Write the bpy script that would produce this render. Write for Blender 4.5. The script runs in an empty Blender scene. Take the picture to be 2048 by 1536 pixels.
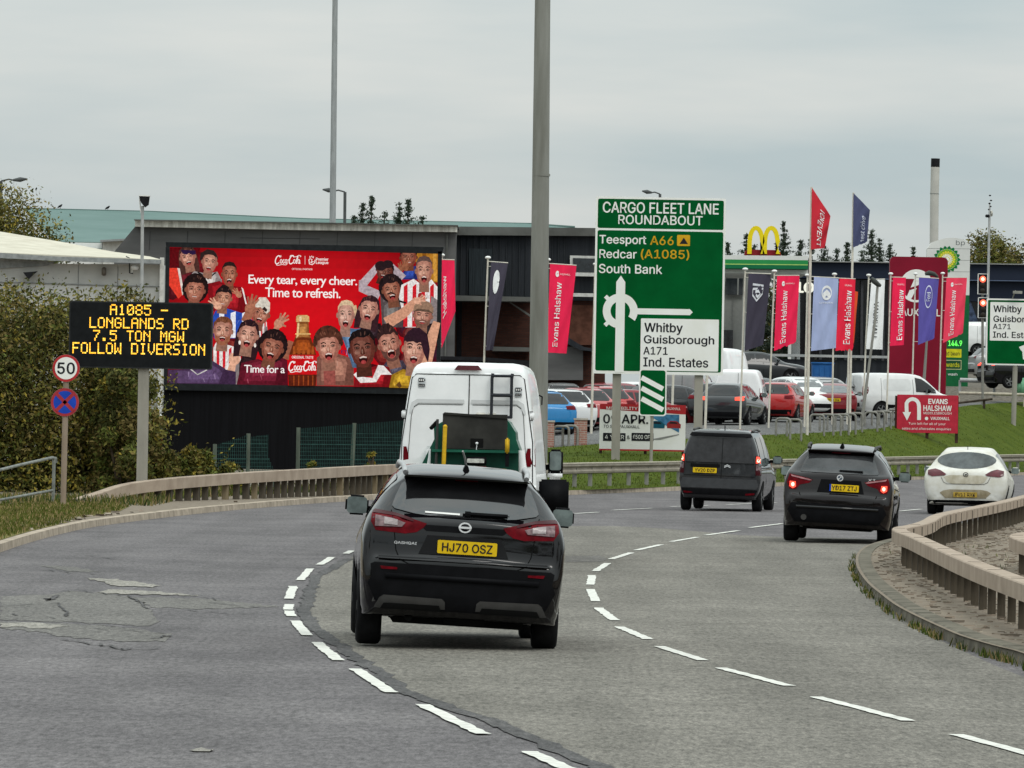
import bpy, bmesh, math, random
from math import sin, cos, pi, radians
from mathutils import Vector, Matrix
from mathutils.bvhtree import BVHTree
from mathutils.geometry import tessellate_polygon

random.seed(7)
SC = bpy.context.scene
COL = SC.collection

# ------------------------------------------------------------------ camera
F = 13000.0          # focal length in photo pixels (2048 wide)
HC = 2.1             # eye height
H0 = 829.0           # horizon row at the middle of the photo
ROLL = radians(1.0)
CR, SR = cos(ROLL), sin(ROLL)
cam_data = bpy.data.cameras.new("camera")
cam = bpy.data.objects.new("camera", cam_data)
COL.objects.link(cam)
cam_data.sensor_width = 36.0
cam_data.lens = F / 2048.0 * 36.0
cam_data.shift_y = (H0 - 768.0) / 2048.0
cam_data.clip_start = 0.5
cam_data.clip_end = 6000
cam.matrix_world = Matrix(((CR, -SR, 0, 0), (0, 0, -1, 0), (SR, CR, 0, HC), (0, 0, 0, 1)))
SC.camera = cam

# ------------------------------------------------------------------ world: overcast sky
SUN_EL, SUN_ROT = radians(52), radians(150)
wd = bpy.data.worlds.new("World")
SC.world = wd
wd.use_nodes = True
nt = wd.node_tree
for n in list(nt.nodes):
    nt.nodes.remove(n)
def wn(t, **k):
    n = nt.nodes.new(t)
    for a, b in k.items():
        setattr(n, a, b)
    return n
out = wn('ShaderNodeOutputWorld')
sky = wn('ShaderNodeTexSky', sky_type='NISHITA', sun_disc=False, sun_elevation=SUN_EL, sun_rotation=SUN_ROT, dust_density=4.0)
bg1 = wn('ShaderNodeBackground'); bg1.inputs['Strength'].default_value = 0.05
hs = wn('ShaderNodeHueSaturation'); hs.inputs['Saturation'].default_value = 0.12; hs.inputs['Value'].default_value = 0.35
nt.links.new(sky.outputs[0], hs.inputs['Color']); nt.links.new(hs.outputs[0], bg1.inputs['Color'])
tc = wn('ShaderNodeTexCoord')
mp = wn('ShaderNodeMapping'); mp.inputs['Scale'].default_value = (7.0, 7.0, 42.0)
mp.inputs['Location'].default_value = (0.4, 2.3, 0.9)
nz = wn('ShaderNodeTexNoise'); nz.inputs['Scale'].default_value = 1.0; nz.inputs['Detail'].default_value = 5; nz.inputs['Roughness'].default_value = 0.55
nt.links.new(tc.outputs['Generated'], mp.inputs['Vector']); nt.links.new(mp.outputs[0], nz.inputs['Vector'])
cr = wn('ShaderNodeValToRGB')
e = cr.color_ramp.elements
e[0].position = 0.36; e[0].color = (0.432, 0.508, 0.522, 1)
e[1].position = 0.72; e[1].color = (0.620, 0.640, 0.615, 1)
sx = wn('ShaderNodeSeparateXYZ'); nt.links.new(tc.outputs['Generated'], sx.inputs[0])
# a paler cloud bank a little above the horizon
b1 = wn('ShaderNodeMapRange', interpolation_type='SMOOTHSTEP'); b1.inputs[1].default_value = 0.036; b1.inputs[2].default_value = 0.050
b2 = wn('ShaderNodeMapRange', interpolation_type='SMOOTHSTEP'); b2.inputs[1].default_value = 0.057; b2.inputs[2].default_value = 0.070; b2.inputs[3].default_value = 1.0; b2.inputs[4].default_value = 0.0
nt.links.new(sx.outputs['Z'], b1.inputs[0]); nt.links.new(sx.outputs['Z'], b2.inputs[0])
bm_ = wn('ShaderNodeMath', operation='MULTIPLY'); nt.links.new(b1.outputs[0], bm_.inputs[0]); nt.links.new(b2.outputs[0], bm_.inputs[1])
bs_ = wn('ShaderNodeMath', operation='MULTIPLY_ADD'); bs_.inputs[1].default_value = 0.22
nt.links.new(bm_.outputs[0], bs_.inputs[0]); nt.links.new(nz.outputs['Fac'], bs_.inputs[2])
nt.links.new(bs_.outputs[0], cr.inputs['Fac'])
mx0 = wn('ShaderNodeMath', operation='MAXIMUM'); mx0.inputs[1].default_value = 0.0
nt.links.new(sx.outputs['Z'], mx0.inputs[0])
ma = wn('ShaderNodeMath', operation='MULTIPLY_ADD'); ma.inputs[1].default_value = 2.0; ma.inputs[2].default_value = 0.97
nt.links.new(mx0.outputs[0], ma.inputs[0])
bg2 = wn('ShaderNodeBackground')
nt.links.new(cr.outputs[0], bg2.inputs['Color']); nt.links.new(ma.outputs[0], bg2.inputs['Strength'])
ad = wn('ShaderNodeAddShader')
nt.links.new(bg1.outputs[0], ad.inputs[0]); nt.links.new(bg2.outputs[0], ad.inputs[1])
nt.links.new(ad.outputs[0], out.inputs['Surface'])

sd = bpy.data.lights.new("sun", 'SUN')
sd.energy = 0.8; sd.angle = radians(22); sd.color = (1.0, 0.96, 0.9)
so = bpy.data.objects.new("sun", sd); COL.objects.link(so)
_d = Vector((sin(SUN_ROT) * cos(SUN_EL), cos(SUN_ROT) * cos(SUN_EL), sin(SUN_EL)))
so.rotation_euler = _d.to_track_quat('Z', 'Y').to_euler()
so.location = (20, -30, 60)

SC.view_settings.view_transform = 'Standard'
SC.view_settings.look = 'None'
SC.view_settings.gamma = 1
SC.view_settings.use_curve_mapping = False
SC.view_settings.exposure = 0.0
SC.cycles.max_bounces = 6
SC.cycles.transparent_max_bounces = 12

# ------------------------------------------------------------------ placing helpers (photo pixel -> real point)
def Wp(px, py, D):
    u, v = px - 1024.0, H0 - py
    return Vector((D * (u * CR - v * SR) / F, D, HC + D * (u * SR + v * CR) / F))
def Gp(px, py, z=0.0):
    u, v = px - 1024.0, H0 - py
    k = (u * SR + v * CR) / F
    return Wp(px, py, (z - HC) / k)
def s2l(c):
    c /= 255.0
    return c / 12.92 if c <= 0.04045 else ((c + 0.055) / 1.055) ** 2.4
def rgb(r, g, b):
    return (s2l(r), s2l(g), s2l(b))

# ------------------------------------------------------------------ materials
MATS = {}
def mat(name, col=(0.5, 0.5, 0.5), rough=0.6, metal=0.0, var=0.12, scale=6.0, bump=0.0, bscale=40.0, coat=0.0, spec=0.12, emit=None, estr=1.0, col2=None, stretch=None, trans=0.0):
    if name in MATS:
        return MATS[name]
    m = bpy.data.materials.new(name)
    m.use_nodes = True
    t = m.node_tree
    b = t.nodes['Principled BSDF']
    b.inputs['Roughness'].default_value = rough
    b.inputs['Metallic'].default_value = metal
    b.inputs['Specular IOR Level'].default_value = spec
    b.inputs['Coat Weight'].default_value = coat
    b.inputs['Coat Roughness'].default_value = 0.04
    b.inputs['Coat IOR'].default_value = 1.48
    tcn = t.nodes.new('ShaderNodeTexCoord')
    mpn = t.nodes.new('ShaderNodeMapping')
    t.links.new(tcn.outputs['Object'], mpn.inputs['Vector'])
    if stretch:
        mpn.inputs['Scale'].default_value = stretch
    n = t.nodes.new('ShaderNodeTexNoise')
    n.inputs['Scale'].default_value = scale
    n.inputs['Detail'].default_value = 6
    n.inputs['Roughness'].default_value = 0.6
    t.links.new(mpn.outputs[0], n.inputs['Vector'])
    r = t.nodes.new('ShaderNodeValToRGB')
    c2 = col2 if col2 else tuple(min(1, c * (1 + var)) for c in col)
    c1 = col if col2 else tuple(c * (1 - var) for c in col)
    r.color_ramp.elements[0].position = 0.35; r.color_ramp.elements[1].position = 0.65
    r.color_ramp.elements[0].color = (*c1, 1); r.color_ramp.elements[1].color = (*c2, 1)
    t.links.new(n.outputs['Fac'], r.inputs['Fac'])
    t.links.new(r.outputs[0], b.inputs['Base Color'])
    if bump:
        n2 = t.nodes.new('ShaderNodeTexNoise'); n2.inputs['Scale'].default_value = bscale; n2.inputs['Detail'].default_value = 4
        t.links.new(mpn.outputs[0], n2.inputs['Vector'])
        bp = t.nodes.new('ShaderNodeBump'); bp.inputs['Strength'].default_value = bump; bp.inputs['Distance'].default_value = 0.02
        t.links.new(n2.outputs['Fac'], bp.inputs['Height']); t.links.new(bp.outputs[0], b.inputs['Normal'])
    if emit:
        b.inputs['Emission Color'].default_value = (*emit, 1)
        b.inputs['Emission Strength'].default_value = estr
    if trans:
        b.inputs['Transmission Weight'].default_value = trans
    MATS[name] = m
    return m

# ------------------------------------------------------------------ mesh builder
class MB:
    def __init__(s):
        s.v, s.f, s.m, s.c, s.sm = [], [], [], [], []
    def add(s, vs, fs, m, smooth=False, col=None):
        o = len(s.v)
        s.v.extend(tuple(p) for p in vs)
        for f in fs:
            s.f.append(tuple(i + o for i in f)); s.m.append(m); s.c.append(col); s.sm.append(smooth)
    def box(s, c, d, m, rz=0.0, R=None):
        x, y, z = d[0] / 2, d[1] / 2, d[2] / 2
        vs = [Vector((sx * x, sy * y, sz * z)) for sz in (-1, 1) for sy in (-1, 1) for sx in (-1, 1)]
        M_ = R if R is not None else Matrix.Rotation(rz, 3, 'Z')
        vs = [M_ @ p + Vector(c) for p in vs]
        s.add(vs, [(0, 2, 3, 1), (4, 5, 7, 6), (0, 1, 5, 4), (2, 6, 7, 3), (0, 4, 6, 2), (1, 3, 7, 5)], m)
    def bbox(s, c, d, m, bev=0.02, seg=2):
        bm = bmesh.new()
        bmesh.ops.create_cube(bm, size=1.0)
        for p in bm.verts:
            p.co = Vector((p.co.x * d[0], p.co.y * d[1], p.co.z * d[2]))
        bmesh.ops.bevel(bm, geom=bm.edges[:], offset=bev, segments=seg, affect='EDGES')
        bm.verts.index_update()
        s.add([p.co + Vector(c) for p in bm.verts], [[p.index for p in f.verts] for f in bm.faces], m, True)
        bm.free()
    def tube(s, pts, r, m, n=10, cap=True, smooth=True):
        pts = [Vector(p) for p in pts]
        rs = r if isinstance(r, (list, tuple)) else [r] * len(pts)
        vs, fs = [], []
        ref = None
        for i, p in enumerate(pts):
            a = pts[max(0, i - 1)]; b = pts[min(len(pts) - 1, i + 1)]
            t = (b - a).normalized()
            if ref is None:
                ref = Vector((1, 0, 0)) if abs(t.x) < 0.9 else Vector((0, 0, 1))
            x = (ref - t * ref.dot(t)).normalized(); y = t.cross(x); ref = x
            for k in range(n):
                an = 2 * pi * k / n
                vs.append(p + x * (cos(an) * rs[i]) + y * (sin(an) * rs[i]))
        for i in range(len(pts) - 1):
            for k in range(n):
                fs.append((i * n + k, i * n + (k + 1) % n, (i + 1) * n + (k + 1) % n, (i + 1) * n + k))
        s.add(vs, fs, m, smooth)
        if cap:
            s.add(vs[:n], [tuple(range(n))[::-1]], m); s.add(vs[-n:], [tuple(range(n))], m)
    def sphere(s, c, r, m, nu=12, nv=8):
        r = r if isinstance(r, (tuple, list)) else (r, r, r)
        vs, fs = [], []
        for j in range(nv + 1):
            th = pi * j / nv
            for i in range(nu):
                ph = 2 * pi * i / nu
                vs.append((c[0] + r[0] * sin(th) * cos(ph), c[1] + r[1] * sin(th) * sin(ph), c[2] + r[2] * cos(th)))
        for j in range(nv):
            for i in range(nu):
                fs.append((j * nu + i, (j + 1) * nu + i, (j + 1) * nu + (i + 1) % nu, j * nu + (i + 1) % nu))
        s.add(vs, fs, m, True)
    def poly(s, pts, m, col=None):
        """flat polygon (may be concave), any plane"""
        pts = [Vector(p) for p in pts]
        tr = tessellate_polygon([pts])
        s.add(pts, tr, m, False, col)
    def slab(s, xz, y0, y1, m):
        """outline in the x-z plane given thickness from y0 (front) to y1"""
        a = [Vector((x, y0, z)) for x, z in xz]; b = [Vector((x, y1, z)) for x, z in xz]
        n = len(a)
        tr = tessellate_polygon([a])
        s.add(a + b, list(tr) + [tuple(i + n for i in t)[::-1] for t in tr] + [(i, (i + 1) % n, n + (i + 1) % n, n + i) for i in range(n)], m)
    def quad(s, a, b, c, d, m, col=None):
        s.add([a, b, c, d], [(0, 1, 2, 3)], m, False, col)
    def build(s, name, parent=None, loc=None, rz=None, fix=True):
        me = bpy.data.meshes.new(name)
        me.from_pydata(s.v, [], s.f)
        ms = []
        for m in s.m:
            if m not in ms:
                ms.append(m)
        for m in ms:
            me.materials.append(m)
        idx = {m: i for i, m in enumerate(ms)}
        for p, m, sm in zip(me.polygons, s.m, s.sm):
            p.material_index = idx[m]; p.use_smooth = sm
        if any(c is not None for c in s.c):
            at = me.color_attributes.new('col', 'FLOAT_COLOR', 'CORNER')
            for p, c in zip(me.polygons, s.c):
                cc = (*(c or (0, 0, 0)), 1)
                for li in p.loop_indices:
                    at.data[li].color = cc
        if fix:
            bm = bmesh.new(); bm.from_mesh(me)
            bmesh.ops.recalc_face_normals(bm, faces=bm.faces)
            bm.to_mesh(me); bm.free()
        o = bpy.data.objects.new(name, me)
        COL.objects.link(o)
        if parent is not None:
            o.parent = parent
        if loc is not None:
            o.location = loc
        if rz is not None:
            o.rotation_euler = (0, 0, rz)
        return o

def tag(o, label=None, cat=None, group=None, kind=None):
    if label: o['label'] = label
    if cat: o['category'] = cat
    if group: o['group'] = group
    if kind: o['kind'] = kind
    return o
def thing(name, label, cat, loc=(0, 0, 0), rz=0.0, group=None):
    o = bpy.data.objects.new(name, None)
    o.empty_display_size = 0.3
    COL.objects.link(o)
    o.location = loc; o.rotation_euler = (0, 0, rz)
    return tag(o, label, cat, group)
def struct(o):
    o['kind'] = 'structure'
    return o
def copy_tree(o, parent=None):
    c = o.copy(); COL.objects.link(c)
    if parent is not None:
        c.parent = parent
    for ch in list(o.children):
        copy_tree(ch, c)
    return c

class Face:
    """local frame of an upright thing at depth D standing at photo pixel (px,py): x right, z up, y away"""
    def __init__(s, px, py, D, rz=0.0):
        s.o = Wp(px, py, D); s.D = D; s.rz = rz
        s.k = F / D
    def q(s, px, py):
        p = Wp(px, py, s.D) - s.o
        return (p.x / cos(s.rz), p.z)
    def v(s, px, py, y=0.0):
        x, z = s.q(px, py)
        return Vector((x, y, z))
    def rect(s, x0, y0, x1, y1):
        cx, cz = s.q((x0 + x1) / 2, (y0 + y1) / 2)
        w, h = (x1 - x0) / s.k / cos(s.rz), (y1 - y0) / s.k
        return (cx - w / 2, cx + w / 2, cz - h / 2, cz + h / 2)

def rrect(x0, x1, z0, z1, r, n=4):
    pts = []
    for cx, cz, a0 in ((x1 - r, z1 - r, 0), (x0 + r, z1 - r, pi / 2), (x0 + r, z0 + r, pi), (x1 - r, z0 + r, 1.5 * pi)):
        for k in range(n + 1):
            a = a0 + pi / 2 * k / n
            pts.append((cx + r * cos(a), cz + r * sin(a)))
    return pts
def ell(cx, cz, rx, rz_, n=20, a0=0.0, a1=2 * pi, rot=0.0):
    pts = []
    for k in range(n + (0 if abs(a1 - a0 - 2 * pi) < 1e-6 else 1)):
        a = a0 + (a1 - a0) * k / n
        x, z = rx * cos(a), rz_ * sin(a)
        pts.append((cx + x * cos(rot) - z * sin(rot), cz + x * sin(rot) + z * cos(rot)))
    return pts
def flat(mb, xz, y, m, col=None):
    mb.poly([(x, y, z) for x, z in xz], m, col)
def ribbon(pts, w):
    """polyline in 2-D given width -> list of quads"""
    qs = []
    P = [Vector(p) for p in pts]
    L, Rr = [], []
    for i, p in enumerate(P):
        a = P[max(0, i - 1)]; b = P[min(len(P) - 1, i + 1)]
        t = (b - a).normalized() if (b - a).length > 0 else Vector((1, 0))
        n = Vector((-t.y, t.x)) * (w / 2)
        L.append(p + n); Rr.append(p - n)
    for i in range(len(P) - 1):
        qs.append([L[i], L[i + 1], Rr[i + 1], Rr[i]])
    return qs
def stroke(mb, pts, w, y, m, col=None):
    for q in ribbon(pts, w):
        mb.add([(p.x, y, p.y) for p in q], [(0, 1, 2, 3)], m, False, col)

# ------------------------------------------------------------------ lettering
TX = {}
FONT = None
try:      # Blender's own bundled sans, if this build ships it
    import os
    _fp = os.path.join(bpy.utils.system_resource('DATAFILES'), 'fonts', 'Inter.woff2')
    FONT = bpy.data.fonts.load(_fp)
except Exception:
    FONT = None
def text_mesh(s, bold=0.0, shear=0.0, spacing=1.0):
    k = (s, bold, shear, spacing)
    if k in TX:
        return TX[k]
    cu = bpy.data.curves.new('t', 'FONT')
    cu.body = s; cu.size = 1.0; cu.fill_mode = 'FRONT'; cu.shear = shear; cu.space_character = spacing
    cu.resolution_u = 3
    if FONT is not None:
        cu.font = FONT
    ob = bpy.data.objects.new('t', cu)
    me = ob.to_mesh()
    vs = [(p.co.x, p.co.y) for p in me.vertices]
    fs = [tuple(p.vertices) for p in me.polygons]
    ob.to_mesh_clear()
    bpy.data.objects.remove(ob); bpy.data.curves.remove(cu)
    x0 = min(p[0] for p in vs); x1 = max(p[0] for p in vs); z0 = min(p[1] for p in vs); z1 = max(p[1] for p in vs)
    TX[k] = (vs, fs, x0, x1, z0, z1)
    return TX[k]
def text(mb, s, rect, y, m, bold=0.012, shear=0.0, col=None, up=False, spacing=1.0, xform=None):
    """fit lettering into rect (x0,x1,z0,z1); up=True runs it bottom to top; up=-1 top to bottom"""
    vs, fs, x0, x1, z0, z1 = text_mesh(s, 0.0, shear, spacing)
    X0, X1, Z0, Z1 = rect
    # weight: the strokes are thickened by laying shifted copies a fraction of a millimetre apart
    hgt = (X1 - X0) if up else (Z1 - Z0)
    d = bold * hgt * 1.1
    shifts = [(0, 0)] if bold <= 0 else [(-d, 0), (d, 0), (0, d * .7), (0, -d * .7)]
    for i, (sx_, sz_) in enumerate(shifts):
        pts = []
        for x, z in vs:
            a = (x - x0) / (x1 - x0); b = (z - z0) / (z1 - z0)
            if up == -1:
                px, pz = X0 + b * (X1 - X0), Z1 - a * (Z1 - Z0)
            elif up:
                px, pz = X1 - b * (X1 - X0), Z0 + a * (Z1 - Z0)
            else:
                px, pz = X0 + a * (X1 - X0), Z0 + b * (Z1 - Z0)
            px += sx_; pz += sz_
            if xform:
                q = Vector(xform(px, pz)); q.y -= i * .0006
                pts.append(q)
            else:
                pts.append((px, y - i * .0006, pz))
        mb.add(pts, fs, m, False, col)
# ================================================================== SETTING: ground, roads, banks
def asphalt(name, dark, light, streak=1.0):
    m = bpy.data.materials.new(name); m.use_nodes = True
    t = m.node_tree; b = t.nodes['Principled BSDF']
    b.inputs['Roughness'].default_value = 0.92; b.inputs['Specular IOR Level'].default_value = 0.18
    L = t.links.new
    tcn = t.nodes.new('ShaderNodeTexCoord')
    def noise(scale, detail, st=(1, 1, 1), rough=0.6):
        mpn = t.nodes.new('ShaderNodeMapping'); mpn.inputs['Scale'].default_value = st
        L(tcn.outputs['Object'], mpn.inputs['Vector'])
        n = t.nodes.new('ShaderNodeTexNoise'); n.inputs['Scale'].default_value = scale; n.inputs['Detail'].default_value = detail
        n.inputs['Roughness'].default_value = rough
        L(mpn.outputs[0], n.inputs['Vector']); return n
    def ramp(n, p0, c0, p1, c1):
        r = t.nodes.new('ShaderNodeValToRGB'); r.color_ramp.elements[0].position = p0; r.color_ramp.elements[1].position = p1
        r.color_ramp.elements[0].color = (*c0, 1); r.color_ramp.elements[1].color = (*c1, 1)
        L(n.outputs['Fac'], r.inputs['Fac']); return r
    def mul(a, bb, f=1.0, mode='MULTIPLY'):
        x = t.nodes.new('ShaderNodeMix'); x.data_type = 'RGBA'; x.blend_type = mode; x.inputs[0].default_value = f
        L(a, x.inputs[6]); L(bb, x.inputs[7]); return x.outputs[2]
    base = ramp(noise(0.35, 5), 0.35, dark, 0.68, light)                       # broad patches
    grain = ramp(noise(20.0, 4, (1, 0.18, 1), 0.85), 0.30, (0.44, 0.44, 0.44), 0.70, (1.58, 1.58, 1.56))   # stone chips
    grit = ramp(noise(75.0, 2, (1, 0.3, 1), 0.8), 0.32, (0.72, 0.72, 0.72), 0.70, (1.28, 1.28, 1.26))
    trails = ramp(noise(1.1, 4, (1, 0.06, 1)), 0.38, (0.88, 0.88, 0.88), 0.62, (1.08, 1.08, 1.08))      # wheel-track wear
    spots = ramp(noise(3.0, 6, (1, 0.5, 1), 0.75), 0.30, (0.80, 0.80, 0.80), 0.55, (1.04, 1.04, 1.04))
    c = mul(base.outputs[0], grain.outputs[0]); c = mul(c, grit.outputs[0]); c = mul(c, trails.outputs[0], streak); c = mul(c, spots.outputs[0])
    L(c, b.inputs['Base Color'])
    nb = noise(60.0, 3)
    bp = t.nodes.new('ShaderNodeBump'); bp.inputs['Strength'].default_value = 0.35; bp.inputs['Distance'].default_value = 0.01
    L(nb.outputs['Fac'], bp.inputs['Height']); L(bp.outputs[0], b.inputs['Normal'])
    return m
M_ASPH = asphalt('asphalt_dark', (0.111, 0.102, 0.106), (0.154, 0.142, 0.145))
M_WORN = asphalt('asphalt_worn', (0.146, 0.135, 0.119), (0.188, 0.174, 0.154))
M_PATCH = asphalt('asphalt_patch', (0.135, 0.127, 0.120), (0.170, 0.160, 0.150), 0.6)
M_PALE = asphalt('asphalt_pale', (0.22, 0.205, 0.185), (0.30, 0.28, 0.25), 0.4)
M_TAR = asphalt('asphalt_tar', (0.070, 0.067, 0.068), (0.105, 0.10, 0.10), 0.5)
M_LOT = asphalt('asphalt_lot', (0.10, 0.10, 0.10), (0.15, 0.148, 0.145), 0.3)
M_KERB = mat('kerb_concrete', (0.36, 0.30, 0.235), 0.9, var=0.28, scale=3.0, bump=0.4, bscale=20)
M_KERB2 = mat('kerb_concrete_grey', (0.135, 0.122, 0.095), 0.95, var=0.38, scale=2.2, bump=0.4, bscale=20)
M_DIRT = mat('dirt', (0.165, 0.135, 0.104), 0.95, col2=(0.245, 0.205, 0.16), scale=7.0, bump=0.6, bscale=18, spec=0.1)
M_GRASS = mat('grass_ground', (0.046, 0.070, 0.0065), 0.95, col2=(0.074, 0.098, 0.012), scale=1.1, bump=0.6, bscale=9, spec=0.05)
M_GRASSL = mat('grass_dry', (0.11, 0.115, 0.035), 0.95, col2=(0.22, 0.17, 0.075), scale=0.9, bump=0.8, bscale=12, spec=0.05)
M_EARTH = mat('earth_far', (0.10, 0.11, 0.06), 0.95, var=0.3, scale=0.3)
M_LINE = mat('road_paint', (0.74, 0.73, 0.67), 0.85, col2=(0.50, 0.49, 0.45), scale=9.0, spec=0.2)

g = MB(); g.quad((-1500, -300, -0.06), (1500, -300, -0.06), (1500, 4000, -0.06), (-1500, 4000, -0.06), M_EARTH)
struct(g.build('ground'))

# carriageway: one dark sheet, worn lanes and patches as sheets above it
r = MB(); r.quad((-14, -20, 0), (60, -20, 0), (60, 330, 0), (-14, 330, 0), M_ASPH)
road = struct(r.build('road'))
def ground_poly(name, px, z, m, kind='structure'):
    b = MB(); b.poly([Gp(x, y, z) for x, y in px], m)
    o = b.build(name); o['kind'] = kind
    return o
wl = [(1230, 1560), (1169, 1520), (1078, 1480), (989, 1444), (905, 1418), (826, 1390), (760, 1345), (700, 1307), (655, 1272), (622, 1246), (611, 1222), (612, 1205), (620, 1178), (633, 1154), (660, 1135), (702, 1115), (760, 1098), (840, 1085), (950, 1070), (1060, 1058), (1133, 1052), (1230, 1052), (1330, 1057), (1400, 1063), (1477, 1070), (1569, 1074), (1680, 1076), (1790, 1080), (1760, 1096), (1720, 1112), (1706, 1135), (1725, 1172), (1775, 1215), (1840, 1258), (1910, 1295), (2000, 1335), (2100, 1375), (2700, 1600), (2600, 1900), (2200, 1900), (1700, 1760), (1450, 1660)]
ground_poly('road_surface', wl, 0.004, M_WORN)
ground_poly('road_patch', [(1132, 1112), (1200, 1111), (1215, 1117), (1205, 1123), (1132, 1124)], 0.008, M_PATCH)
# repairs and scars in the near-side lane
for pts, m in (
    ([(0, 1192), (110, 1188), (140, 1182), (255, 1192), (288, 1206), (320, 1242), (300, 1252), (120, 1243), (0, 1240)], M_PATCH),
    ([(0, 1242), (130, 1246), (270, 1256), (338, 1268), (330, 1282), (250, 1283), (150, 1276), (60, 1262), (0, 1256)], M_PATCH),
    ([(255, 1194), (400, 1196), (560, 1213), (400, 1218), (300, 1214)], M_PATCH),
    ([(75, 1130), (150, 1134), (205, 1144), (140, 1143)], M_PATCH),
    ([(186, 1185), (215, 1179), (300, 1182), (402, 1191), (300, 1189), (258, 1188)], M_PALE),
    ([(175, 1156), (235, 1158), (320, 1171), (305, 1174), (235, 1172)], M_PALE),
    ([(0, 1246), (60, 1245), (140, 1252), (100, 1256), (0, 1253)], M_PALE),
    ([(376, 1498), (430, 1497), (415, 1500)], M_PALE),
):
    zz = 0.004 if m is M_PATCH else 0.008
    G_ = [Gp(x, y, zz) for x, y in pts]; J = []
    R0 = random.Random(int(pts[0][0] * 3 + pts[0][1]))
    for i in range(len(G_)):          # worn, ragged edge
        a_, c_ = G_[i], G_[(i + 1) % len(G_)]
        n_ = max(2, int(abs(c_.x - a_.x) / .07 + abs(c_.y - a_.y) / .8))
        for k in range(n_):
            J.append(a_.lerp(c_, k / n_) + Vector((R0.uniform(-.025, .025), R0.uniform(-.22, .22), 0)))
    b = MB(); b.poly(J, m)
    struct(b.build('road_repair'))
b = MB()
for pts, w in (
    ([(128, 1276), (200, 1288), (252, 1297), (320, 1295)], 0.05), ([(255, 1190), (285, 1208), (292, 1216), (370, 1219), (510, 1228)], 0.04),
    ([(128, 1182), (170, 1182), (190, 1184), (240, 1190)], 0.04), ([(118, 1205), (138, 1222), (130, 1232)], 0.035), ([(300, 1276), (342, 1270)], 0.035),
    ([(80, 1138), (140, 1144), (205, 1147)], 0.04), ([(400, 1192), (440, 1200), (560, 1203)], 0.03), ([(86, 1196), (100, 1199), (116, 1190)], 0.08),
    ([(150, 1248), (310, 1254)], 0.04), ([(170, 1110), (232, 1118)], 0.03), ([(300, 1126), (420, 1126)], 0.03), ([(470, 1138), (545, 1136)], 0.03),
    ([(0, 1212), (120, 1205)], 0.03), ([(20, 1228), (110, 1236)], 0.03), ([(190, 1256), (330, 1266)], 0.03), ([(420, 1204), (540, 1215)], 0.03),
):
    P = [Gp(x, y, 0.012) for x, y in pts]
    # subdivide and jitter so that the crack wanders
    Q = []
    for i in range(len(P) - 1):
        for k in range(6):
            Q.append(P[i].lerp(P[i + 1], k / 6) + Vector((random.uniform(-.02, .02), random.uniform(-.25, .25), 0)))
    Q.append(P[-1])
    for q in ribbon([(p.x, p.y) for p in Q], w * .7):
        b.add([(p.x, p.y, 0.012) for p in q], [(0, 1, 2, 3)], M_TAR)
struct(b.build('road_crack'))
# tar seam along the left lane line
seam = [(1330, 1600), (1169, 1520), (989, 1444), (826, 1390), (700, 1307), (622, 1246), (611, 1222), (620, 1178), (633, 1154), (702, 1115)]
P = [Gp(x, y, 0.008) for x, y in seam]
Q = []
for i in range(len(P) - 1):
    n = max(2, int((P[i + 1] - P[i]).length / 0.6))
    for k in range(n):
        Q.append(P[i].lerp(P[i + 1], k / n) + Vector((random.uniform(-.03, .03), 0, 0)))
b = MB()
for i, q in enumerate(ribbon([(p.x, p.y) for p in Q], 0.14)):
    b.add([(p.x + random.uniform(-.02, .02), p.y, 0.008) for p in q], [(0, 1, 2, 3)], M_TAR)
struct(b.build('road_seam'))

# lane markings: each dash is a painted mark on the road
def dash(a, c, w=0.12):
    A, B_ = Gp(*a, 0.012), Gp(*c, 0.012)
    mb = MB()
    n = 16
    P = [A.lerp(B_, k / n) for k in range(n + 1)]
    R_ = random.Random(int(a[0] * 7 + a[1]))
    for q in ribbon([(p.x + R_.uniform(-.009, .009), p.y) for p in P], w):
        mb.add([(p.x, p.y, 0.012) for p in q], [(0, 1, 2, 3)], M_LINE)
    return mb
DL = [((1165, 1549), (1058, 1502)), ((965, 1467), (843, 1408)), ((782, 1384), (711, 1337)), ((677, 1320), (633, 1284)), ((615, 1270), (590, 1241)), ((583, 1232), (577, 1221)), ((577, 1219), (578, 1208)),
      ((578, 1197), (587, 1172)), ((600, 1160), (620, 1137)), ((639, 1129), (664, 1114)), ((692, 1107), (704, 1101)),
      ((1150, 1027), (1196, 1024)), ((1226, 1020), (1305, 1016)), ((1340, 1013), (1416, 1011)), ((1453, 1009), (1552, 1005))]
DR = [((2190, 1543), (1912, 1468)), ((1818, 1441), (1632, 1393)), ((1578, 1371), (1440, 1335)), ((1407, 1320), (1318, 1292)), ((1298, 1278), (1238, 1253)), ((1230, 1240), (1196, 1215)),
      ((1192, 1202), (1181, 1178)), ((1181, 1169), (1184, 1150)), ((1190, 1142), (1216, 1126)), ((1222, 1118), (1263, 1105)), ((1272, 1100), (1322, 1089)), ((1342, 1083), (1395, 1074)), ((1412, 1070), (1476, 1061)),
      ((1500, 1055), (1564, 1047)), ((1800, 1022), (1842, 1018)), ((1826, 988), (1846, 988))]
mk = MB()
for a, c in DL + DR:
    m_ = dash(a, c, 0.105)
    mk.v, off = mk.v + m_.v, len(mk.v)
    for f in m_.f:
        mk.f.append(tuple(i + off for i in f)); mk.m.append(M_LINE); mk.c.append(None); mk.sm.append(False)
struct(mk.build('road_markings'))

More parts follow.
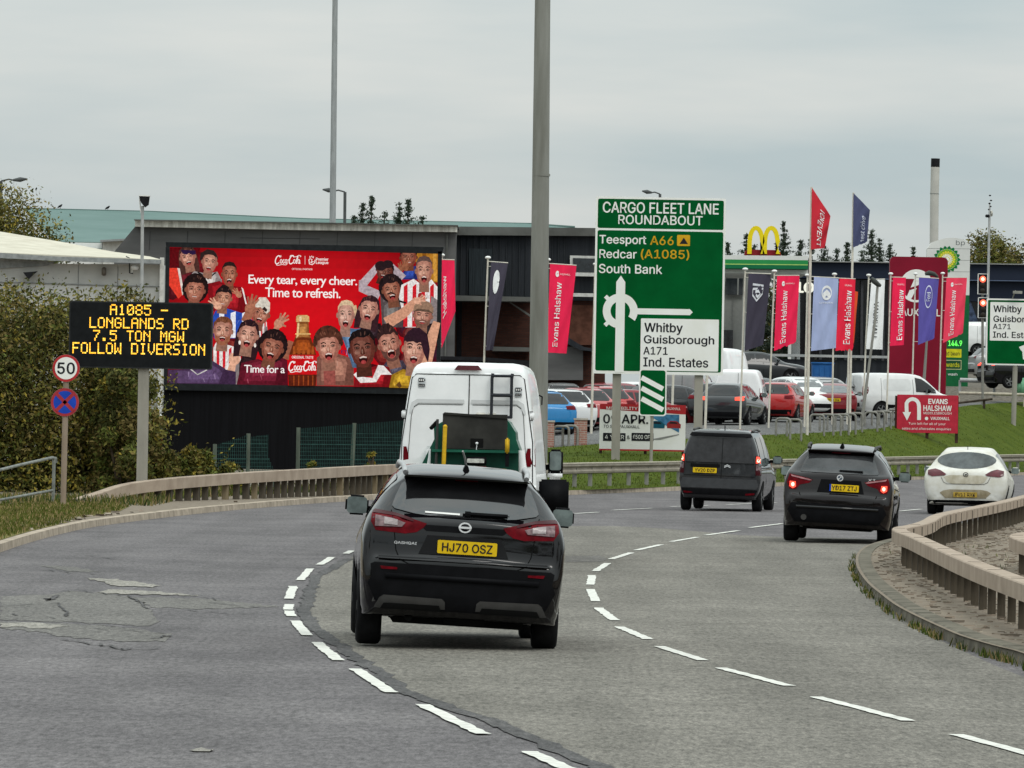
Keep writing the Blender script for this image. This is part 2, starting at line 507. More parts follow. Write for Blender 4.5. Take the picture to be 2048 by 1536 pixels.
# ------------------------------------------------------------------ kerbs
def cat(P, n=4):
    P = [Vector(p) for p in P]
    out_ = []
    for i in range(len(P) - 1):
        p0 = P[max(0, i - 1)]; p1 = P[i]; p2 = P[i + 1]; p3 = P[min(len(P) - 1, i + 2)]
        for k in range(n):
            t = k / n
            out_.append(0.5 * ((2 * p1) + (p2 - p0) * t + (2 * p0 - 5 * p1 + 4 * p2 - p3) * t * t + (3 * p1 - p0 - 3 * p2 + p3) * t ** 3))
    out_.append(P[-1])
    return out_
def sweep(mb, P, prof, m, closed=False, smooth=False):
    """profile points are (side, up); side is measured to the left of the path"""
    n = len(P); k = len(prof)
    vs = []
    for i, p in enumerate(P):
        a = P[max(0, i - 1)]; b = P[min(n - 1, i + 1)]
        t = (b - a); t.z = 0; t.normalize()
        s_ = Vector((-t.y, t.x, 0))
        for d, h in prof:
            vs.append(p + s_ * d + Vector((0, 0, h)))
    fs = []
    for i in range(n - 1):
        for j in range(k if closed else k - 1):
            j2 = (j + 1) % k
            fs.append((i * k + j, i * k + j2, (i + 1) * k + j2, (i + 1) * k + j))
    if closed:
        fs.append(tuple(range(k))); fs.append(tuple(range((n - 1) * k, n * k))[::-1])
    mb.add(vs, fs, m, smooth)
KL_PX = [(0, 1105), (60, 1085), (130, 1066), (200, 1052), (330, 1035), (450, 1022), (600, 1009), (690, 1003), (780, 998), (900, 995), (1130, 990), (1200, 987), (1340, 982), (1570, 972), (1820, 960), (2048, 950), (2250, 942)]
KL = [Vector((-6.4, 40, 0)), Vector((-6.9, 70, 0))] + [Gp(x, y, 0) for x, y in KL_PX]
KLs = cat(KL, 4)
b = MB(); sweep(b, KLs, [(0.0, -0.03), (0.015, 0.115), (0.14, 0.125), (0.14, 0.05)], M_KERB)
struct(b.build('kerb'))

KI_PX = [(2300, 1445), (2120, 1368), (2046, 1332), (1985, 1315), (1921, 1295), (1872, 1273), (1827, 1251), (1790, 1230), (1762, 1208), (1735, 1184), (1718, 1160), (1711, 1140), (1714, 1122), (1728, 1108), (1752, 1098), (1790, 1088), (1850, 1073), (1950, 1052), (2060, 1033), (2300, 1005)]
KI = cat([Vector((4.75, -18, 0)), Vector((4.7, 12, 0))] + [Gp(x, y, 0) for x, y in KI_PX], 4)
b = MB(); sweep(b, KI, [(0.0, -0.03), (-0.02, 0.10), (-0.06, 0.125), (-0.22, 0.125), (-0.22, 0.02)], M_KERB2)
struct(b.build('island_kerb'))
b = MB(); b.poly([(p.x, p.y, 0.112) for p in KI] + [(30, 150, 0.112), (30, -18, 0.112)], M_DIRT)
struct(b.build('central_island'))
# ------------------------------------------------------------------ left verge and right bank
b = MB()
vl = [(p.x - 0.1, p.y, 0.118) for p in KLs[:44]]
vend = vl[-1]
b.poly(vl + [(vend[0] + 3.2, 340, 0.118), (-90, 340, 0.118), (-90, 40, 0.118)], M_DIRT)
struct(b.build('verge'))
gl = [(-200, 1100), (0, 1080), (60, 1062), (130, 1046), (170, 1034), (240, 1022), (260, 1012), (150, 1006), (60, 1008), (-200, 1012)]
b = MB(); b.poly([Gp(x, y, 0.124) for x, y in gl], M_GRASSL); struct(b.build('grass_verge'))

BCOL = [((880, 995), (860, 912, 211)), ((1010, 993), (1000, 902, 211)), ((1130, 990), (1130, 893, 212)), ((1240, 986), (1250, 884, 213)), ((1340, 982), (1380, 877, 215)), ((1450, 977), (1500, 871, 222)),
        ((1570, 972), (1620, 866, 232)), ((1700, 966), (1710, 860, 246)), ((1820, 960), (1790, 851, 262)), ((1920, 956), (1900, 816, 283)), ((2048, 950), (2040, 804, 303)), ((2250, 942), (2250, 798, 322)), ((2500, 935), (2500, 790, 342))]
rows = []
NR = 14
colsv = []
for kp, tp in BCOL:
    K0 = Gp(*kp, 0) + Vector((0, 0.12, 0.12)); K1 = K0 + Vector((0, 3.0, 0.06)); T = Wp(*tp)
    c_ = [K0, K1]
    for k in range(1, NR + 1):
        t = k / NR
        p = K1.lerp(T, t)
        s_ = t * t * (3 - 2 * t) * 0.35 + t * 0.65
        p.z = K1.z + (T.z - K1.z) * s_
        c_.append(p)
    colsv.append(c_)
# smooth the columns sideways
cs = list(zip(*[cat(list(r_), 3) for r_ in zip(*colsv)]))
bank_cols = cs
nr = len(bank_cols[0])
vs = [p for c_ in bank_cols for p in c_]
fs = [(i * nr + j, (i + 1) * nr + j, (i + 1) * nr + j + 1, i * nr + j + 1) for i in range(len(bank_cols) - 1) for j in range(nr - 1)]
b = MB(); b.add(vs, fs, M_GRASS, True)
struct(b.build('grass_bank'))
BANK = BVHTree.FromPolygons([tuple(p) for p in vs], fs)
top = [c_[-1] for c_ in bank_cols]
vs2, fs2 = [], []
LOTP = ((0, -.03), (6, .33), (30, .58), (90, 1.05), (230, 2.0))
for i, p in enumerate(top):       # the lot lies a step above the grass and climbs gently away
    k_ = 1.0 if p.x < 15 else max(.35, 1 - (p.x - 15) * .16)
    for dy, dz in LOTP:
        vs2.append(Vector((p.x * (p.y + dy) / p.y, p.y + dy, p.z + dz * (k_ if dz > 0 else 1))))
for i in range(len(top) - 1):
    for k in range(4):
        fs2.append((i * 5 + k, (i + 1) * 5 + k, (i + 1) * 5 + k + 1, i * 5 + k + 1))
b = MB(); b.add(vs2, fs2, M_LOT, True)
struct(b.build('car_park'))
LOT = BVHTree.FromPolygons([tuple(p) for p in vs2], fs2)
def land_z(x, y):
    z = -0.06
    for t_ in (BANK, LOT):
        h = t_.ray_cast(Vector((x, y, 50)), Vector((0, 0, -1)))
        if h[0] is not None:
            z = max(z, h[0].z)
    return z if z > -0.05 else 0.118
def on_bank(px, py):
    o = Vector((0, 0, HC)); d = (Wp(px, py, 100) - o).normalized()
    h = BANK.ray_cast(o, d)
    return h[0] if h[0] is not None else None

# ------------------------------------------------------------------ grass, weeds, litter (uncountable)
def blades(name, spots, h, w, mats_, n_per=1):
    mb = MB()
    R_ = random.Random(hash(name) % 1000)
    for p in spots:
        a = R_.uniform(0, pi); hh = h * R_.uniform(0.5, 1.3); ww = w * R_.uniform(0.6, 1.3)
        dx, dy = cos(a) * ww, sin(a) * ww
        lx, ly = R_.uniform(-.5, .5) * hh, R_.uniform(-.5, .5) * hh
        x, y, z = p
        mb.add([(x - dx, y - dy, z - 0.01), (x + dx, y + dy, z - 0.01), (x + lx + dx * .3, y + ly + dy * .3, z + hh * .9), (x + lx - dx * .3, y + ly, z + hh)], [(0, 1, 2, 3)], R_.choice(mats_))
    o = mb.build(name, fix=False); o['kind'] = 'stuff'
    return o
M_BL1 = mat('blade_green', (0.052, 0.080, 0.010), 0.8, var=0.4, scale=2)
M_BL2 = mat('blade_olive', (0.095, 0.100, 0.020), 0.8, var=0.4, scale=2)
M_BL3 = mat('blade_straw', (0.28, 0.21, 0.10), 0.85, var=0.3, scale=2)
M_BL4 = mat('blade_dark', (0.035, 0.060, 0.018), 0.8, var=0.4, scale=2)
M_BL5 = mat('blade_bright', (0.078, 0.105, 0.011), 0.8, var=0.4, scale=2)
R1 = random.Random(3)
def in_poly(x, y, P):
    c = False; n = len(P)
    for i in range(n):
        x1, y1 = P[i]; x2, y2 = P[i - 1]
        if (y1 > y) != (y2 > y) and x < (x2 - x1) * (y - y1) / (y2 - y1) + x1:
            c = not c
    return c
sp = []
glp = [(Gp(x, y, .12).x, Gp(x, y, .12).y) for x, y in gl]
while len(sp) < 16000:
    x, y = R1.uniform(-12, -4), R1.uniform(85, 142)
    if in_poly(x, y, glp):
        sp.append((x, y, 0.12))
blades('grass', sp, 0.07, 0.012, [M_BL1, M_BL2, M_BL2, M_BL3])
# rough growth along the foot of the left railing, rail and hedge
sp = []
for _ in range(2600):
    x = R1.uniform(-14, -7.2); y = 133 + R1.uniform(-1.5, 6)
    sp.append((x, y, 0.118))
for _ in range(3600):
    t = R1.random(); p = Gp(170, 1006, .118).lerp(Gp(780, 975, .118), t)
    sp.append((p.x + R1.uniform(-.4, .4), p.y + abs(R1.gauss(0, 1.6)) + (.25 if R1.random() < .9 else -1.0), 0.118))
blades('weeds', sp, 0.17, 0.016, [M_BL2, M_BL3, M_BL4, M_BL2])
sp = []
kq = [p for p in KI if 50 < p.y < 100]
for _ in range(1500):
    i = R1.randrange(len(kq) - 1); p = kq[i].lerp(kq[i + 1], R1.random())
    if (sin(p.y * 0.9) + sin(p.y * 2.3 + 1)) * 0.5 + R1.uniform(-.4, .5) > 0.05:
        sp.append((p.x - R1.uniform(0.0, 0.09), p.y, 0.0))
for _ in range(900):
    y = R1.uniform(60, 118)
    cx = R1.choice([5.9, 6.6, 7.4])
    if (sin(y * 0.8 + cx) + sin(y * 1.9)) > 0.9 and in_poly(cx - .4, y, [(p.x, p.y) for p in KI] + [(30, 150), (30, -18)]):
        sp.append((cx + R1.uniform(-.25, .25), y, 0.11))
blades('kerb_weeds', sp, 0.075, 0.009, [M_BL1, M_BL2, M_BL4, M_BL3])
mb = MB()
M_LIT1 = mat('litter_bark', (0.19, 0.15, 0.115), 0.95, var=0.4); M_LIT2 = mat('litter_pale', (0.27, 0.23, 0.18), 0.9, var=0.3); M_LIT3 = mat('litter_dark', (0.13, 0.105, 0.082), 0.95, var=0.3)
kip = [(p.x, p.y) for p in KI] + [(30, 150), (30, -18)]
c_ = 0
while c_ < 8000:
    x, y = R1.uniform(3.6, 12), R1.uniform(48, 125)
    if not in_poly(x - 0.25, y, kip):
        continue
    c_ += 1
    a = R1.gauss(0, .55); l = R1.uniform(.012, .065) if c_ % 12 else R1.uniform(.01, .02); w = R1.uniform(.0015, .004) if c_ % 12 else R1.uniform(.005, .011)
    d = Vector((cos(a), sin(a), 0)) * l; n_ = Vector((-sin(a), cos(a), 0)) * w
    z = 0.114 + R1.uniform(0, .012); c0 = Vector((x, y, z)); up = Vector((0, 0, R1.uniform(0.004, .016)))
    mb.add([c0 - d - n_, c0 + d - n_, c0 + d + n_ + up, c0 - d + n_ + up], [(0, 1, 2, 3)], R1.choice([M_LIT1, M_LIT1, M_LIT3, M_LIT3, M_LIT2]))
o = mb.build('litter', fix=False); o['kind'] = 'stuff'
mb = MB()
for _ in range(2600):   # leaf litter on the left verge under the rail
    t = R1.random(); p = Gp(90, 1052, .118).lerp(Gp(800, 985, .118), t)
    x, y = p.x + R1.uniform(-.6, 1.6), p.y + R1.uniform(-6, 6)
    a = R1.uniform(0, pi); l = R1.uniform(.03, .09); w = R1.uniform(.01, .03)
    if y > 150 or x > -2: continue
    d = Vector((cos(a), sin(a), 0)) * l; n_ = Vector((-sin(a), cos(a), 0)) * w
    c0 = Vector((x, y, 0.125)); up = Vector((0, 0, R1.uniform(0.0, .04)))
    # keep it behind the kerb
    if any((x - q.x) > -0.15 and abs(y - q.y) < 4 for q in KLs[4:40]): continue
    mb.add([c0 - d - n_, c0 + d - n_, c0 + d + n_ + up, c0 - d + n_ + up], [(0, 1, 2, 3)], R1.choice([M_LIT1, M_LIT3, M_LIT2]))
o = mb.build('leaf_litter', fix=False); o['kind'] = 'stuff'
sp = []
for _ in range(14000):  # longer blades over the bank so the turf is not a smooth sheet
    c0 = R1.choice(bank_cols[4:]); j = R1.randrange(len(c0) - 1); i = bank_cols.index(c0)
    if i + 1 >= len(bank_cols): continue
    p = c0[j].lerp(c0[j + 1], R1.random()).lerp(bank_cols[i + 1][j].lerp(bank_cols[i + 1][j + 1], R1.random()), R1.random())
    sp.append((p.x, p.y, p.z))
blades('bank_grass', sp, 0.055, 0.014, [M_BL1, M_BL5, M_BL2])
# ================================================================== RAILS, FENCES, SIGNS, BUILDINGS
def disp(r, g_, b_, k=0.80):
    return tuple(min(0.92, s2l(c) / k) for c in (r, g_, b_))
M_BEAM = mat('rail_beam', (0.30, 0.232, 0.178), 0.85, col2=(0.40, 0.32, 0.25), scale=2.0, bump=0.15, bscale=12, spec=0.2)
M_JOINT = mat('rail_joint', (0.05, 0.045, 0.04), 0.9)
M_TIMBER = mat('rail_post', (0.040, 0.034, 0.026), 0.95, col2=(0.100, 0.083, 0.062), scale=5.0, bump=0.5, bscale=14, spec=0.1, stretch=(1, 1, .3))
M_TIMB2 = mat('rail_post_tan', (0.13, 0.10, 0.06), 0.95, col2=(0.24, 0.19, 0.12), scale=5.0, spec=0.1, stretch=(1, 1, .3))
M_GALV = mat('galvanised', (0.33, 0.34, 0.34), 0.6, metal=0.25, col2=(0.45, 0.45, 0.44), scale=3.0)
M_GALVD = mat('galvanised_dull', (0.20, 0.195, 0.175), 0.75, metal=0.1, col2=(0.32, 0.31, 0.28), scale=2.2, stretch=(1, 1, .25))
M_POST = mat('sign_post_metal', (0.25, 0.235, 0.20), 0.75, col2=(0.36, 0.335, 0.29), scale=1.8, stretch=(1, 1, .3))
M_BLK = mat('matt_black', (0.012, 0.012, 0.014), 0.7, var=0.3)
M_WHITE = mat('white_paint', (0.72, 0.71, 0.68), 0.6, col2=(0.82, 0.81, 0.79), scale=2.0)
M_SGREEN = mat('sign_green', (0.0008, 0.085, 0.0195), 0.6, var=0.14, scale=1.2, spec=0.03)
M_SWHITE = mat('sign_white', (0.80, 0.79, 0.74), 0.55, col2=(0.86, 0.85, 0.83), scale=1.5, spec=0.1)
M_SYEL = mat('sign_yellow', (0.62, 0.34, 0.015), 0.55, spec=0.08)
M_SBLK = mat('sign_black', (0.02, 0.02, 0.025), 0.6, spec=0.06)
M_SRED = mat('sign_red', (0.42, 0.03, 0.035), 0.55, spec=0.08)
M_SBLUE = mat('sign_blue', (0.015, 0.06, 0.42), 0.55, spec=0.08)
M_SGREY = mat('sign_back', (0.25, 0.25, 0.24), 0.6)

def resample(P, step):
    out_ = [P[0].copy()]; acc = 0.0
    for i in range(len(P) - 1):
        a, b = P[i], P[i + 1]; L = (b - a).length; d = step - acc
        while d <= L:
            out_.append(a.lerp(b, d / L)); d += step
        acc = (acc + L) % step if L < step else (L - (d - step))
    return out_
def box_rail(label, P, tops, z0, bw, bh, step, post_w, inset=0.0, joints=6, start=0):
    """box-section road rail: P plan path, tops = beam top height at each path point"""
    root = thing('guard_rail', label, 'guard rail', P[0])
    o = P[0]
    Q = [Vector((p.x, p.y, t)) for p, t in zip(P, tops)]
    Qs = cat(Q, 5)
    b = MB()
    rel = [q - o for q in Qs]
    sweep(b, rel, [(-bw / 2, -bh), (-bw / 2, -0.012), (-bw / 2 + .012, 0), (bw / 2 - .012, 0), (bw / 2, -0.012), (bw / 2, -bh)], M_BEAM, closed=True)
    b.build('beam', root)
    js = resample(Qs, joints)
    for i, p in enumerate(js[1:-1]):
        if inset and p.y > 97: continue      # on the far run the joints are covered by the posts
        b = MB()
        a = js[i]; t = (js[i + 2] - a); t.z = 0; t.normalize()
        ang = math.atan2(t.y, t.x)
        b.box(p - o + Vector((0, 0, -0.003)), (0.03, bw * 0.7, 0.012), M_JOINT, rz=ang)
        b.build('joint', root)
    ps = resample(Qs, step)
    for i, p in enumerate(ps[start:]):
        t = (ps[min(len(ps) - 1, start + i + 1)] - ps[max(0, start + i - 1)]); ang = math.atan2(t.y, t.x)
        h = p.z - bh - z0
        if h < 0.05: continue
        if inset:
            t.z = 0; t.normalize(); p = p + Vector((t.y, -t.x, 0)) * inset; h = p.z - .03 - z0
        b = MB(); w = post_w * random.uniform(.9, 1.1)
        b.box((0, 0, (h - 0.1) / 2), (w, w, h + 0.1), M_TIMB2 if random.random() < .17 and bw < .205 else M_TIMBER, rz=ang + random.uniform(-.1, .1))
        b.build('post', root, (p.x - o.x, p.y - o.y, z0 - o.z))
    return root
LR = [((150, 1006), 0.20), ((195, 1005), 0.33), ((250, 1004), 0.50), ((330, 1003), 0.61), ((420, 1000), 0.67), ((500, 998), 0.72), ((600, 994), 0.76), ((700, 990), 0.80), ((780, 986), 0.82), ((900, 981), 0.83), ((1030, 977), 0.83)]
lrP = [Gp(x, y, 0.118) for (x, y), _ in LR]
box_rail('tan box-beam guard rail with ramped end curving along the left verge', lrP, [t for _, t in LR], 0.118, 0.20, 0.24, 0.72, 0.125, joints=4.5)
IR = [(4.86, 52), (4.90, 62.5), (4.98, 70), (5.14, 78), (5.28, 84.5), (5.33, 88.5), (5.48, 91.2), (5.80, 93.5), (6.25, 97.5), (6.95, 105), (8.1, 114), (9.4, 124), (11.2, 139), (13.5, 158)]
box_rail('tan box-beam guard rail bending round the near end of the dirt island', [Vector((x, y, 0.1)) for x, y in IR], [0.61] * len(IR), 0.11, 0.21, 0.17, 1.55, 0.080, inset=.07, joints=3.5)
IR2 = [(6.3, 55), (6.38, 66), (6.5, 76), (6.62, 84), (6.86, 87.5), (7.4, 90.5), (8.1, 94), (9.3, 103), (10.8, 114)]
box_rail('second tan box-beam rail inside the island at the right edge of the picture', [Vector((x, y, 0.1)) for x, y in IR2], [0.61] * len(IR2), 0.11, 0.21, 0.17, 1.2, 0.085, inset=.07, joints=3.5)

# corrugated steel rail on the far side of the carriageway
root = thing('crash_barrier', 'galvanised two-wave crash barrier along the foot of the grass bank', 'crash barrier', Gp(1060, 992, 0) + Vector((0, 1, .12)))
o_ = root.location.copy()
wp = cat([p + Vector((-0.25, 1.3, 0)) for p in KL[11:]], 5)
b = MB()
sweep(b, [p - o_ for p in wp], [(0.0, 0.52), (-0.075, 0.545), (-0.085, 0.60), (-0.02, 0.655), (-0.02, 0.685), (-0.085, 0.74), (-0.075, 0.80), (0.0, 0.83)], mat('barrier_weathered', (0.215, 0.19, 0.15), 0.7, col2=(0.31, 0.275, 0.22), scale=1.2), smooth=False)
b.build('rail', root)
M_RAILTOP = mat('rail_pale', (0.42, 0.38, 0.30), 0.8, var=0.2)
b = MB(); sweep(b, [p - o_ for p in wp], [(0.003, 0.832), (-0.09, 0.825), (-0.09, 0.795)], M_RAILTOP); b.build('rail_top_highlight', root)  # paler strip paints the highlight along the barrier's top edge
for p in resample(wp, 2.4):
    b = MB(); b.box((0, 0.10, 0.40), (0.12, 0.06, 0.86), M_GALVD); b.build('post', root, p - o_)

# pedestrian railing at far left
fr = thing('metal_railing', 'grey two-bar metal railing in front of the hedge at the far left', 'railing', Gp(108, 1008, .118))
o_ = fr.location.copy(); D_ = o_.y
M_RAILG = mat('railing_paint', (0.20, 0.21, 0.195), 0.65, var=0.3, scale=4)
tl = [(-260, 1012), (-140, 984), (0, 940), (40, 930), (80, 921), (104, 915.5), (111, 917), (112, 925)]
bl = [(-260, 1060), (-140, 1034), (0, 1000), (50, 991), (104, 981)]
def dl(x):  # the railing comes towards the camera to the left
    return D_ - (108 - x) * 0.035
b = MB(); b.tube([Wp(x, y, dl(x)) - o_ for x, y in tl], 0.032, M_RAILG); b.build('top_bar', fr)
b = MB(); b.tube([Wp(x, y, dl(x)) - o_ for x, y in bl], 0.028, M_RAILG); b.build('lower_bar', fr)
for x, yt in ((108, 917), (-60, 962), (-230, 1006)):
    p = Wp(x, yt, dl(x)) - o_
    b = MB(); b.tube([(p.x, p.y, 0.0), (p.x, p.y, p.z)], 0.034, M_RAILG); b.build('post', fr)

# ------------------------------------------------------------------ hedge and bushes
M_LF = [mat('hedge_leaf_olive', (0.1443, 0.1306, 0.0312), 0.7, var=0.45, scale=1.5, spec=0.08), mat('hedge_leaf_brown', (0.1521, 0.1158, 0.039), 0.75, var=0.4, scale=1.5, spec=0.1),
        mat('hedge_leaf_dark', (0.0515, 0.0546, 0.0156), 0.7, var=0.4, scale=1.5, spec=0.08), mat('hedge_leaf_yellow', (0.2652, 0.2026, 0.0351), 0.7, var=0.3, scale=1.5, spec=0.08), mat('hedge_leaf_green', (0.0897, 0.1075, 0.0234), 0.7, var=0.4, scale=1.5, spec=0.08)]
M_TWIG = mat('twig', (0.075, 0.058, 0.04), 0.9, var=0.3)
M_TRUNK = mat('bark', (0.07, 0.06, 0.05), 0.95, var=0.4, bump=0.5)
def leaf(mb, p, s, R_, m):
    n = Vector((R_.gauss(0, 1), R_.gauss(0, 1) - 0.6, R_.gauss(0, 1) + 0.5)).normalized()
    a = n.orthogonal().normalized(); a = Matrix.Rotation(R_.uniform(0, 6.28), 3, n) @ a
    c = n.cross(a)
    mb.add([p - a * s, p + c * s * 0.45 + n * s * .1, p + a * s, p - c * s * 0.45 + n * s * .1], [(0, 1, 2, 3)], m)
def bush(name, label, cat_, base, size, n, seed, leaf_s=0.1, weights=(4, 3, 4, 1.2, 2), lumps=30, shape=None, group=None, twigs=12):
    """foliage in uneven clumps through a volume; base is centre at ground"""
    R_ = random.Random(seed)
    root = thing(name, label, cat_, base, group=group)
    sx_, sy_, sz_ = size
    fo = MB()
    cl = []
    for _ in range(lumps):
        th = R_.uniform(0, 2 * pi); u = R_.uniform(0, 1); rr = R_.uniform(.35, 1.0) ** 0.5
        x = cos(th) * sx_ / 2 * rr * 0.88; y = sin(th) * sy_ / 2 * rr * 0.88
        prof = shape(u, x / (sx_ / 2)) if shape else (1 - (2 * max(0, u - 0.45)) ** 2.2 * 0.55)
        cl.append((Vector((x * prof, y * prof, sz_ * (0.05 + 0.90 * u))), R_.uniform(.16, .30) * min(sx_, sz_) * (0.7 if u > .8 else 1), R_.choices(range(5), weights)[0]))
    for i in range(n):
        c, rad, fav = cl[R_.randrange(lumps)]
        v = Vector((R_.gauss(0, 1), R_.gauss(0, 1), R_.gauss(0, 1))).normalized() * rad * R_.uniform(.55, 1.06)
        p = c + v
        if p.z < 0.02: p.z = R_.uniform(.02, .4)
        k = fav if R_.random() < 0.55 else R_.choices(range(5), weights)[0]
        leaf(fo, p, leaf_s * R_.uniform(.6, 1.5), R_, M_LF[k])
    for _ in range(twigs):   # shoots that stick out of the top
        c, rad, fav = cl[R_.randrange(lumps)]
        if c.z < sz_ * .6: continue
        p = c + Vector((R_.uniform(-.3, .3), -0.2, rad * .8)); d = Vector((R_.uniform(-.35, .35), R_.uniform(-.2, .2), 1)) * R_.uniform(.3, .8)
        for j in range(9):
            leaf(fo, p + d * (j / 8) + Vector((R_.uniform(-.06, .06), 0, R_.uniform(-.05, .05))), leaf_s * .8, R_, M_LF[R_.choices(range(5), weights)[0]])
    fo.build('foliage', root, fix=False)
    st = MB()
    for _ in range(max(3, lumps // 5)):
        c = cl[R_.randrange(lumps)][0]
        st.tube([(c.x * .3, c.y * .3, 0), (c.x * .6, c.y * .6, c.z * .5), c], [0.06, 0.04, 0.015], M_TWIG, n=5, cap=False)
    st.build('stem', root)
    return root
def wood():  # unseen trees added behind the camera to darken reflections in the car paint
    R_ = random.Random(77); f = MB()
    for _ in range(15000):
        x = R_.uniform(-110, 110); y = -16 - abs(R_.gauss(0, 7)) - abs(x) * .12
        if abs(x) < 9: y -= 4
        top_ = 11.5 + 3.0 * sin(x * .21) + 1.6 * sin(x * .63 + 2)
        z = top_ * R_.random() ** .8
        leaf(f, Vector((x, y, z)), R_.uniform(.5, 1.0), R_, M_LF[R_.choice((0, 2, 2, 4))])
    o = f.build('unseen_reflection_trees', fix=False); o['kind'] = 'stuff'
wood()
def hz(px, py, D, z=0.118):
    p = Wp(px, py, D); return Vector((p.x, D, z))
bush('hedge', 'tall olive and brown hedge filling the left side behind the speed sign', 'hedge', hz(96, 900, 151), (4.6, 4.0, 4.45), 60000, 11, 0.052, lumps=190, shape=lambda u, x: 1.0, twigs=50)
bush('hedge', 'tall hedge running off the left edge behind the metal railing', 'hedge', hz(-150, 900, 150), (3.4, 4.0, 3.6), 12000, 12, 0.065, lumps=70, shape=lambda u, x: 1.0)
bush('shrub', 'dark green shrub behind the post of the electronic message sign', 'shrub', hz(252, 900, 149), (1.45, 2.4, 3.1), 15000, 13, 0.055, weights=(3, 2, 6, .5, 3), lumps=55, shape=lambda u, x: 1.0)
bush('shrub', 'pale straggly shrub rising above the electronic message sign', 'shrub', hz(225, 900, 158), (1.9, 1.4, 4.55), 4200, 14, 0.055, weights=(5, 3, 2, 2, 3), lumps=26, shape=lambda u, x: 0.7, twigs=60)
bush('bush', 'low yellow-green bush in front of the foot of the big screen', 'bush', hz(378, 900, 152), (1.6, 1.6, 1.0), 5200, 15, 0.06, weights=(4, 2, 2, 3, 5), lumps=30)
bush('bush', 'small brown bush below the left corner of the big screen', 'bush', hz(322, 900, 150), (0.8, 1.2, 1.1), 2200, 16, 0.06, weights=(3, 3, 4, 1, 2), lumps=18)
bush('bush', 'low bush just left of the first mesh-fence post', 'bush', hz(448, 900, 153), (0.9, 1.2, 0.7), 1500, 17, 0.06, weights=(3, 1, 2, 3, 3), lumps=14)
bush('creeper', 'small bright creeper clinging to the middle mesh panel', 'creeper', hz(626, 900, 163.9, 0.45), (0.22, 0.2, 0.50), 300, 18, 0.05, weights=(1, 0, 0, 2, 6), lumps=10, twigs=0)
bush('creeper', 'small bright creeper clinging to the mesh panel beside the van', 'creeper', hz(743, 900, 163.9, 0.65), (0.22, 0.2, 0.50), 300, 19, 0.05, weights=(1, 0, 0, 2, 6), lumps=10, twigs=0)

# ------------------------------------------------------------------ green mesh fence below the screen
M_FGREEN = mat('fence_green', (0.020, 0.060, 0.052), 0.6, var=0.3)
M_FPOST = mat('fence_post_wood', (0.10, 0.12, 0.095), 0.85, var=0.3, scale=4, stretch=(1, 1, .3))
fo_ = thing('mesh_fence', 'green wire-mesh fence with wooden posts and one torn panel under the screen', 'fence', hz(600, 900, 165))
o_ = fo_.location.copy()
FP = [(430, 888, 161), (497, 867, 162), (597, 855, 164), (709, 846, 166), (812, 838, 168), (930, 832, 170)]
tops = []
for x, y, D_ in FP:
    p = Wp(x, y, D_); tops.append(p)
    b = MB(); h = p.z - .118
    lean = 0.06 if x == 709 else 0.0
    b.tube([(p.x - o_.x - lean, p.y - o_.y, 0), (p.x - o_.x, p.y - o_.y, h)], 0.05, M_FPOST, n=8); b.build('post', fo_)
for i in range(len(FP) - 1):
    a, c = tops[i], tops[i + 1]
    b = MB()
    W_ = (c - a).length; nx = int(W_ / 0.075)
    torn = (FP[i][0] == 497)
    def hgt(t):
        h = (a.z + (c.z - a.z) * t) - .118 - 0.03
        if torn:
            h = min(h - .06, max(0.0, (0.68 - t) * 3.0)) if t > 0.40 else h - .06
        return h
    for k in range(nx + 1):
        t = k / nx; p = a.lerp(c, t); h = hgt(t)
        if h < .03: continue
        x, y = p.x - o_.x, p.y - o_.y
        b.add([(x - .006, y, 0), (x + .006, y, 0), (x + .006, y, h), (x - .006, y, h)], [(0, 1, 2, 3)], M_FGREEN)
    for k in range(16):
        z = k * 0.095
        run = []
        for j in range(25):
            t = j / 24
            if hgt(t) > z: run.append(a.lerp(c, t) - o_)
        if len(run) > 1:
            p, q = run[0], run[-1]; hh = .012 if k % 4 == 0 else .005
            b.add([(p.x, p.y - .004, z - hh), (q.x, q.y - .004, z - hh), (q.x, q.y - .004, z + hh), (p.x, p.y - .004, z + hh)], [(0, 1, 2, 3)], M_FGREEN)
    b.build('mesh_panel', fo_)

# ------------------------------------------------------------------ electronic message sign
V = Face(283, 1005, 138.0)
vr = thing('message_sign', 'black electronic message sign showing amber lettering about a diversion', 'message sign', V.o)
M_VMS = mat('sign_housing', (0.022, 0.024, 0.025), 0.6, var=0.2)
M_VMSF = mat('sign_face_matt', (0.010, 0.011, 0.012), 0.85, var=0.2, spec=0.1)
x0, x1, z0, z1 = V.rect(139, 604, 425, 737)
b = MB(); b.slab(rrect(x0, x1, z0, z1, .05), -0.18, 0.18, M_VMS); b.build('housing', vr)
b = MB(); flat(b, rrect(x0 + .03, x1 - .03, z0 + .03, z1 - .03, .04), -0.184, M_VMSF); b.build('display', vr)
M_LED = mat('led_amber', (0.9, 0.5, 0.05), 0.5, emit=(1.0, 0.44, 0.025), estr=1.25)
M_LED2 = mat('led_amber_hot', (0.9, 0.6, 0.1), 0.5, emit=(1.0, 0.62, 0.08), estr=1.25)
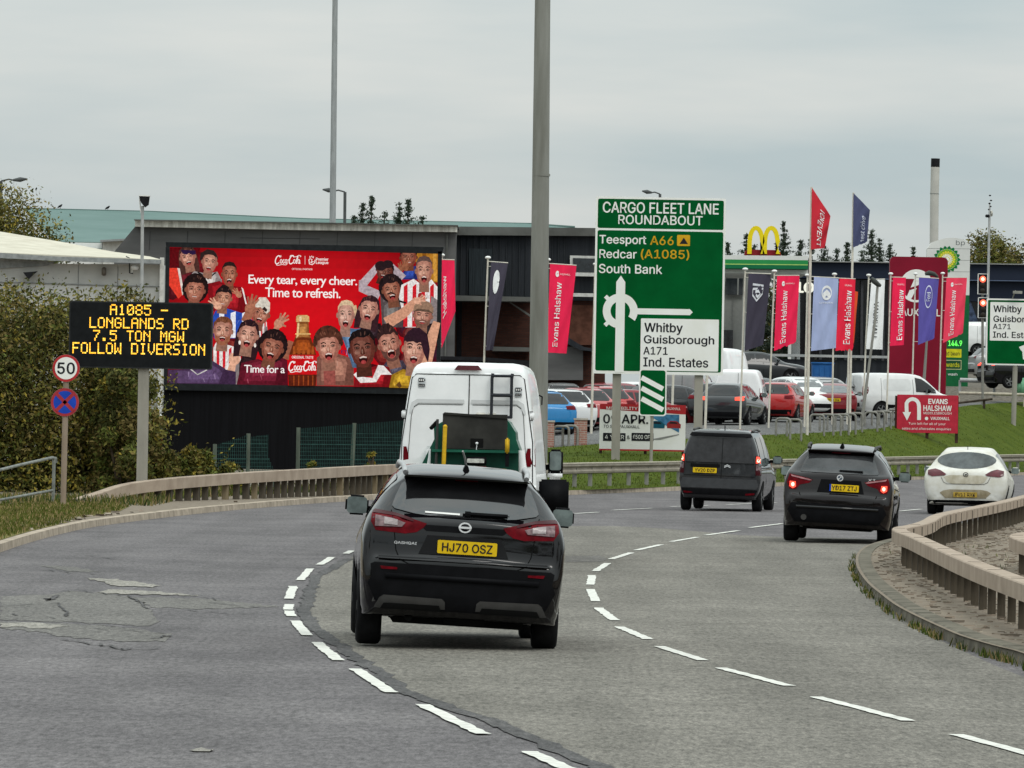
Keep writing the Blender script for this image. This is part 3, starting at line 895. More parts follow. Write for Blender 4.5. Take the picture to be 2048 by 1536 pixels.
DOTS = {'A': "01110 10001 10001 11111 10001 10001 10001", '1': "00100 01100 00100 00100 00100 00100 01110", '0': "01110 10001 10011 10101 11001 10001 01110", '8': "01110 10001 10001 01110 10001 10001 01110",
        '5': "11111 10000 11110 00001 00001 10001 01110", '-': "00000 00000 00000 11111 00000 00000 00000", 'L': "10000 10000 10000 10000 10000 10000 11111", 'O': "01110 10001 10001 10001 10001 10001 01110",
        'N': "10001 11001 10101 10011 10001 10001 10001", 'G': "01110 10001 10000 10111 10001 10001 01110", 'D': "11110 10001 10001 10001 10001 10001 11110", 'S': "01111 10000 10000 01110 00001 00001 11110",
        'R': "11110 10001 10001 11110 10100 10010 10001", '7': "11111 00001 00010 00100 00100 01000 01000", '.': "00000 00000 00000 00000 00000 01100 01100", 'T': "11111 00100 00100 00100 00100 00100 00100",
        'M': "10001 11011 10101 10101 10001 10001 10001", 'W': "10001 10001 10001 10101 10101 11011 10001", 'F': "11111 10000 10000 11110 10000 10000 10000", 'I': "01110 00100 00100 00100 00100 00100 01110",
        'V': "10001 10001 10001 10001 10001 01010 00100", 'E': "11111 10000 10000 11110 10000 10000 11111", ' ': ""}
R_ = random.Random(5)
for s_, xa, xb, ya, yb in (("A1085 -", 221, 337, 609.5, 632.5), ("LONGLANDS RD", 180, 378, 636, 659), ("7.5 TON MGW", 187, 369, 661.5, 684.5), ("FOLLOW DIVERSION", 146, 411, 686.5, 710.5)):
    b = MB()
    rx0, rx1, rz0, rz1 = V.rect(xa, ya, xb, yb)
    pitch = (rx1 - rx0) / (len(s_) * 6 - 1); ph = (rz1 - rz0) * .94 / 7
    for i, ch in enumerate(s_):
        for j, row in enumerate(DOTS[ch].split()):
            for k, bit in enumerate(row):
                if bit == '1':
                    cx = rx0 + (i * 6 + k + .5) * pitch; cz = rz1 - (j + .5) * ph
                    r_ = 0.44
                    b.add([(cx - pitch * r_, -.187, cz - ph * r_), (cx + pitch * r_, -.187, cz - ph * r_), (cx + pitch * r_, -.187, cz + ph * r_), (cx - pitch * r_, -.187, cz + ph * r_)], [(0, 1, 2, 3)], M_LED2 if R_.random() < .3 else M_LED)
    b.build('lettering', vr)
hw = 10.5 / V.k
b = MB(); b.box((0, 0, z0 / 2 - .1), (hw * 2, hw * 2, z0 + .2), M_POST); b.build('post', vr)

# ------------------------------------------------------------------ speed limit and no-stopping signs on one post
S = Face(126, 1010, 130.5)
sr_ = thing('speed_sign', 'speed limit 50 roundel above a blue no-stopping roundel on a thin post', 'road sign', S.o)
M_POSTB = mat('post_brown', (0.22, 0.165, 0.125), 0.8, col2=(0.34, 0.27, 0.21), scale=2, stretch=(1, 1, .3))
tp = S.q(133, 722)
b = MB(); b.tube([(0, 0.03, -.1), (tp[0], 0.03, tp[1])], 0.058, M_POSTB, n=12); b.build('post', sr_)
c1 = S.q(132.5, 736.5); r1 = 27.5 / S.k
b = MB(); b.slab(ell(*c1, r1, r1, 36), -0.04, -0.025, M_SGREY)
flat(b, ell(*c1, r1 * .99, r1 * .99, 36), -.043, M_SRED); flat(b, ell(*c1, r1 * .81, r1 * .81, 36), -.046, M_SWHITE)
text(b, "50", (c1[0] - r1 * .62, c1[0] + r1 * .62, c1[1] - r1 * .41, c1[1] + r1 * .41), -.049, M_SBLK, bold=0.03)
b.build('speed_roundel', sr_)
c2 = S.q(130, 804.5); r2 = 28.5 / S.k
b = MB(); b.slab(ell(*c2, r2, r2, 36), -0.04, -0.025, M_SGREY)
M_SRED2 = mat('sign_red_faded', (0.36, 0.035, 0.045), 0.6)
flat(b, ell(*c2, r2 * .99, r2 * .99, 36), -.043, M_SRED2); flat(b, ell(*c2, r2 * .80, r2 * .80, 36), -.046, M_SBLUE)
for s_ in (1, -1):
    d = .60 * r2; stroke(b, [(c2[0] - d, c2[1] - s_ * d), (c2[0] + d, c2[1] + s_ * d)], r2 * .24, -.049, M_SRED2)
b.build('no_stopping_roundel', sr_)

# ------------------------------------------------------------------ big green direction sign
bp_ = on_bank(1234, 920)
DS = bp_.y
D1 = Face(1234, 920, DS)
dr = thing('direction_sign', 'large green direction sign with roundabout diagram on two posts', 'direction sign', D1.o)
def sgn(f, root, name, plate, inner):
    pass
b = MB()
x0, x1, z0, z1 = D1.rect(1189, 395, 1449, 749)
ztop = z1; zs = D1.q(1319, 460)[1]
b.slab(rrect(x0, x1, z0, z1, .05), -0.03, 0.03, M_SGREY); b.build('panel', dr)
b = MB()
flat(b, rrect(x0, x1, z0, z1, .05), -.033, M_SWHITE)
t4 = 4.2 / D1.k
flat(b, rrect(x0 + t4, x1 - t4, zs + t4 * .5, z1 - t4, .05), -.036, M_SGREEN)
flat(b, rrect(x0 + t4, x1 - t4, z0 + t4 * 1.4, zs - t4 * .5, .06), -.036, M_SGREEN)
b.build('sign_face', dr)
b = MB()
def st_(s_, px, m=M_SWHITE, bold=.02, f=D1, y=-.040):
    text(b, s_, f.rect(*px), y, m, bold=bold)
st_("CARGO FLEET LANE", (1206, 405.5, 1437, 427)); st_("ROUNDABOUT", (1237, 431, 1405, 449.5))
st_("Teesport", (1199, 471, 1292, 492)); st_("A66", (1300.5, 472.5, 1347, 490), M_SYEL)
st_("Redcar", (1199, 499.5, 1273, 516.5)); st_("(A1085)", (1282, 499, 1378, 520), M_SYEL)
st_("South Bank", (1198, 529, 1324, 547))
flat(b, rrect(*D1.rect(1354, 470, 1380, 492), .03), -.040, M_SYEL)
tx0, tx1, tz0, tz1 = D1.rect(1359, 475, 1376, 488)
flat(b, [(tx0, tz0), (tx1, tz0), ((tx0 + tx1) / 2, tz1)], -.043, M_SBLK)
b.build('lettering', dr)
b = MB()
# roundabout diagram
cx, cz = D1.q(1240.5, 622); k_ = 1 / D1.k
flat(b, [(cx - 9 * k_, D1.q(1238, 745)[1]), (cx + 9 * k_, D1.q(1238, 745)[1]), (cx + 9 * k_, cz + 58 * k_), (cx, cz + 71 * k_), (cx - 9 * k_, cz + 58 * k_)], -.041, M_SWHITE)
for a0, a1 in ((radians(-33), radians(80)), (radians(100), radians(262))):
    n = 22; o1 = [(cx + 35 * k_ * cos(a0 + (a1 - a0) * i / n), cz + 35 * k_ * sin(a0 + (a1 - a0) * i / n)) for i in range(n + 1)]
    i1 = [(cx + 19.5 * k_ * cos(a0 + (a1 - a0) * i / n), cz + 19.5 * k_ * sin(a0 + (a1 - a0) * i / n)) for i in range(n + 1)]
    for i in range(n):
        b.add([(o1[i][0], -.040, o1[i][1]), (o1[i + 1][0], -.040, o1[i + 1][1]), (i1[i + 1][0], -.040, i1[i + 1][1]), (i1[i][0], -.040, i1[i][1])], [(0, 1, 2, 3)], M_SWHITE)
for an in (radians(136), radians(224)):
    stroke(b, [(cx + 33 * k_ * cos(an), cz + 33 * k_ * sin(an)), (cx + 42 * k_ * cos(an), cz + 42 * k_ * sin(an))], 8 * k_, -.041, M_SWHITE)
flat(b, [(cx + 30 * k_, cz - 6 * k_), (cx + 139 * k_, cz - 6 * k_), (cx + 145 * k_, cz), (cx + 139 * k_, cz + 6 * k_), (cx + 30 * k_, cz + 6 * k_)], -.0415, M_SWHITE)
b.build('diagram', dr)
b = MB()
wx0, wx1, wz0, wz1 = D1.rect(1281, 638, 1437, 742)
flat(b, rrect(wx0, wx1, wz0, wz1, .03), -.0395, M_SWHITE)
for s_, px in (("Whitby", (1289, 646, 1365, 669)), ("Guisborough", (1288, 671.5, 1428, 692)), ("A171", (1287, 694, 1335, 709)), ("Ind. Estates", (1287, 716, 1416, 734))):
    text(b, s_, D1.rect(*px), -.043, M_SBLK, bold=.025)
b.build('place_panel', dr)
for x in (1234, 1398):
    p = D1.q(x, 752 if x < 1300 else 755)
    zb = on_bank(x, 930 if x < 1300 else 915)
    b = MB(); b.box((p[0], .15, (z0 + .5) / 2 - .5), (.26, .2, z0 + 1.5), M_POST); b.build('post', dr)

cb_ = on_bank(1302, 921); CM = Face(1302, 921, min(cb_.y, DS) - 0.6)
mr = thing('marker_sign', 'small green countdown sign with three slanted white bars in front of the direction sign', 'road sign', CM.o)
x0, x1, z0, z1 = CM.rect(1278, 738, 1333, 832)
b = MB(); b.slab(rrect(x0, x1, z0, z1, .09), -.03, .02, M_SGREY); b.build('panel', mr)
b = MB(); flat(b, rrect(x0, x1, z0, z1, .09), -.033, M_SWHITE); e_ = 2.6 / CM.k; flat(b, rrect(x0 + e_, x1 - e_, z0 + e_, z1 - e_, .07), -.036, M_SGREEN)
for ya in (751, 772, 793):
    a = CM.q(1283, ya + 4); c = CM.q(1326, ya + 27)
    stroke(b, [a, c], 10 / CM.k, -.039, M_SWHITE)
b.build('sign_face', mr)
b = MB(); b.tube([(0, .05, -.3), (CM.q(1305, 800)[0], .05, z0 + .4)], .05, M_POST); b.build('post', mr)

# ------------------------------------------------------------------ second direction sign at the right edge
p_ = on_bank(2027, 850)
D2 = Face(2027, 850, p_.y)
dr2 = thing('direction_sign', 'green and white direction sign cut off by the right edge of the picture', 'direction sign', D2.o)
x0, x1, z0, z1 = D2.rect(1972, 598, 2115, 731)
b = MB(); b.slab(rrect(x0, x1, z0, z1, .05), -.03, .03, M_SGREY); b.build('panel', dr2)
b = MB(); flat(b, rrect(x0, x1, z0, z1, .05), -.034, M_SWHITE); e_ = 3 / D2.k; flat(b, rrect(x0 + e_, x1 - e_, z0 + e_, z1 - e_, .05), -.038, M_SGREEN)
flat(b, rrect(*D2.rect(1980, 605, 2107, 682), .03), -.042, M_SWHITE)
for s_, px in (("Whitby", (1987, 611, 2043, 628)), ("Guisborough", (1987, 632, 2090, 648)), ("A171", (1986, 648, 2021, 658)), ("Ind. Estates", (1986, 664, 2080, 676))):
    text(b, s_, D2.rect(*px), -.046, M_SBLK, bold=.025)
ax, az = D2.q(2040, 694)
flat(b, [(ax - .05, az), (ax + .2, az + .1), (ax + .35, az - .15), (ax + .22, az - .12), (ax + .3, az - .55), (ax + .14, az - .55), (ax + .1, az - .2), (ax + .02, az - .12)], -.046, M_SWHITE)
b.build('sign_face', dr2)
b = MB(); b.tube([(0, .08, -.3), (D2.q(2031, 725)[0], .08, z0 + .3)], .11, M_POST, n=12); b.build('post', dr2)
b = MB(); px_ = D2.v(2038, 586); b.tube([D2.v(2024, 600, .1), D2.v(2030, 582, -.3)], .03, M_GALVD); b.box(D2.v(2034, 585, -.35), (.4, .25, .12), M_GALVD); b.build('sign_light', dr2)

# ------------------------------------------------------------------ tall columns and masts
def column(name, label, cat_, x0, y0, x1, y1, D, r0, r1, m, z_base=None, joint=None):
    a = Wp(x1, y1, D); t = Wp(x0, y0, D)
    zb = land_z(a.x, a.y) if z_base is None else z_base
    root = thing(name, label, cat_, (a.x, a.y, zb))
    pts = [(0, 0, -.1), (t.x - a.x, 0, t.z - zb)]
    b = MB(); b.tube([Vector(pts[0]).lerp(Vector(pts[1]), k / 6) for k in range(7)], [r0 + (r1 - r0) * k / 6 for k in range(7)], m, n=16)
    b.build('column', root)
    return root
M_COL = mat('column_weathered', (0.17, 0.168, 0.145), 0.8, col2=(0.265, 0.265, 0.24), scale=1.3, stretch=(2, 2, .22), bump=0.1, bscale=8)
lc = column('lighting_column', 'thick grey lighting column rising out of the picture behind the white van', 'lighting column', 1088, -260, 1076, 905, 172, .262, .19, M_COL, z_base=None)
b = MB(); p = Wp(1082.5, 350, 172) - lc.location; b.tube([p + Vector((0, 0, -.03)), p + Vector((0, 0, .03))], .237, M_COL, n=16); b.build('joint_ring', lc)
lc2 = column('lighting_column', 'slim grey mast rising out of the picture behind the dark roof', 'lighting column', 672, -160, 662, 800, 262, .15, .10, mat('column_galv', (0.30, 0.31, 0.31), .7, var=.12, stretch=(2, 2, .3)), z_base=.118)
def lamp(label, xt, yt, xe, ye, D, y1=800, group=None):
    a = Wp(xt - 3, y1, D); zb = land_z(a.x, a.y)
    root = thing('street_lamp', label, 'street lamp', (a.x, a.y, zb), group=group)
    o = Vector(root.location); t = Wp(xt, yt, D) - o
    M_LAMP = mat('lamp_dark', (0.08, 0.085, 0.085), .6)
    b = MB(); b.tube([(0, 0, -.1), (t.x, 0, t.z)], .07, M_LAMP); b.build('column', root)
    e_ = Wp(xe, ye, D) - o; md = t.lerp(e_, .45)
    b = MB(); b.tube([t, t.lerp(e_, .3) + Vector((0, 0, .05)), md], .035, M_LAMP, n=6); b.build('arm', root)
    b = MB(); b.tube([md, md.lerp(e_, .5), e_], [.05, .11, .03], M_LAMP, n=8); b.build('lantern', root)
    return root
lamp('thin dark street lamp beside the slim mast above the roof', 690, 384, 645, 379, 300)
lamp('small street lamp peeping over the top of the green direction sign', 1320, 388, 1284, 382, 330)
lamp('street lamp at the far left edge above the tree', 2, 362, 55, 358, 285)

# floodlight pole over the white building
fl = column('floodlight_pole', 'slim pole with black floodlight in front of the white building', 'floodlight', 285, 412, 282, 900, 205, .06, .05, M_GALV, z_base=.118)
o_ = Vector(fl.location)
b = MB(); c = Wp(289, 402, 205) - o_; b.slab([(c.x - .17, c.z + .16), (c.x + .16, c.z + .14), (c.x + .13, c.z - .12), (c.x + .02, c.z - .20), (c.x - .1, c.z - .06)], -.15, .12, M_BLK); b.build('lamp_head', fl)
b = MB(); b.slab([(c.x - .18, c.z + .18), (c.x + .18, c.z + .17), (c.x + .17, c.z + .14), (c.x - .17, c.z + .15)], -.17, .13, M_WHITE); b.build('hood', fl)
b = MB(); b.tube([c + Vector((-.16, 0, .12)), c + Vector((-.12, 0, -.3)), Vector((c.x - .06, 0, c.z - .5))], .02, M_WHITE, n=6); b.build('bracket', fl)

# ------------------------------------------------------------------ buildings
M_WWALL = mat('white_wall', (0.40, 0.40, 0.385), 0.9, col2=(0.52, 0.515, 0.49), scale=0.8, bump=.1)
M_WROOF = mat('fibre_roof', (0.50, 0.46, 0.37), 0.9, col2=(0.62, 0.58, 0.48), scale=1.2)
M_GUT = mat('gutter_grey', (0.26, 0.27, 0.27), 0.7, var=.2)
M_GROOF = mat('green_roof', (0.115, 0.180, 0.165), 0.85, col2=(0.145, 0.215, 0.20), scale=0.25, spec=.1)
M_SKYL = mat('skylight_brown', (0.20, 0.175, 0.145), .8)
M_DGREY = mat('dark_render', (0.088, 0.086, 0.085), 0.85, col2=(0.128, 0.125, 0.123), scale=0.7, stretch=(.4, 1, 2.2))
M_FASC = mat('fascia_peeling', (0.42, 0.40, 0.35), 0.9, col2=(0.90, 0.87, 0.79), scale=2.2, stretch=(2, 1, .4))
M_DCLAD = mat('dark_cladding', (0.016, 0.018, 0.022), 0.7, col2=(0.030, 0.033, 0.038), scale=1.5, stretch=(3, 1, .2))
M_PARA = mat('parapet_grey', (0.085, 0.085, 0.078), 0.8, col2=(0.14, 0.14, 0.13), scale=.8)
M_GLASSD = mat('dark_glass', (0.020, 0.024, 0.028), 0.08, var=.3, spec=.6)
M_FRAME = mat('frame_white', (0.55, 0.54, 0.51), .7, var=.15)
def brick(name, c1, c2, mortar, scale=1.0):
    m = mat(name, c1, .9)
    t = m.node_tree; b_ = t.nodes['Principled BSDF']
    br = t.nodes.new('ShaderNodeTexBrick'); tcn = t.nodes.new('ShaderNodeTexCoord'); mpn = t.nodes.new('ShaderNodeMapping')
    mpn.inputs['Rotation'].default_value = (radians(90), 0, 0)
    br.inputs['Color1'].default_value = (*c1, 1); br.inputs['Color2'].default_value = (*c2, 1); br.inputs['Mortar'].default_value = (*mortar, 1)
    br.inputs['Scale'].default_value = scale; br.inputs['Brick Width'].default_value = .23; br.inputs['Row Height'].default_value = .075; br.inputs['Mortar Size'].default_value = .008
    t.links.new(tcn.outputs['Object'], mpn.inputs['Vector']); t.links.new(mpn.outputs[0], br.inputs['Vector']); t.links.new(br.outputs['Color'], b_.inputs['Base Color'])
    return m
M_BRICKD = brick('brick_dark_red', (0.055, 0.022, 0.016), (0.085, 0.032, 0.022), (0.04, 0.03, 0.028))
M_BRICKR = brick('brick_red', (0.30, 0.13, 0.10), (0.38, 0.19, 0.15), (0.42, 0.38, 0.34))
def wslab(b, px, D, depth, m):
    """outline traced on a wall plane at distance D, extruded away from the camera"""
    a = [Wp(x, y, D) for x, y in px]
    c = [p + Vector((0, depth, 0)) for p in a]
    n = len(a); tr = tessellate_polygon([[Vector((p.x, p.z, 0)) for p in a]])
    b.add(a + c, list(tr) + [tuple(i + n for i in t)[::-1] for t in tr] + [(i, (i + 1) % n, n + (i + 1) % n, n + i) for i in range(n)], m)
def wpart(name, root, px, D, depth, m):
    b = MB(); wslab(b, px, D, depth, m)
    o = b.build(name, root)
    for v in o.data.vertices:
        v.co -= Vector(root.location)
    return o
# white building
wb = thing('white_building', 'low white rendered building with pale roof behind the hedge', 'building', hz(160, 900, 230))
wpart('wall', wb, [(-200, 525), (325, 529), (318, 960), (-200, 950)], 230, 18, M_WWALL)
wpart('corner_post', wb, [(320, 515), (328, 515.2), (321, 960), (313, 960)], 229.7, .25, M_FRAME)
def sheet3(name, root, P, m, th=.08):
    P = [Vector(p) for p in P]; n = len(P)
    b = MB(); q = [p - Vector((0, 0, th)) for p in P]
    tr = tessellate_polygon([[Vector((p.x, p.y + p.z * .01, 0)) for p in P]])
    b.add([p - Vector(root.location) for p in P + q], list(tr) + [tuple(i + n for i in t)[::-1] for t in tr] + [(i, (i + 1) % n, n + (i + 1) % n, n + i) for i in range(n)], m)
    return b.build(name, root)
sheet3('roof', wb, [Wp(-200, 500, 229.4), Wp(-1, 505, 229.4), Wp(115, 513, 229.4), Wp(322, 519, 229.4), Wp(300, 513, 240), Wp(225, 503, 243), Wp(125, 484, 246), Wp(0, 463, 250), Wp(-200, 430, 255)], M_WROOF)
wpart('gutter', wb, [(-200, 501), (-1, 505.5), (115, 513), (322, 519.5), (322, 527.5), (115, 522), (-1, 516), (-200, 511)], 229.3, .14, M_GUT)
wpart('soffit', wb, [(-200, 513), (-1, 516.5), (112, 523), (95, 531), (-1, 537), (-200, 538)], 229.9, .4, M_GUT)
for pts in (((-100, 563), (40, 565), (225, 571), (320, 573)), ((-100, 580), (40, 583))):
    b = MB()
    for i in range(len(pts) - 1):
        a, c = Wp(*pts[i], 229.96) - Vector(wb.location), Wp(*pts[i + 1], 229.96) - Vector(wb.location)
        b.tube([a, c], .018, M_GUT, n=4)
    b.build('cable', wb)
for x in (157, 236):
    b = MB(); b.tube([Wp(x, 530, 229.99) - Vector(wb.location), Wp(x - 3, 690, 229.99) - Vector(wb.location)], .012, M_GUT, n=4); b.build('panel_joint', wb)
b = MB(); c = Wp(208, 543, 229.8) - Vector(wb.location); b.bbox(c, (.16, .2, .30), mat('wall_lamp_brown', (.14, .12, .10), .6), .03); b.build('wall_lamp', wb)
b = MB(); c = Wp(270, 535, 229.7) - Vector(wb.location); b.bbox(c, (.26, .3, .17), M_WHITE, .04); b.tube([c + Vector((-.1, .1, 0)), c + Vector((-.12, .15, -.18))], .03, M_WHITE); b.build('security_camera', wb)
b = MB(); b.tube([Wp(252, 513, 229.6) - Vector(wb.location), Wp(259, 516, 229.6) - Vector(wb.location), Wp(259, 546, 229.8) - Vector(wb.location), Wp(266, 547, 229.8) - Vector(wb.location)], .022, M_BLK, n=6); b.build('conduit', wb)
b = MB(); c = Wp(60, 548, 229.6) - Vector(wb.location); b.slab([(c.x - .24, c.z + .05), (c.x + .26, c.z + .1), (c.x + .1, c.z - .02), (c.x - .05, c.z - .18), (c.x - .16, c.z - .05)], c.y - .1, c.y + .25, M_BLK); b.build('floodlight', wb)

# green roofed shed far behind
gs = thing('shed', 'long shed with pale green metal roof and brown skylight strips at the back', 'shed', hz(400, 900, 345))
sheet3('roof', gs, [Wp(110, 483, 335), Wp(700, 492, 335), Wp(1190, 500, 335), Wp(1160, 456, 362), Wp(1060, 447, 362), Wp(620, 438, 362), Wp(300, 423, 362), Wp(50, 417, 362)], M_GROOF)
wpart('ridge_cap', gs, [(48, 415.5), (300, 421.5), (620, 436.5), (1060, 445.8), (1150, 452), (1150, 455), (1060, 448.5), (620, 440), (300, 425), (48, 419)], 361.8, .5, M_GROOF)
wpart('wall', gs, [(110, 484), (1190, 501), (1190, 800), (100, 800)], 336, 28, M_WWALL)
for a, c in (((78, 433), (145, 465)), ((148, 433), (215, 466)), ((205, 433), (266, 462))):
    # skylights lie in the roof slope
    def on_roof(x, y):
        d = (Wp(x, y, 100) - Vector((0, 0, HC)))
        A, B, C_ = Wp(110, 483, 335), Wp(700, 492, 335), Wp(620, 438, 362)
        n = (B - A).cross(C_ - A); t = (A - Vector((0, 0, HC))).dot(n) / d.dot(n)
        return Vector((0, 0, HC)) + d * t + Vector((0, 0, .05))
    w = 11
    sheet3('skylight', gs, [on_roof(*a), on_roof(a[0] + w, a[1]), on_roof(c[0] + w, c[1]), on_roof(*c)], M_SKYL, .03)
# a pale lean-to between the shed and the grey block
lb = thing('outbuilding', 'small white outbuilding wall below the green roof', 'outbuilding', hz(220, 900, 300))
wpart('wall', lb, [(205, 482), (262, 479), (262, 700), (205, 700)], 300, 6, M_FRAME)
wpart('roof', lb, [(200, 480), (266, 476.5), (266, 480), (200, 484)], 299.5, 7, M_GUT)
wpart('low_wall', lb, [(118, 484.5), (204, 486), (204, 700), (118, 700)], 300.5, 6, M_WHITE)
wpart('green_band', lb, [(118, 495), (204, 497), (204, 502), (118, 499)], 300.2, .25, M_GROOF)

# grey rendered block behind the screen
gb = thing('grey_building', 'dark grey rendered block with peeling white fascia behind the screen', 'building', hz(600, 900, 252))
wpart('wall', gb, [(228, 504), (272, 451), (912, 464), (905, 900), (228, 900)], 252, 14, M_DGREY)
wpart('fascia', gb, [(270, 441), (600, 446.5), (914, 452.5), (914, 464), (600, 460), (270, 453)], 251.6, 1.2, M_FASC)
wpart('roof_edge', gb, [(268, 438.5), (600, 444), (916, 450), (916, 452), (600, 446), (268, 440.7)], 251.3, 15, M_PARA)
for x in range(300, 900, 75):
    wpart('wall_joint', gb, [(x, 462), (x + .9, 462), (x - 1, 500), (x - 1.9, 500)], 251.985, .03, mat('joint_dark', (.05, .05, .05), .9))
wpart('wall_joint', gb, [(480, 475), (640, 477.2), (640, 478.2), (480, 476)], 251.98, .03, mat('joint_dark', (.05, .05, .05), .9))
wpart('downpipe', gb, [(893, 465), (896, 465), (892, 720), (889, 720)], 251.9, .15, M_PARA)
# dark clad block
db = thing('dark_building', 'black clad flat-roofed block with brick ground floor behind the flags', 'building', hz(1040, 900, 256))
wpart('wall', db, [(912, 466), (1200, 470), (1200, 602), (912, 597)], 256, 14, M_DCLAD)
wpart('parapet', db, [(910, 454), (920, 453), (1200, 456), (1200, 472), (910, 470)], 255.6, 15, M_PARA)
wpart('brick_wall', db, [(880, 597), (1210, 602), (1210, 800), (880, 800)], 256.2, 13, M_BRICKD)
wpart('canopy', db, [(872, 590), (1062, 594), (1062, 603), (872, 601)], 253.5, 2.5, M_PARA)
wpart('shutter', db, [(938, 497), (985, 498), (985, 590), (938, 590)], 255.9, .1, mat('shutter_dark', (.022, .028, .032), .6, stretch=(8, 1, .2), var=.4))
wpart('door_frame', db, [(1082, 692), (1166, 694), (1166, 760), (1082, 760)], 254.5, 1.6, M_DGREY)
wpart('lean_to_roof', db, [(1122, 655), (1132, 672), (1168, 694), (1192, 698), (1192, 703), (1160, 700), (1120, 680)], 254, 2.2, M_DCLAD)
wpart('downpipe', db, [(914, 600), (924, 600), (922, 780), (912, 780)], 255.9, .2, M_BLK)
wpart('stair_panel', db, [(880, 604), (914, 606), (914, 780), (880, 780)], 255.95, .1, mat('brick_brown', (.075, .035, .02), .9))
wpart('ledge', db, [(985, 693), (1060, 695), (1060, 703), (985, 702)], 254.8, 1.3, M_PARA)
w_ = wpart('window', db, [(1140, 511), (1190, 512), (1190, 552), (1140, 551)], 255.85, .12, M_FRAME)
wpart('window_pane', db, [(1146, 516), (1190, 517), (1190, 545), (1146, 544)], 255.8, .03, M_GLASSD)
wpart('ledge', db, [(1150, 545), (1200, 546), (1200, 553), (1150, 552)], 255.5, .3, M_FRAME)
wpart('ledge', db, [(1144, 586), (1200, 587), (1200, 594), (1144, 593)], 255.4, .4, M_FRAME)
wpart('brick_panel', db, [(1144, 610), (1192, 611), (1192, 690), (1136, 690)], 256.05, .1, mat('brick_warm', (.10, .042, .028), .9, var=.3, scale=3))
wpart('canopy_brace', db, [(1014, 602), (1018, 602), (1062, 630), (1062, 635)], 254.2, .1, M_PARA)
for x in list(range(922, 1060, 13)) + list(range(1105, 1140, 12)):
    wpart('cladding_rib', db, [(x, 473), (x + 1.2, 473), (x - .6, 592), (x - 1.8, 592)], 255.93, .08, mat('rib_dark', (.030, .033, .037), .6))
# low dark store in front of the grey block
ls = thing('store_roof', 'dark flat-roofed store with a projecting canopy arm above the white van', 'store', hz(960, 900, 235))
wpart('wall', ls, [(868, 722), (1062, 730), (1062, 900), (868, 900)], 236, 5, M_DGREY)
wpart('roof', ls, [(866, 712), (960, 714), (1066, 722), (1066, 728), (960, 722), (866, 719)], 235, 7, M_BLK)
wpart('canopy_arm', ls, [(1020, 722), (1062, 722), (1088, 735), (1086, 738), (1046, 736), (1024, 731)], 233.5, 1.4, M_BLK)
# ================================================================== VEHICLES
def paintm(name, col, **k):
    a = dict(rough=0.6, coat=1.0, var=0.05, scale=3.0, spec=0.0); a.update(k)
    return mat(name, col, **a)
PT = {
    'black': paintm('paint_black', (0.0035, 0.003, 0.004), var=.25), 'brownblack': paintm('paint_brown_black', (0.007, 0.0045, 0.005), var=.25),
    'white': paintm('paint_white', (0.70, 0.70, 0.69)), 'vanwhite': paintm('paint_van_white', (0.86, 0.86, 0.86), var=.05, rough=.45, coat=.5),
    'dirtywhite': paintm('paint_dirty_white', (0.70, 0.69, 0.65), col2=(0.58, 0.555, 0.48), scale=3.5, coat=.3, rough=.5),
    'grey': paintm('paint_grey', (0.030, 0.031, 0.034)), 'silver': paintm('paint_silver', (0.30, 0.30, 0.30), metal=.4), 'pale': paintm('paint_pale', (0.45, 0.46, 0.47)),
    'blue': paintm('paint_blue', (0.02, 0.20, 0.46)), 'skyblue': paintm('paint_pale_blue', (0.20, 0.36, 0.55)), 'red': paintm('paint_red', (0.38, 0.020, 0.020)), 'darkred': paintm('paint_dark_red', (0.20, 0.014, 0.020)),
    'pink': paintm('paint_faded_red', (0.42, 0.10, 0.10)), 'charcoal': paintm('paint_charcoal', (0.03, 0.032, 0.035)),
}
M_GLS = mat('car_glass', (0.005, 0.005, 0.006), 0.05, var=.2, spec=0.5)
M_GLSB = mat('van_glass_blue', (0.05, 0.09, 0.16), 0.08, var=.4, scale=5)
M_GLSG = mat('car_glass_pale', (0.10, 0.11, 0.115), 0.12, var=.3, spec=.8)
M_TYRE = mat('tyre_rubber', (0.012, 0.012, 0.013), 0.85, var=.3)
M_RIM = mat('wheel_rim', (0.20, 0.20, 0.20), 0.45, metal=.6)
M_PLAS = mat('trim_plastic', (0.0045, 0.0045, 0.0055), 0.55, var=.3, spec=.08)
M_PLASG = mat('trim_silver_grey', (0.048, 0.046, 0.044), 0.55, var=.15)
M_CHROME = mat('badge_chrome', (0.75, 0.75, 0.76), 0.35, metal=.2)
M_LENSR = mat('lamp_red', (0.115, 0.002, 0.006), 0.35, var=.3, scale=14, coat=.0, spec=.08)
M_LENSW = mat('lamp_clear', (0.17, 0.115, 0.12), 0.3, var=.45, scale=22, coat=.1)
M_LENSB = mat('lamp_dark_red', (0.045, 0.002, 0.005), 0.3, coat=.1)
M_LITR = mat('brake_light_lit', (0.8, 0.05, 0.03), 0.4, emit=(1.0, 0.09, 0.05), estr=1.3)
M_LITC = mat('brake_light_core', (1, .6, .45), 0.4, emit=(1.0, 0.62, 0.45), estr=1.6)
M_PLATE = mat('plate_yellow', (0.70, 0.46, 0.012), 0.5, var=.06)
M_PLATED = mat('plate_dirty', (0.42, 0.28, 0.05), 0.7, var=.3, scale=12)
M_UNDER = mat('underbody', (0.006, 0.006, 0.006), 0.9)
M_SEAM = mat('panel_gap', (0.004, 0.004, 0.004), 0.9)

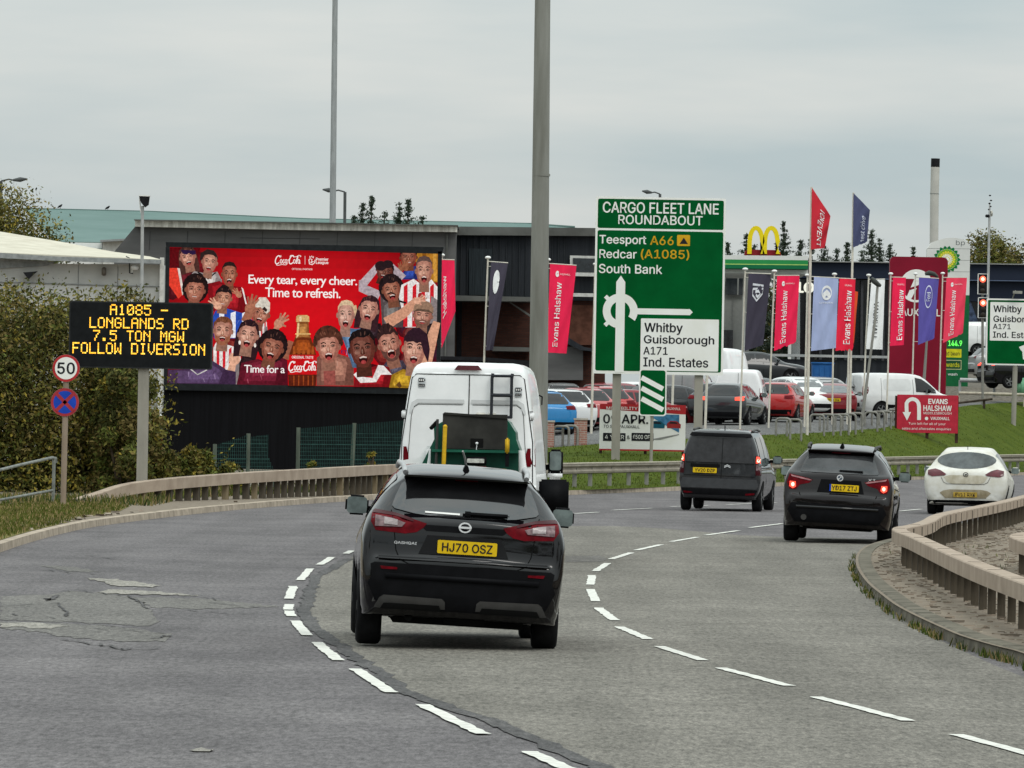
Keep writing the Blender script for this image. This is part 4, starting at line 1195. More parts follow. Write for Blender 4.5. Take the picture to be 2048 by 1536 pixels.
def section(row):
    y, zb, wl, wm, zq, wq, zt, wt = row
    h = zq - zb
    return [(0, zb), (wl * .9, zb), (wl, zb + .045), (wl + (wm - wl) * .62, zb + h * .25), (wm, zb + h * .55), (wm * .993 + wq * .007, zb + h * .8), (wq, zq),
            (wq + (wt - wq) * .5 + .012, zq + (zt - zq) * .5), (wt, zt - (zt - zq) * .10 - .01), (wt * .84, zt - .003), (wt * .45, zt + .012), (0, zt + .018)]
def body_mesh(rows, ns=3, nc=3):
    rs = cat2(rows, ns)
    secs = []
    for r in rs:
        half = cat2(section(r), nc)
        full = [(x, z) for x, z in half] + [(-x, z) for x, z in half[-2:0:-1]]
        secs.append((r[0], full, len(half)))
    vs, fs = [], []
    n = len(secs[0][1])
    for y, full, _ in secs:
        vs += [Vector((x, y, z)) for x, z in full]
    for i in range(len(secs) - 1):
        for k in range(n):
            fs.append((i * n + k, i * n + (k + 1) % n, (i + 1) * n + (k + 1) % n, (i + 1) * n + k))
    for o in (0, (len(secs) - 1) * n):     # end caps as strips across
        for k in range(n // 2):
            a, b_ = o + k, o + k + 1; c, d = o + (n - k - 1) % n, o + (n - k) % n
            f = (a, b_, c, d) if k else (a, b_, c)
            if len(set(f)) >= 3:
                f = tuple(dict.fromkeys(f)); fs.append(f)
    return vs, fs
def cat2(P, n):
    P = [tuple(p) for p in P]; out_ = []
    for i in range(len(P) - 1):
        p0, p1, p2, p3 = P[max(0, i - 1)], P[i], P[i + 1], P[min(len(P) - 1, i + 2)]
        for k in range(n):
            t = k / n
            q = []
            for a, b_, c, d in zip(p0, p1, p2, p3):
                v = .5 * (2 * b_ + (c - a) * t + (2 * a - 5 * b_ + 4 * c - d) * t * t + (3 * b_ - a - 3 * c + d) * t ** 3)
                lo, hi = min(b_, c), max(b_, c)      # keep it monotone: no overshoot
                q.append(min(hi, max(lo, v)))
            out_.append(tuple(q))
    out_.append(P[-1])
    return out_
def project(mb, bvh, pts, axis, m, off=0.006, step=0.09, smooth=True):
    bm = bmesh.new()
    vv = [bm.verts.new((a, b_, 0)) for a, b_ in pts]
    try:
        bm.faces.new(vv)
    except ValueError:
        bm.free(); return
    bmesh.ops.triangulate(bm, faces=bm.faces[:])
    xs = [p[0] for p in pts]; zs = [p[1] for p in pts]
    for lo, hi, no in ((min(xs), max(xs), (1, 0, 0)), (min(zs), max(zs), (0, 1, 0))):
        k = math.floor(lo / step) + 1
        while k * step < hi:
            bmesh.ops.bisect_plane(bm, geom=bm.verts[:] + bm.edges[:] + bm.faces[:], dist=1e-5, plane_co=(k * step * no[0], k * step * no[1], 0), plane_no=no)
            k += 1
    bm.verts.index_update()
    res = []
    for v in bm.verts:
        a, b_ = v.co.x, v.co.y
        if axis == 'rear': o, d = Vector((a, -2, b_)), Vector((0, 1, 0))
        elif axis == 'front': o, d = Vector((a, 12, b_)), Vector((0, -1, 0))
        elif axis == 'left': o, d = Vector((-3, a, b_)), Vector((1, 0, 0))
        elif axis == 'right': o, d = Vector((3, a, b_)), Vector((-1, 0, 0))
        else: o, d = Vector((a, b_, 5)), Vector((0, 0, -1))
        h = bvh.ray_cast(o, d)
        if h[0] is None:
            guess = {'rear': Vector((a, .25, b_)), 'front': Vector((a, 4, b_)), 'left': Vector((-.9, a, b_)), 'right': Vector((.9, a, b_)), 'top': Vector((a, b_, 1.5))}[axis]
            h = bvh.find_nearest(guess)
        n = h[1]
        if n.dot(d) > 0: n = -n
        res.append(h[0] + n * off * 0.6 - d * off)
    fs = [[v.index for v in f.verts] for f in bm.faces]
    bm.free()
    mb.add(res, fs, m, smooth)
def mirx(pts): return [(-x, z) for x, z in pts][::-1]
def linep(pts, w=.007):
    """list of thin quads along a polyline"""
    return [[tuple(p) for p in q] for q in ribbon(pts, w)]
def wheel(root, x, y, r, w, side):
    e_ = bpy.data.objects.new('wheel', None); COL.objects.link(e_); e_.parent = root; e_.location = (x, y, r)
    b = MB(); n = 28
    prof = [(-w / 2, r * .62), (-w / 2, r * .9), (-w / 2 + .02, r * .975), (-w * .3, r), (w * .3, r), (w / 2 - .02, r * .975), (w / 2, r * .9), (w / 2, r * .62)]
    vs, fs = [], []
    for i in range(n):
        a = 2 * pi * i / n
        for px, pr in prof: vs.append((px, pr * cos(a), pr * sin(a)))
    k = len(prof)
    for i in range(n):
        for j in range(k - 1):
            fs.append((i * k + j, i * k + j + 1, ((i + 1) % n) * k + j + 1, ((i + 1) % n) * k + j))
    b.add(vs, fs, M_TYRE, True); b.build('tyre', e_)
    b = MB(); s_ = side * (w / 2 - .025)
    b.tube([(s_ - side * .02, 0, 0), (s_, 0, 0)], r * .63, M_PLAS, n=20)
    for i in range(5):
        a = 2 * pi * i / 5
        b.box((s_ + side * .008, cos(a) * r * .3, sin(a) * r * .3), (.02, r * .6, r * .14), M_RIM, R=Matrix.Rotation(a, 3, 'X'))
    b.tube([(s_, 0, 0), (s_ + side * .022, 0, 0)], r * .14, M_RIM, n=10)
    for i in range(20):
        a, c = 2 * pi * i / 20, 2 * pi * (i + 1) / 20
        q = [(s_ + side * .012, cos(t) * r * f_, sin(t) * r * f_) for t, f_ in ((a, .56), (c, .56), (c, .645), (a, .645))]
        b.add(q, [(0, 1, 2, 3)], M_RIM)
    b.build('rim', e_)
def parts(root, bvh, name, polys, axis, m, off=.006, step=.09, label=None):
    b = MB()
    for p in polys: project(b, bvh, p, axis, m, off, step)
    if not b.f: return None
    o = b.build(name, root)
    if label: o['label'] = label
    return o
def plate(root, cx, cz, w, h, y, s_, m=M_PLATE, bold=.02, band=None, tilt=0.12):
    b = MB()
    b.slab(rrect(cx - w / 2, cx + w / 2, cz - h / 2, cz + h / 2, .012), y - .012, y + .006, M_PLAS)
    flat(b, rrect(cx - w / 2, cx + w / 2, cz - h / 2, cz + h / 2, .012), y - .0145, m)
    text(b, s_, (cx - w * .42, cx + w * .42, cz - h * .32, cz + h * .32), y - .017, M_SBLK, bold=bold)
    if band: flat(b, [(cx - w / 2, cz - h / 2), (cx - w * .44, cz - h / 2), (cx - w * .44, cz + h / 2), (cx - w / 2, cz + h / 2)], y - .016, band)
    return b.build('number_plate', root)
def rear_y(bvh, x, z):
    h = bvh.ray_cast(Vector((x, -2, z)), Vector((0, 1, 0)))
    return h[0].y if h[0] is not None else 0.1
def start(name, label, cat_, loc, head, rows, paint, group=None, ns=3):
    root = thing(name, label, cat_, loc, -radians(head), group)
    vs, fs = body_mesh(rows, ns)
    b = MB(); b.add(vs, fs, paint, True); b.build('body', root)
    return root, BVHTree.FromPolygons([tuple(v) for v in vs], fs)
def mirror_(root, x, y, z, w, h, m, side, d=.16, glass=True):
    b = MB()
    b.bbox((x + side * w / 2, y, z), (w, d, h), m, min(w, h, d) * .28, 3)
    b.box((x - side * .03, y + .03, z - h * .2), (.14, .06, h * .35), M_PLAS)
    o = b.build('wing_mirror', root)
    b = MB(); flat(b, rrect(x + side * w / 2 - w * .43, x + side * w / 2 + w * .43, z - h * .41, z + h * .41, min(w, h) * .16), y - d / 2 - .004, M_GLSM)
    b.build('mirror_glass', o)
M_GLSM = mat('mirror_glass', (0.20, 0.24, 0.235), 0.25, metal=.3, var=.3)
def wheels(root, rows, y1, y2, r, x, w=.21):
    for yy in (y1, y2):
        for s_ in (-1, 1): wheel(root, s_ * x, yy, r, w, s_)
def arches(root, bvh, y1, y2, r, off=.004):
    b = MB()
    for yy in (y1, y2):
        pts = ell(yy, r, r * 1.16, r * 1.16, 22, radians(-8), radians(188))
        for ax in ('left', 'right'): project(b, bvh, pts, ax, M_UNDER, off, .12)
    b.build('wheel_arch', root)
def under(root, w, y0, y1, z0, z1):
    b = MB(); b.bbox((0, (y0 + y1) / 2, (z0 + z1) / 2), (w * 2, y1 - y0, z1 - z0), M_UNDER, .04); b.build('underbody', root)

# ---------------- profiles: (y, z bottom, w low, w mid, z belt, w belt, z top, w top)
SUV = [(0.00, .46, .62, .74, .70, .68, .735, .56), (0.012, .38, .70, .81, .755, .76, .775, .64), (0.05, .32, .76, .855, .80, .815, .82, .67), (0.07, .30, .795, .876, 1.0, .822, 1.02, .67), (0.092, .28, .815, .89, 1.10, .835, 1.125, .645), (0.19, .26, .85, .903, 1.15, .842, 1.185, .635), (0.34, .25, .865, .908, 1.17, .845, 1.34, .605), (0.48, .25, .865, .908, 1.175, .84, 1.485, .575), (0.56, .25, .865, .908, 1.175, .84, 1.535, .565), (0.9, .25, .86, .905, 1.16, .84, 1.580, .565),
       (1.4, .24, .86, .90, 1.12, .845, 1.610, .575), (2.0, .24, .84, .90, 1.08, .85, 1.605, .585), (2.5, .24, .80, .90, 1.05, .855, 1.55, .59), (2.85, .24, .80, .90, 1.03, .855, 1.44, .60), (3.2, .24, .80, .905, 1.01, .855, 1.22, .64),
       (3.5, .24, .80, .905, .98, .85, 1.05, .68), (3.9, .25, .79, .90, .92, .82, .98, .66), (4.2, .27, .74, .85, .80, .74, .88, .56), (4.34, .32, .64, .74, .72, .62, .76, .46), (4.39, .42, .5, .6, .62, .5, .66, .38)]
HATCH = [(0.00, .40, .60, .72, .64, .66, .68, .50), (0.02, .32, .68, .82, .80, .74, .84, .56), (0.06, .27, .74, .875, .90, .80, .94, .60), (0.14, .24, .78, .90, .965, .845, 1.00, .62), (0.24, .23, .79, .905, 1.0, .85, 1.07, .62), (0.42, .22, .79, .905, 1.01, .845, 1.25, .57),
         (0.6, .22, .79, .905, 1.01, .84, 1.40, .53), (0.72, .22, .79, .905, 1.0, .84, 1.43, .53), (1.2, .22, .79, .90, .98, .84, 1.475, .54), (1.8, .22, .79, .90, .95, .845, 1.49, .55), (2.3, .22, .79, .90, .92, .85, 1.455, .56), (2.7, .22, .79, .90, .90, .85, 1.33, .58),
         (3.1, .22, .79, .90, .88, .845, 1.08, .64), (3.35, .22, .79, .90, .86, .84, .95, .66), (3.8, .22, .78, .89, .80, .80, .88, .62), (4.15, .24, .72, .82, .70, .70, .78, .5), (4.3, .28, .62, .72, .62, .58, .66, .4), (4.36, .36, .5, .58, .54, .46, .58, .34)]
SEDAN = [(0.00, .40, .62, .74, .66, .68, .72, .56), (0.02, .32, .70, .83, .86, .76, .90, .66), (0.08, .26, .76, .89, .95, .82, .99, .70), (0.2, .24, .80, .91, .98, .85, 1.02, .70), (0.55, .23, .80, .915, .985, .855, 1.05, .66), (0.9, .22, .80, .915, .985, .85, 1.20, .60), (1.3, .22, .80, .91, .975, .845, 1.36, .55),
         (1.8, .22, .80, .91, .96, .845, 1.44, .55), (2.3, .22, .80, .91, .94, .85, 1.43, .56), (2.7, .22, .80, .91, .92, .85, 1.35, .57), (3.1, .22, .80, .91, .90, .85, 1.15, .62), (3.45, .22, .80, .91, .88, .845, .97, .66), (4.0, .23, .78, .90, .82, .80, .90, .62), (4.45, .25, .70, .80, .72, .68, .78, .48), (4.6, .34, .55, .62, .58, .5, .62, .36)]
VAN = [(0.00, .42, .72, .82, .98, .80, 1.68, .62), (0.02, .36, .78, .88, 1.02, .855, 1.745, .665), (0.07, .31, .81, .91, 1.04, .885, 1.785, .69), (0.16, .28, .82, .925, 1.05, .90, 1.81, .70), (0.5, .26, .83, .93, 1.05, .905, 1.83, .70), (1.5, .25, .83, .93, 1.05, .905, 1.84, .70),
       (2.3, .25, .83, .925, 1.04, .90, 1.82, .70), (2.75, .25, .83, .92, 1.02, .90, 1.74, .69), (3.1, .25, .83, .92, 1.0, .895, 1.52, .70), (3.5, .25, .83, .92, .98, .89, 1.18, .72), (3.75, .25, .82, .915, .96, .88, 1.04, .72), (4.15, .26, .80, .90, .90, .84, .97, .66), (4.38, .30, .72, .82, .78, .74, .85, .52), (4.48, .40, .58, .66, .64, .56, .68, .4)]
BIGVAN = [(0.00, .48, .84, .93, 1.10, .93, 2.60, .74), (0.02, .42, .90, .99, 1.12, .985, 2.68, .80), (0.07, .38, .93, 1.015, 1.14, 1.01, 2.725, .83), (0.2, .35, .94, 1.03, 1.15, 1.025, 2.75, .85), (0.8, .34, .94, 1.03, 1.15, 1.025, 2.765, .86), (3.0, .34, .94, 1.03, 1.15, 1.02, 2.76, .86), (4.0, .34, .94, 1.03, 1.14, 1.02, 2.70, .85),
          (4.5, .34, .94, 1.02, 1.12, 1.01, 2.50, .82), (4.9, .34, .93, 1.02, 1.10, 1.0, 2.10, .80), (5.3, .34, .92, 1.01, 1.08, .98, 1.52, .80), (5.6, .34, .90, 1.0, 1.05, .96, 1.26, .78), (5.85, .36, .84, .93, .95, .86, 1.08, .66), (5.98, .44, .7, .78, .78, .7, .85, .5)]
def scaled(rows, sx=1, sy=1, sz=1):
    return [(r[0] * sy, r[1], r[2] * sx, r[3] * sx, r[4] * sz, r[5] * sx, r[6] * sz, r[7] * sx) for r in rows]
def side_glass(rows, cuts, lo=.05, hi=.09):
    """window outlines between y cuts, following belt and roof lines of the rows"""
    def at(y):
        for a, b_ in zip(rows, rows[1:]):
            if a[0] <= y <= b_[0]:
                t = (y - a[0]) / (b_[0] - a[0]); return [p + (q - p) * t for p, q in zip(a, b_)]
        return rows[-1]
    res = []
    for y0, y1 in cuts:
        ys = [y0 + (y1 - y0) * i / 6 for i in range(7)]
        bot = [(y, at(y)[4] + lo) for y in ys]; top_ = [(y, max(at(y)[6] - hi, at(y)[4] + lo + .01)) for y in ys]
        top_ = [(y, z) for (y, z), (_, zb) in zip(top_, bot) if z > zb + .012]
        if len(top_) < 2: continue
        res.append(bot + top_[::-1])
    return res

# ---------------- 1 the black crossover in front
def car_pos(px, py, D=None):
    p = Gp(px, py, 0)
    return Vector((p.x, p.y, 0.0))
QX = Wp(917, 1291, 57.6); QX.z = 0.004
root, bv = start('crossover', 'glossy black crossover driving in the middle lane, nearest vehicle, white badge', 'car', QX, -2.3, SUV, PT['black'], ns=4)
gl_ = [(-.50, 1.488), (-.25, 1.50), (.25, 1.50), (.50, 1.488), (.575, 1.44), (.625, 1.33), (.655, 1.24), (.63, 1.215), (.45, 1.18), (.2, 1.160), (-.2, 1.160), (-.45, 1.18), (-.63, 1.215), (-.655, 1.24), (-.625, 1.33), (-.575, 1.44)]
parts(root, bv, 'rear_window', [gl_], 'rear', mat('rear_glass_grey', (.012, .012, .013), .06, var=.2, spec=1.0), .006, .06)
b = MB()
b.slab([(-.54, 1.524), (.54, 1.524), (.565, 1.506), (-.565, 1.506)], .29, .60, PT['black'])
b.build('spoiler', root)
parts(root, bv, 'high_brake_light', [[(-.10, 1.500), (.10, 1.500), (.10, 1.482), (-.10, 1.482)]], 'rear', M_LENSR, .02)
Lq = [(-.83, 1.20), (-.62, 1.175), (-.46, 1.13), (-.34, 1.10), (-.37, 1.06), (-.43, 1.018), (-.53, 1.0), (-.79, 1.015), (-.835, 1.09)]
Lw = [(-.80, 1.145), (-.64, 1.125), (-.53, 1.095), (-.56, 1.058), (-.80, 1.052)]
Lr2 = [(-.83, 1.20), (-.62, 1.175), (-.46, 1.13), (-.46, 1.108), (-.62, 1.148), (-.82, 1.165)]
for f_ in (lambda p: p, mirx):
    o = parts(root, bv, 'tail_light', [f_(Lq)], 'rear', M_LENSR, .008, .05)
    b = MB(); project(b, bv, f_(Lw), 'rear', M_LENSW, .014, .05); b.build('clear_lens', o)
    b = MB(); project(b, bv, f_(Lr2), 'rear', M_LENSB, .013, .05)
    project(b, bv, f_([(-.72, 1.13), (-.60, 1.115), (-.60, 1.07), (-.72, 1.075)]), 'rear', mat('lamp_clear_bright', (.32, .27, .27), .2, coat=.5, var=.2, scale=30), .017, .05)
    b.build('light_strip', o)
for s_ in (-1, 1):
    ax = 'left' if s_ < 0 else 'right'
    parts(root, bv, 'side_window', side_glass(SUV, [(.75, 1.35), (1.42, 2.15), (2.22, 3.0)]), ax, M_GLS, .006, .15)
ps = linep([(-.66, 1.20), (-.64, 1.12), (-.60, .85), (-.56, .77), (-.48, .735), (.48, .735), (.56, .77), (.60, .85), (.64, 1.12), (.66, 1.20)], .009)
parts(root, bv, 'tailgate_seam', ps, 'rear', M_SEAM, .004, .08)
o = parts(root, bv, 'tailgate_recess', [[(-.39, 1.075), (-.34, 1.035), (.34, 1.035), (.39, 1.075), (.36, 1.09), (-.36, 1.09)]], 'rear', M_PLAS, .005, .08)
parts(root, bv, 'plate_recess', [[(-.40, .83), (-.33, 1.0), (.33, 1.0), (.40, .83)]], 'rear', mat('plate_recess_black', (.010, .010, .011), .5), .005, .08)
parts(root, bv, 'rear_bumper', [[(-.815, .715), (-.78, .735), (.78, .735), (.815, .715), (.80, .62), (.83, .55), (.76, .40), (.66, .335), (-.66, .335), (-.76, .40), (-.83, .55), (-.80, .62)]], 'rear', M_PLAS, .012, .07)
b = MB()
b.bbox((0, -.012, .625), (1.40, .05, .085), M_PLAS, .02); b.build('bumper_ledge', root)
b = MB(); b.bbox((0, .045, .775), (1.56, .12, .06), PT['black'], .029, 4); b.build('bumper_shelf', root)
for s_ in (-1, 1):
    pts = [(s_ * .76, .335), (s_ * .72, .43), (s_ * .685, .452), (s_ * .17, .445), (s_ * .14, .42), (s_ * .135, .355)]
    parts(root, bv, 'skid_plate', [pts], 'rear', M_PLASG, .020, .07)
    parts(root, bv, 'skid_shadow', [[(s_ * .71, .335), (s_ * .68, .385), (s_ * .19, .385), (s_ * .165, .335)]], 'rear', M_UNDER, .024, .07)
    parts(root, bv, 'reflector', [[(s_ * .73, .705), (s_ * .58, .70), (s_ * .58, .68), (s_ * .72, .678)]], 'rear', M_LENSR, .016, .07)
plate(root, 0.03, .905, .53, .118, rear_y(bv, 0, .905) - .012, "HJ70 OSZ", bold=.028)
b = MB(); ry = rear_y(bv, 0, 1.03) - .03
for i in range(28):
    a, c = 2 * pi * i / 28, 2 * pi * (i + 1) / 28
    b.add([(.057 * cos(a), ry, 1.085 + .047 * sin(a)), (.057 * cos(c), ry, 1.085 + .047 * sin(c)), (.042 * cos(c), ry, 1.085 + .034 * sin(c)), (.042 * cos(a), ry, 1.085 + .034 * sin(a))], [(0, 1, 2, 3)], M_CHROME)
b.slab([(-.058, 1.076), (.058, 1.076), (.058, 1.094), (-.058, 1.094)], ry - .006, ry + .004, M_CHROME); b.build('badge', root)
b = MB(); text(b, "QASHQAI", (-.62, -.42, .905, .93), rear_y(bv, -.52, .9) - .012, M_CHROME, bold=.02); b.build('model_lettering', root)
b = MB(); wy = rear_y(bv, .15, 1.2)
b.bbox((.19, wy - .045, 1.205), (.40, .045, .038), M_PLAS, .015); b.bbox((0.02, wy - .03, 1.195), (.09, .07, .07), M_PLAS, .02); b.build('rear_wiper', root)
parts(root, bv, 'window_sticker', [[(-.36, 1.205), (-.05, 1.20), (-.05, 1.185), (-.36, 1.19)]], 'rear', M_WHITE, .012, .1)
b = MB(); b.slab([(-.035, 1.575), (.035, 1.575), (.018, 1.625), (-.005, 1.64)], .78, .98, M_PLAS); b.tube([(0, .85, 1.63), (-.02, .72, 1.70), (-.045, .66, 1.76)], .009, mat('aerial_rod', (.35, .35, .34), .5), n=6); b.build('antenna', root)
for s_ in (-1, 1):
    b = MB(); b.tube([(s_ * .545, .72, 1.54), (s_ * .555, .82, 1.585), (s_ * .56, 1.1, 1.605), (s_ * .575, 2.0, 1.62), (s_ * .58, 2.35, 1.58)], .024, mat('roof_rail_satin', (.42, .42, .42), .4, metal=.5), n=8); b.build('roof_rail', root)
    mirror_(root, s_ * (.815 if s_ < 0 else .885), 2.86, 1.19, .215, .185, M_PLAS, s_)
arches(root, bv, .83, 3.48, .345); wheels(root, SUV, .83, 3.48, .345, .79, .225)
under(root, .62, .3, 3.9, .20, .42)
b = MB(); b.bbox((0.05, .30, .27), (.42, .3, .10), M_UNDER, .03); b.tube([(-.45, .15, .26), (-.45, .5, .26)], .035, M_UNDER); b.build('exhaust', root)

def lean(root, body_deg, root_deg):
    """the body leans outwards on its springs in the bend; the wheels follow the camber of the road"""
    R_ = Matrix.Translation((0, 0, .3)) @ Matrix.Rotation(radians(body_deg), 4, 'Y') @ Matrix.Translation((0, 0, -.3))
    for c in root.children:
        if not c.name.startswith('wheel.') and c.name != 'wheel':
            c.matrix_local = R_ @ c.matrix_local
    root.rotation_euler.y = radians(root_deg)
lean(root, 1.7, 1.0)
# ---------------- 2 the high white van with the ladder
tv = Wp(930, 1119, 92.5); tv.z = 0.0
root, bv = start('panel_van', 'tall white panel van with black rear ladder, behind the green chipper', 'van', tv, 2.4, scaled(BIGVAN, .965, 1, 1.02), PT['vanwhite'])
parts(root, bv, 'rear_door_seam', linep([(.02, 2.655), (.01, 1.4), (0, .75)], .014) + linep([(-.80, 2.60), (-.74, 2.655), (.74, 2.655), (.80, 2.60), (.93, 1.7), (.95, .75)], .012) + linep([(-.80, 2.60), (-.93, 1.7), (-.95, .75)], .012), 'rear', M_SEAM, .004, .2)
M_VREC = paintm('van_recess', (0.82, 0.82, 0.82), rough=.5, coat=.3)
for s_ in (-1, 1):
    pts = [(s_ * .07, 2.22), (s_ * .70, 2.22), (s_ * .775, 2.17), (s_ * .80, 2.05), (s_ * .85, 1.30), (s_ * .80, 1.22), (s_ * .07, 1.22)]
    parts(root, bv, 'door_panel', [pts], 'rear', M_VREC, .003, .2)
    parts(root, bv, 'panel_line', linep([(s_ * .07, 2.225), (s_ * .70, 2.225), (s_ * .775, 2.175), (s_ * .80, 2.05), (s_ * .85, 1.30)], .008), 'rear', M_PLASG, .006, .2)
    parts(root, bv, 'panel_ridge', [[(s_ * .05, 2.30), (s_ * .72, 2.30), (s_ * .80, 2.25), (s_ * .83, 2.10), (s_ * .80, 2.10), (s_ * .76, 2.20), (s_ * .70, 2.245), (s_ * .05, 2.245)]], 'rear', paintm('van_ridge', (.62, .625, .625), rough=.5, coat=.3), .010, .2)
    parts(root, bv, 'tail_light', [[(s_ * .86, 1.62), (s_ * .955, 1.62), (s_ * .97, 1.50), (s_ * .97, 1.36), (s_ * .83, 1.36), (s_ * .83, 1.50)]], 'rear', M_LENSR, .01, .1)
    for z in (2.08, 1.05):
        b = MB(); b.bbox((s_ * .905, rear_y(bv, .9, z) - .015, z), (.085, .05, .11), PT['vanwhite'], .012)
        b.box((s_ * .905, rear_y(bv, .9, z) - .043, z + .062), (.05, .01, .012), M_PLAS); b.box((s_ * .905, rear_y(bv, .9, z) - .043, z - .062), (.05, .01, .012), M_PLAS); b.build('hinge', root)
    zz = 2.535 if s_ < 0 else 2.42; xx = -.66 if s_ < 0 else .72
    b = MB(); ry = rear_y(bv, xx, zz) - .012
    flat(b, rrect(xx - .05, xx + .05, zz - .07, zz + .07, .01), ry, mat('sticker_pale', (.5, .52, .53), .5)); flat(b, rrect(xx - .045, xx + .03, zz + .005, zz + .06, .008), ry - .002, M_SBLK)
    for q in range(3): flat(b, ell(xx - .028 + q * .026, zz + .033, .009, .016, 8), ry - .004, M_WHITE)
    flat(b, [(xx + .032, zz + .015), (xx + .055, zz + .033), (xx + .032, zz + .05)], ry - .003, M_SBLK); flat(b, rrect(xx - .045, xx + .045, zz - .06, zz - .02, .008), ry - .002, M_SBLK)
    text(b, "security", (xx - .038, xx + .038, zz - .052, zz - .030), ry - .004, M_WHITE)
    b.build('door_sticker', root)
parts(root, bv, 'high_brake_light', [[(-.15, 2.775), (.14, 2.775), (.20, 2.715), (-.20, 2.715)]], 'rear', mat('lamp_maroon', (.07, .012, .016), .3), .03, .1)
b = MB(); M_LAD = mat('ladder_black', (.03, .032, .038), .5)
for x in (.345, .625):
    b.tube([(x + .01, -.10, 2.68), (x, -.10, 2.60), (x, -.12, 2.05)], .022, M_LAD, n=8)
for z in (2.645, 2.37, 2.06):
    b.tube([(.335, -.11, z), (.64, -.11, z)], .020 if z != 2.37 else .026, M_LAD, n=8)
for x in (.345, .625): b.tube([(x, -.11, 2.40), (x, .05, 2.40)], .018, M_LAD, n=6); b.tube([(x, -.10, 2.66), (x, .05, 2.66)], .018, M_LAD, n=6)
b.build('ladder', root)
M_CREAM = mat('lamp_housing_cream', (.55, .53, .47), .5)
b = MB(); b.bbox((.19, -.05, 2.09), (.145, .08, .06), M_CREAM, .015); b.bbox((.345, -.05, 2.085), (.145, .08, .06), M_CREAM, .015); b.box((.27, -.05, 2.05), (.30, .06, .015), M_PLAS); b.build('plate_lamp', root)
b = MB(); b.bbox((0, -.06, .58), (1.9, .16, .20), PT['vanwhite'], .05); b.build('bumper', root)
for s_ in (-1, 1):
    ax = 'left' if s_ < 0 else 'right'
    b = MB(); b.bbox((s_ * 1.10, 4.75, 1.37), (.22, .14, .44), M_PLAS, .04, 3); b.bbox((s_ * 1.095, 4.745, 1.20), (.22, .14, .12), PT['vanwhite'], .03); b.box((s_ * 1.04, 4.78, 1.32), (.2, .06, .08), M_PLAS); o = b.build('wing_mirror', root)
    b = MB(); flat(b, rrect(s_ * 1.10 - .085, s_ * 1.10 + .085, 1.28, 1.56, .03), 4.675, M_GLSM); b.build('mirror_glass', o)
    parts(root, bv, 'side_window', [[(4.15, 1.25), (5.15, 1.22), (4.75, 1.95), (4.3, 2.05)]], ax, M_GLS, .006, .2)
    parts(root, bv, 'side_moulding', [[(.3, .75), (4.0, .75), (4.0, .85), (.3, .85)]], ax, M_PLASG, .008, .3)
b = MB(); b.tube([(1.0, .4, 2.38), (1.04, .45, 2.36), (1.02, .9, 2.25)], .012, M_PLAS, n=5); b.build('side_cable', root)
arches(root, bv, 1.05, 4.75, .36); wheels(root, BIGVAN, 1.05, 4.75, .36, .90, .24); under(root, .8, .3, 5.5, .26, .5)

# ---------------- 3 the green chipper on tow
cp = Wp(946, 1140, 87.0); cp.z = 0.0
root = thing('wood_chipper', 'green towed wood chipper with raised black flap and yellow handles', 'wood chipper', cp, -radians(1.5))
M_CG = mat('chipper_green', (.012, .095, .060), .45, var=.25, scale=3, coat=.3); M_CGD = mat('chipper_green_dark', (.009, .060, .040), .5, var=.3, scale=3); M_CB = mat('chipper_flap_black', (.030, .029, .026), .6, var=.35, scale=2.5); M_CY = mat('chipper_yellow', (.60, .36, .02), .5, var=.2, scale=8)
b = MB()
b.slab([(-.62, .75), (-.74, 1.38), (-.70, 1.46), (-.56, 1.75), (-.57, 1.92), (-.40, 2.02), (.40, 2.02), (.44, 2.0), (.53, 1.86), (.54, 1.76), (.60, 1.60), (.64, 1.40), (.62, .75)], .30, 1.5, M_CG)
b.build('body', root)
b = MB(); b.slab([(-.60, 1.33), (.58, 1.33), (.58, 1.62), (-.60, 1.62)], .16, .32, M_CGD); b.build('feed_chute', root)
b = MB(); b.box((0, .10, 1.60), (1.16, .22, .035), M_CG); b.box((0, .05, 1.30), (1.22, .12, .05), M_CG); b.build('chute_lip', root)
b = MB(); R_ = Matrix.Rotation(radians(-6), 3, 'X'); b.box((-.01, .12, 1.86), (.87, .035, .47), M_CB, R=R_)
b.slab([(-.45, 2.09), (-.42, 2.115), (.41, 2.07), (.42, 2.04)], .10, .17, M_CB)
o = b.build('feed_flap', root)
b = MB(); b.box((.02, .085, 1.71), (.17, .02, .12), M_UNDER); b.sphere((.02, .06, 1.705), .02, M_CHROME); b.tube([(.02, .06, 1.69), (.015, .05, 1.62)], .006, M_CHROME, n=5); b.build('latch', o)
b = MB(); b.tube([(-.405, -.03, 1.92), (-.415, -.05, 1.45), (-.42, -.02, 1.30)], .028, M_CY, n=8); b.sphere((-.405, -.03, 1.92), .03, M_CY); b.build('control_bar', root)
b = MB(); b.bbox((.43, -.02, 1.68), (.058, .05, .21), M_CY, .018); b.box((.43, .02, 1.50), (.05, .05, .2), M_PLAS); b.build('control_handle', root)
b = MB(); b.tube([(-.51, .02, 2.02), (-.52, .02, 1.40)], .018, M_PLASG, n=6); b.tube([(-.60, .2, 1.90), (-.52, .05, 1.98)], .03, M_PLAS, n=6); b.build('strut', root)
b = MB(); b.bbox((.02, .02, 1.47), (.27, .04, .11), M_PLAS, .01); flat(b, rrect(-.105, .125, 1.445, 1.50, .01), -.004, mat('plate_grubby', (.5, .5, .46), .6, var=.3, scale=20)); b.build('number_plate', root)
b = MB(); b.bbox((.02, .02, 1.385), (.28, .03, .035), M_LENSR, .01); b.build('light_bar', root)
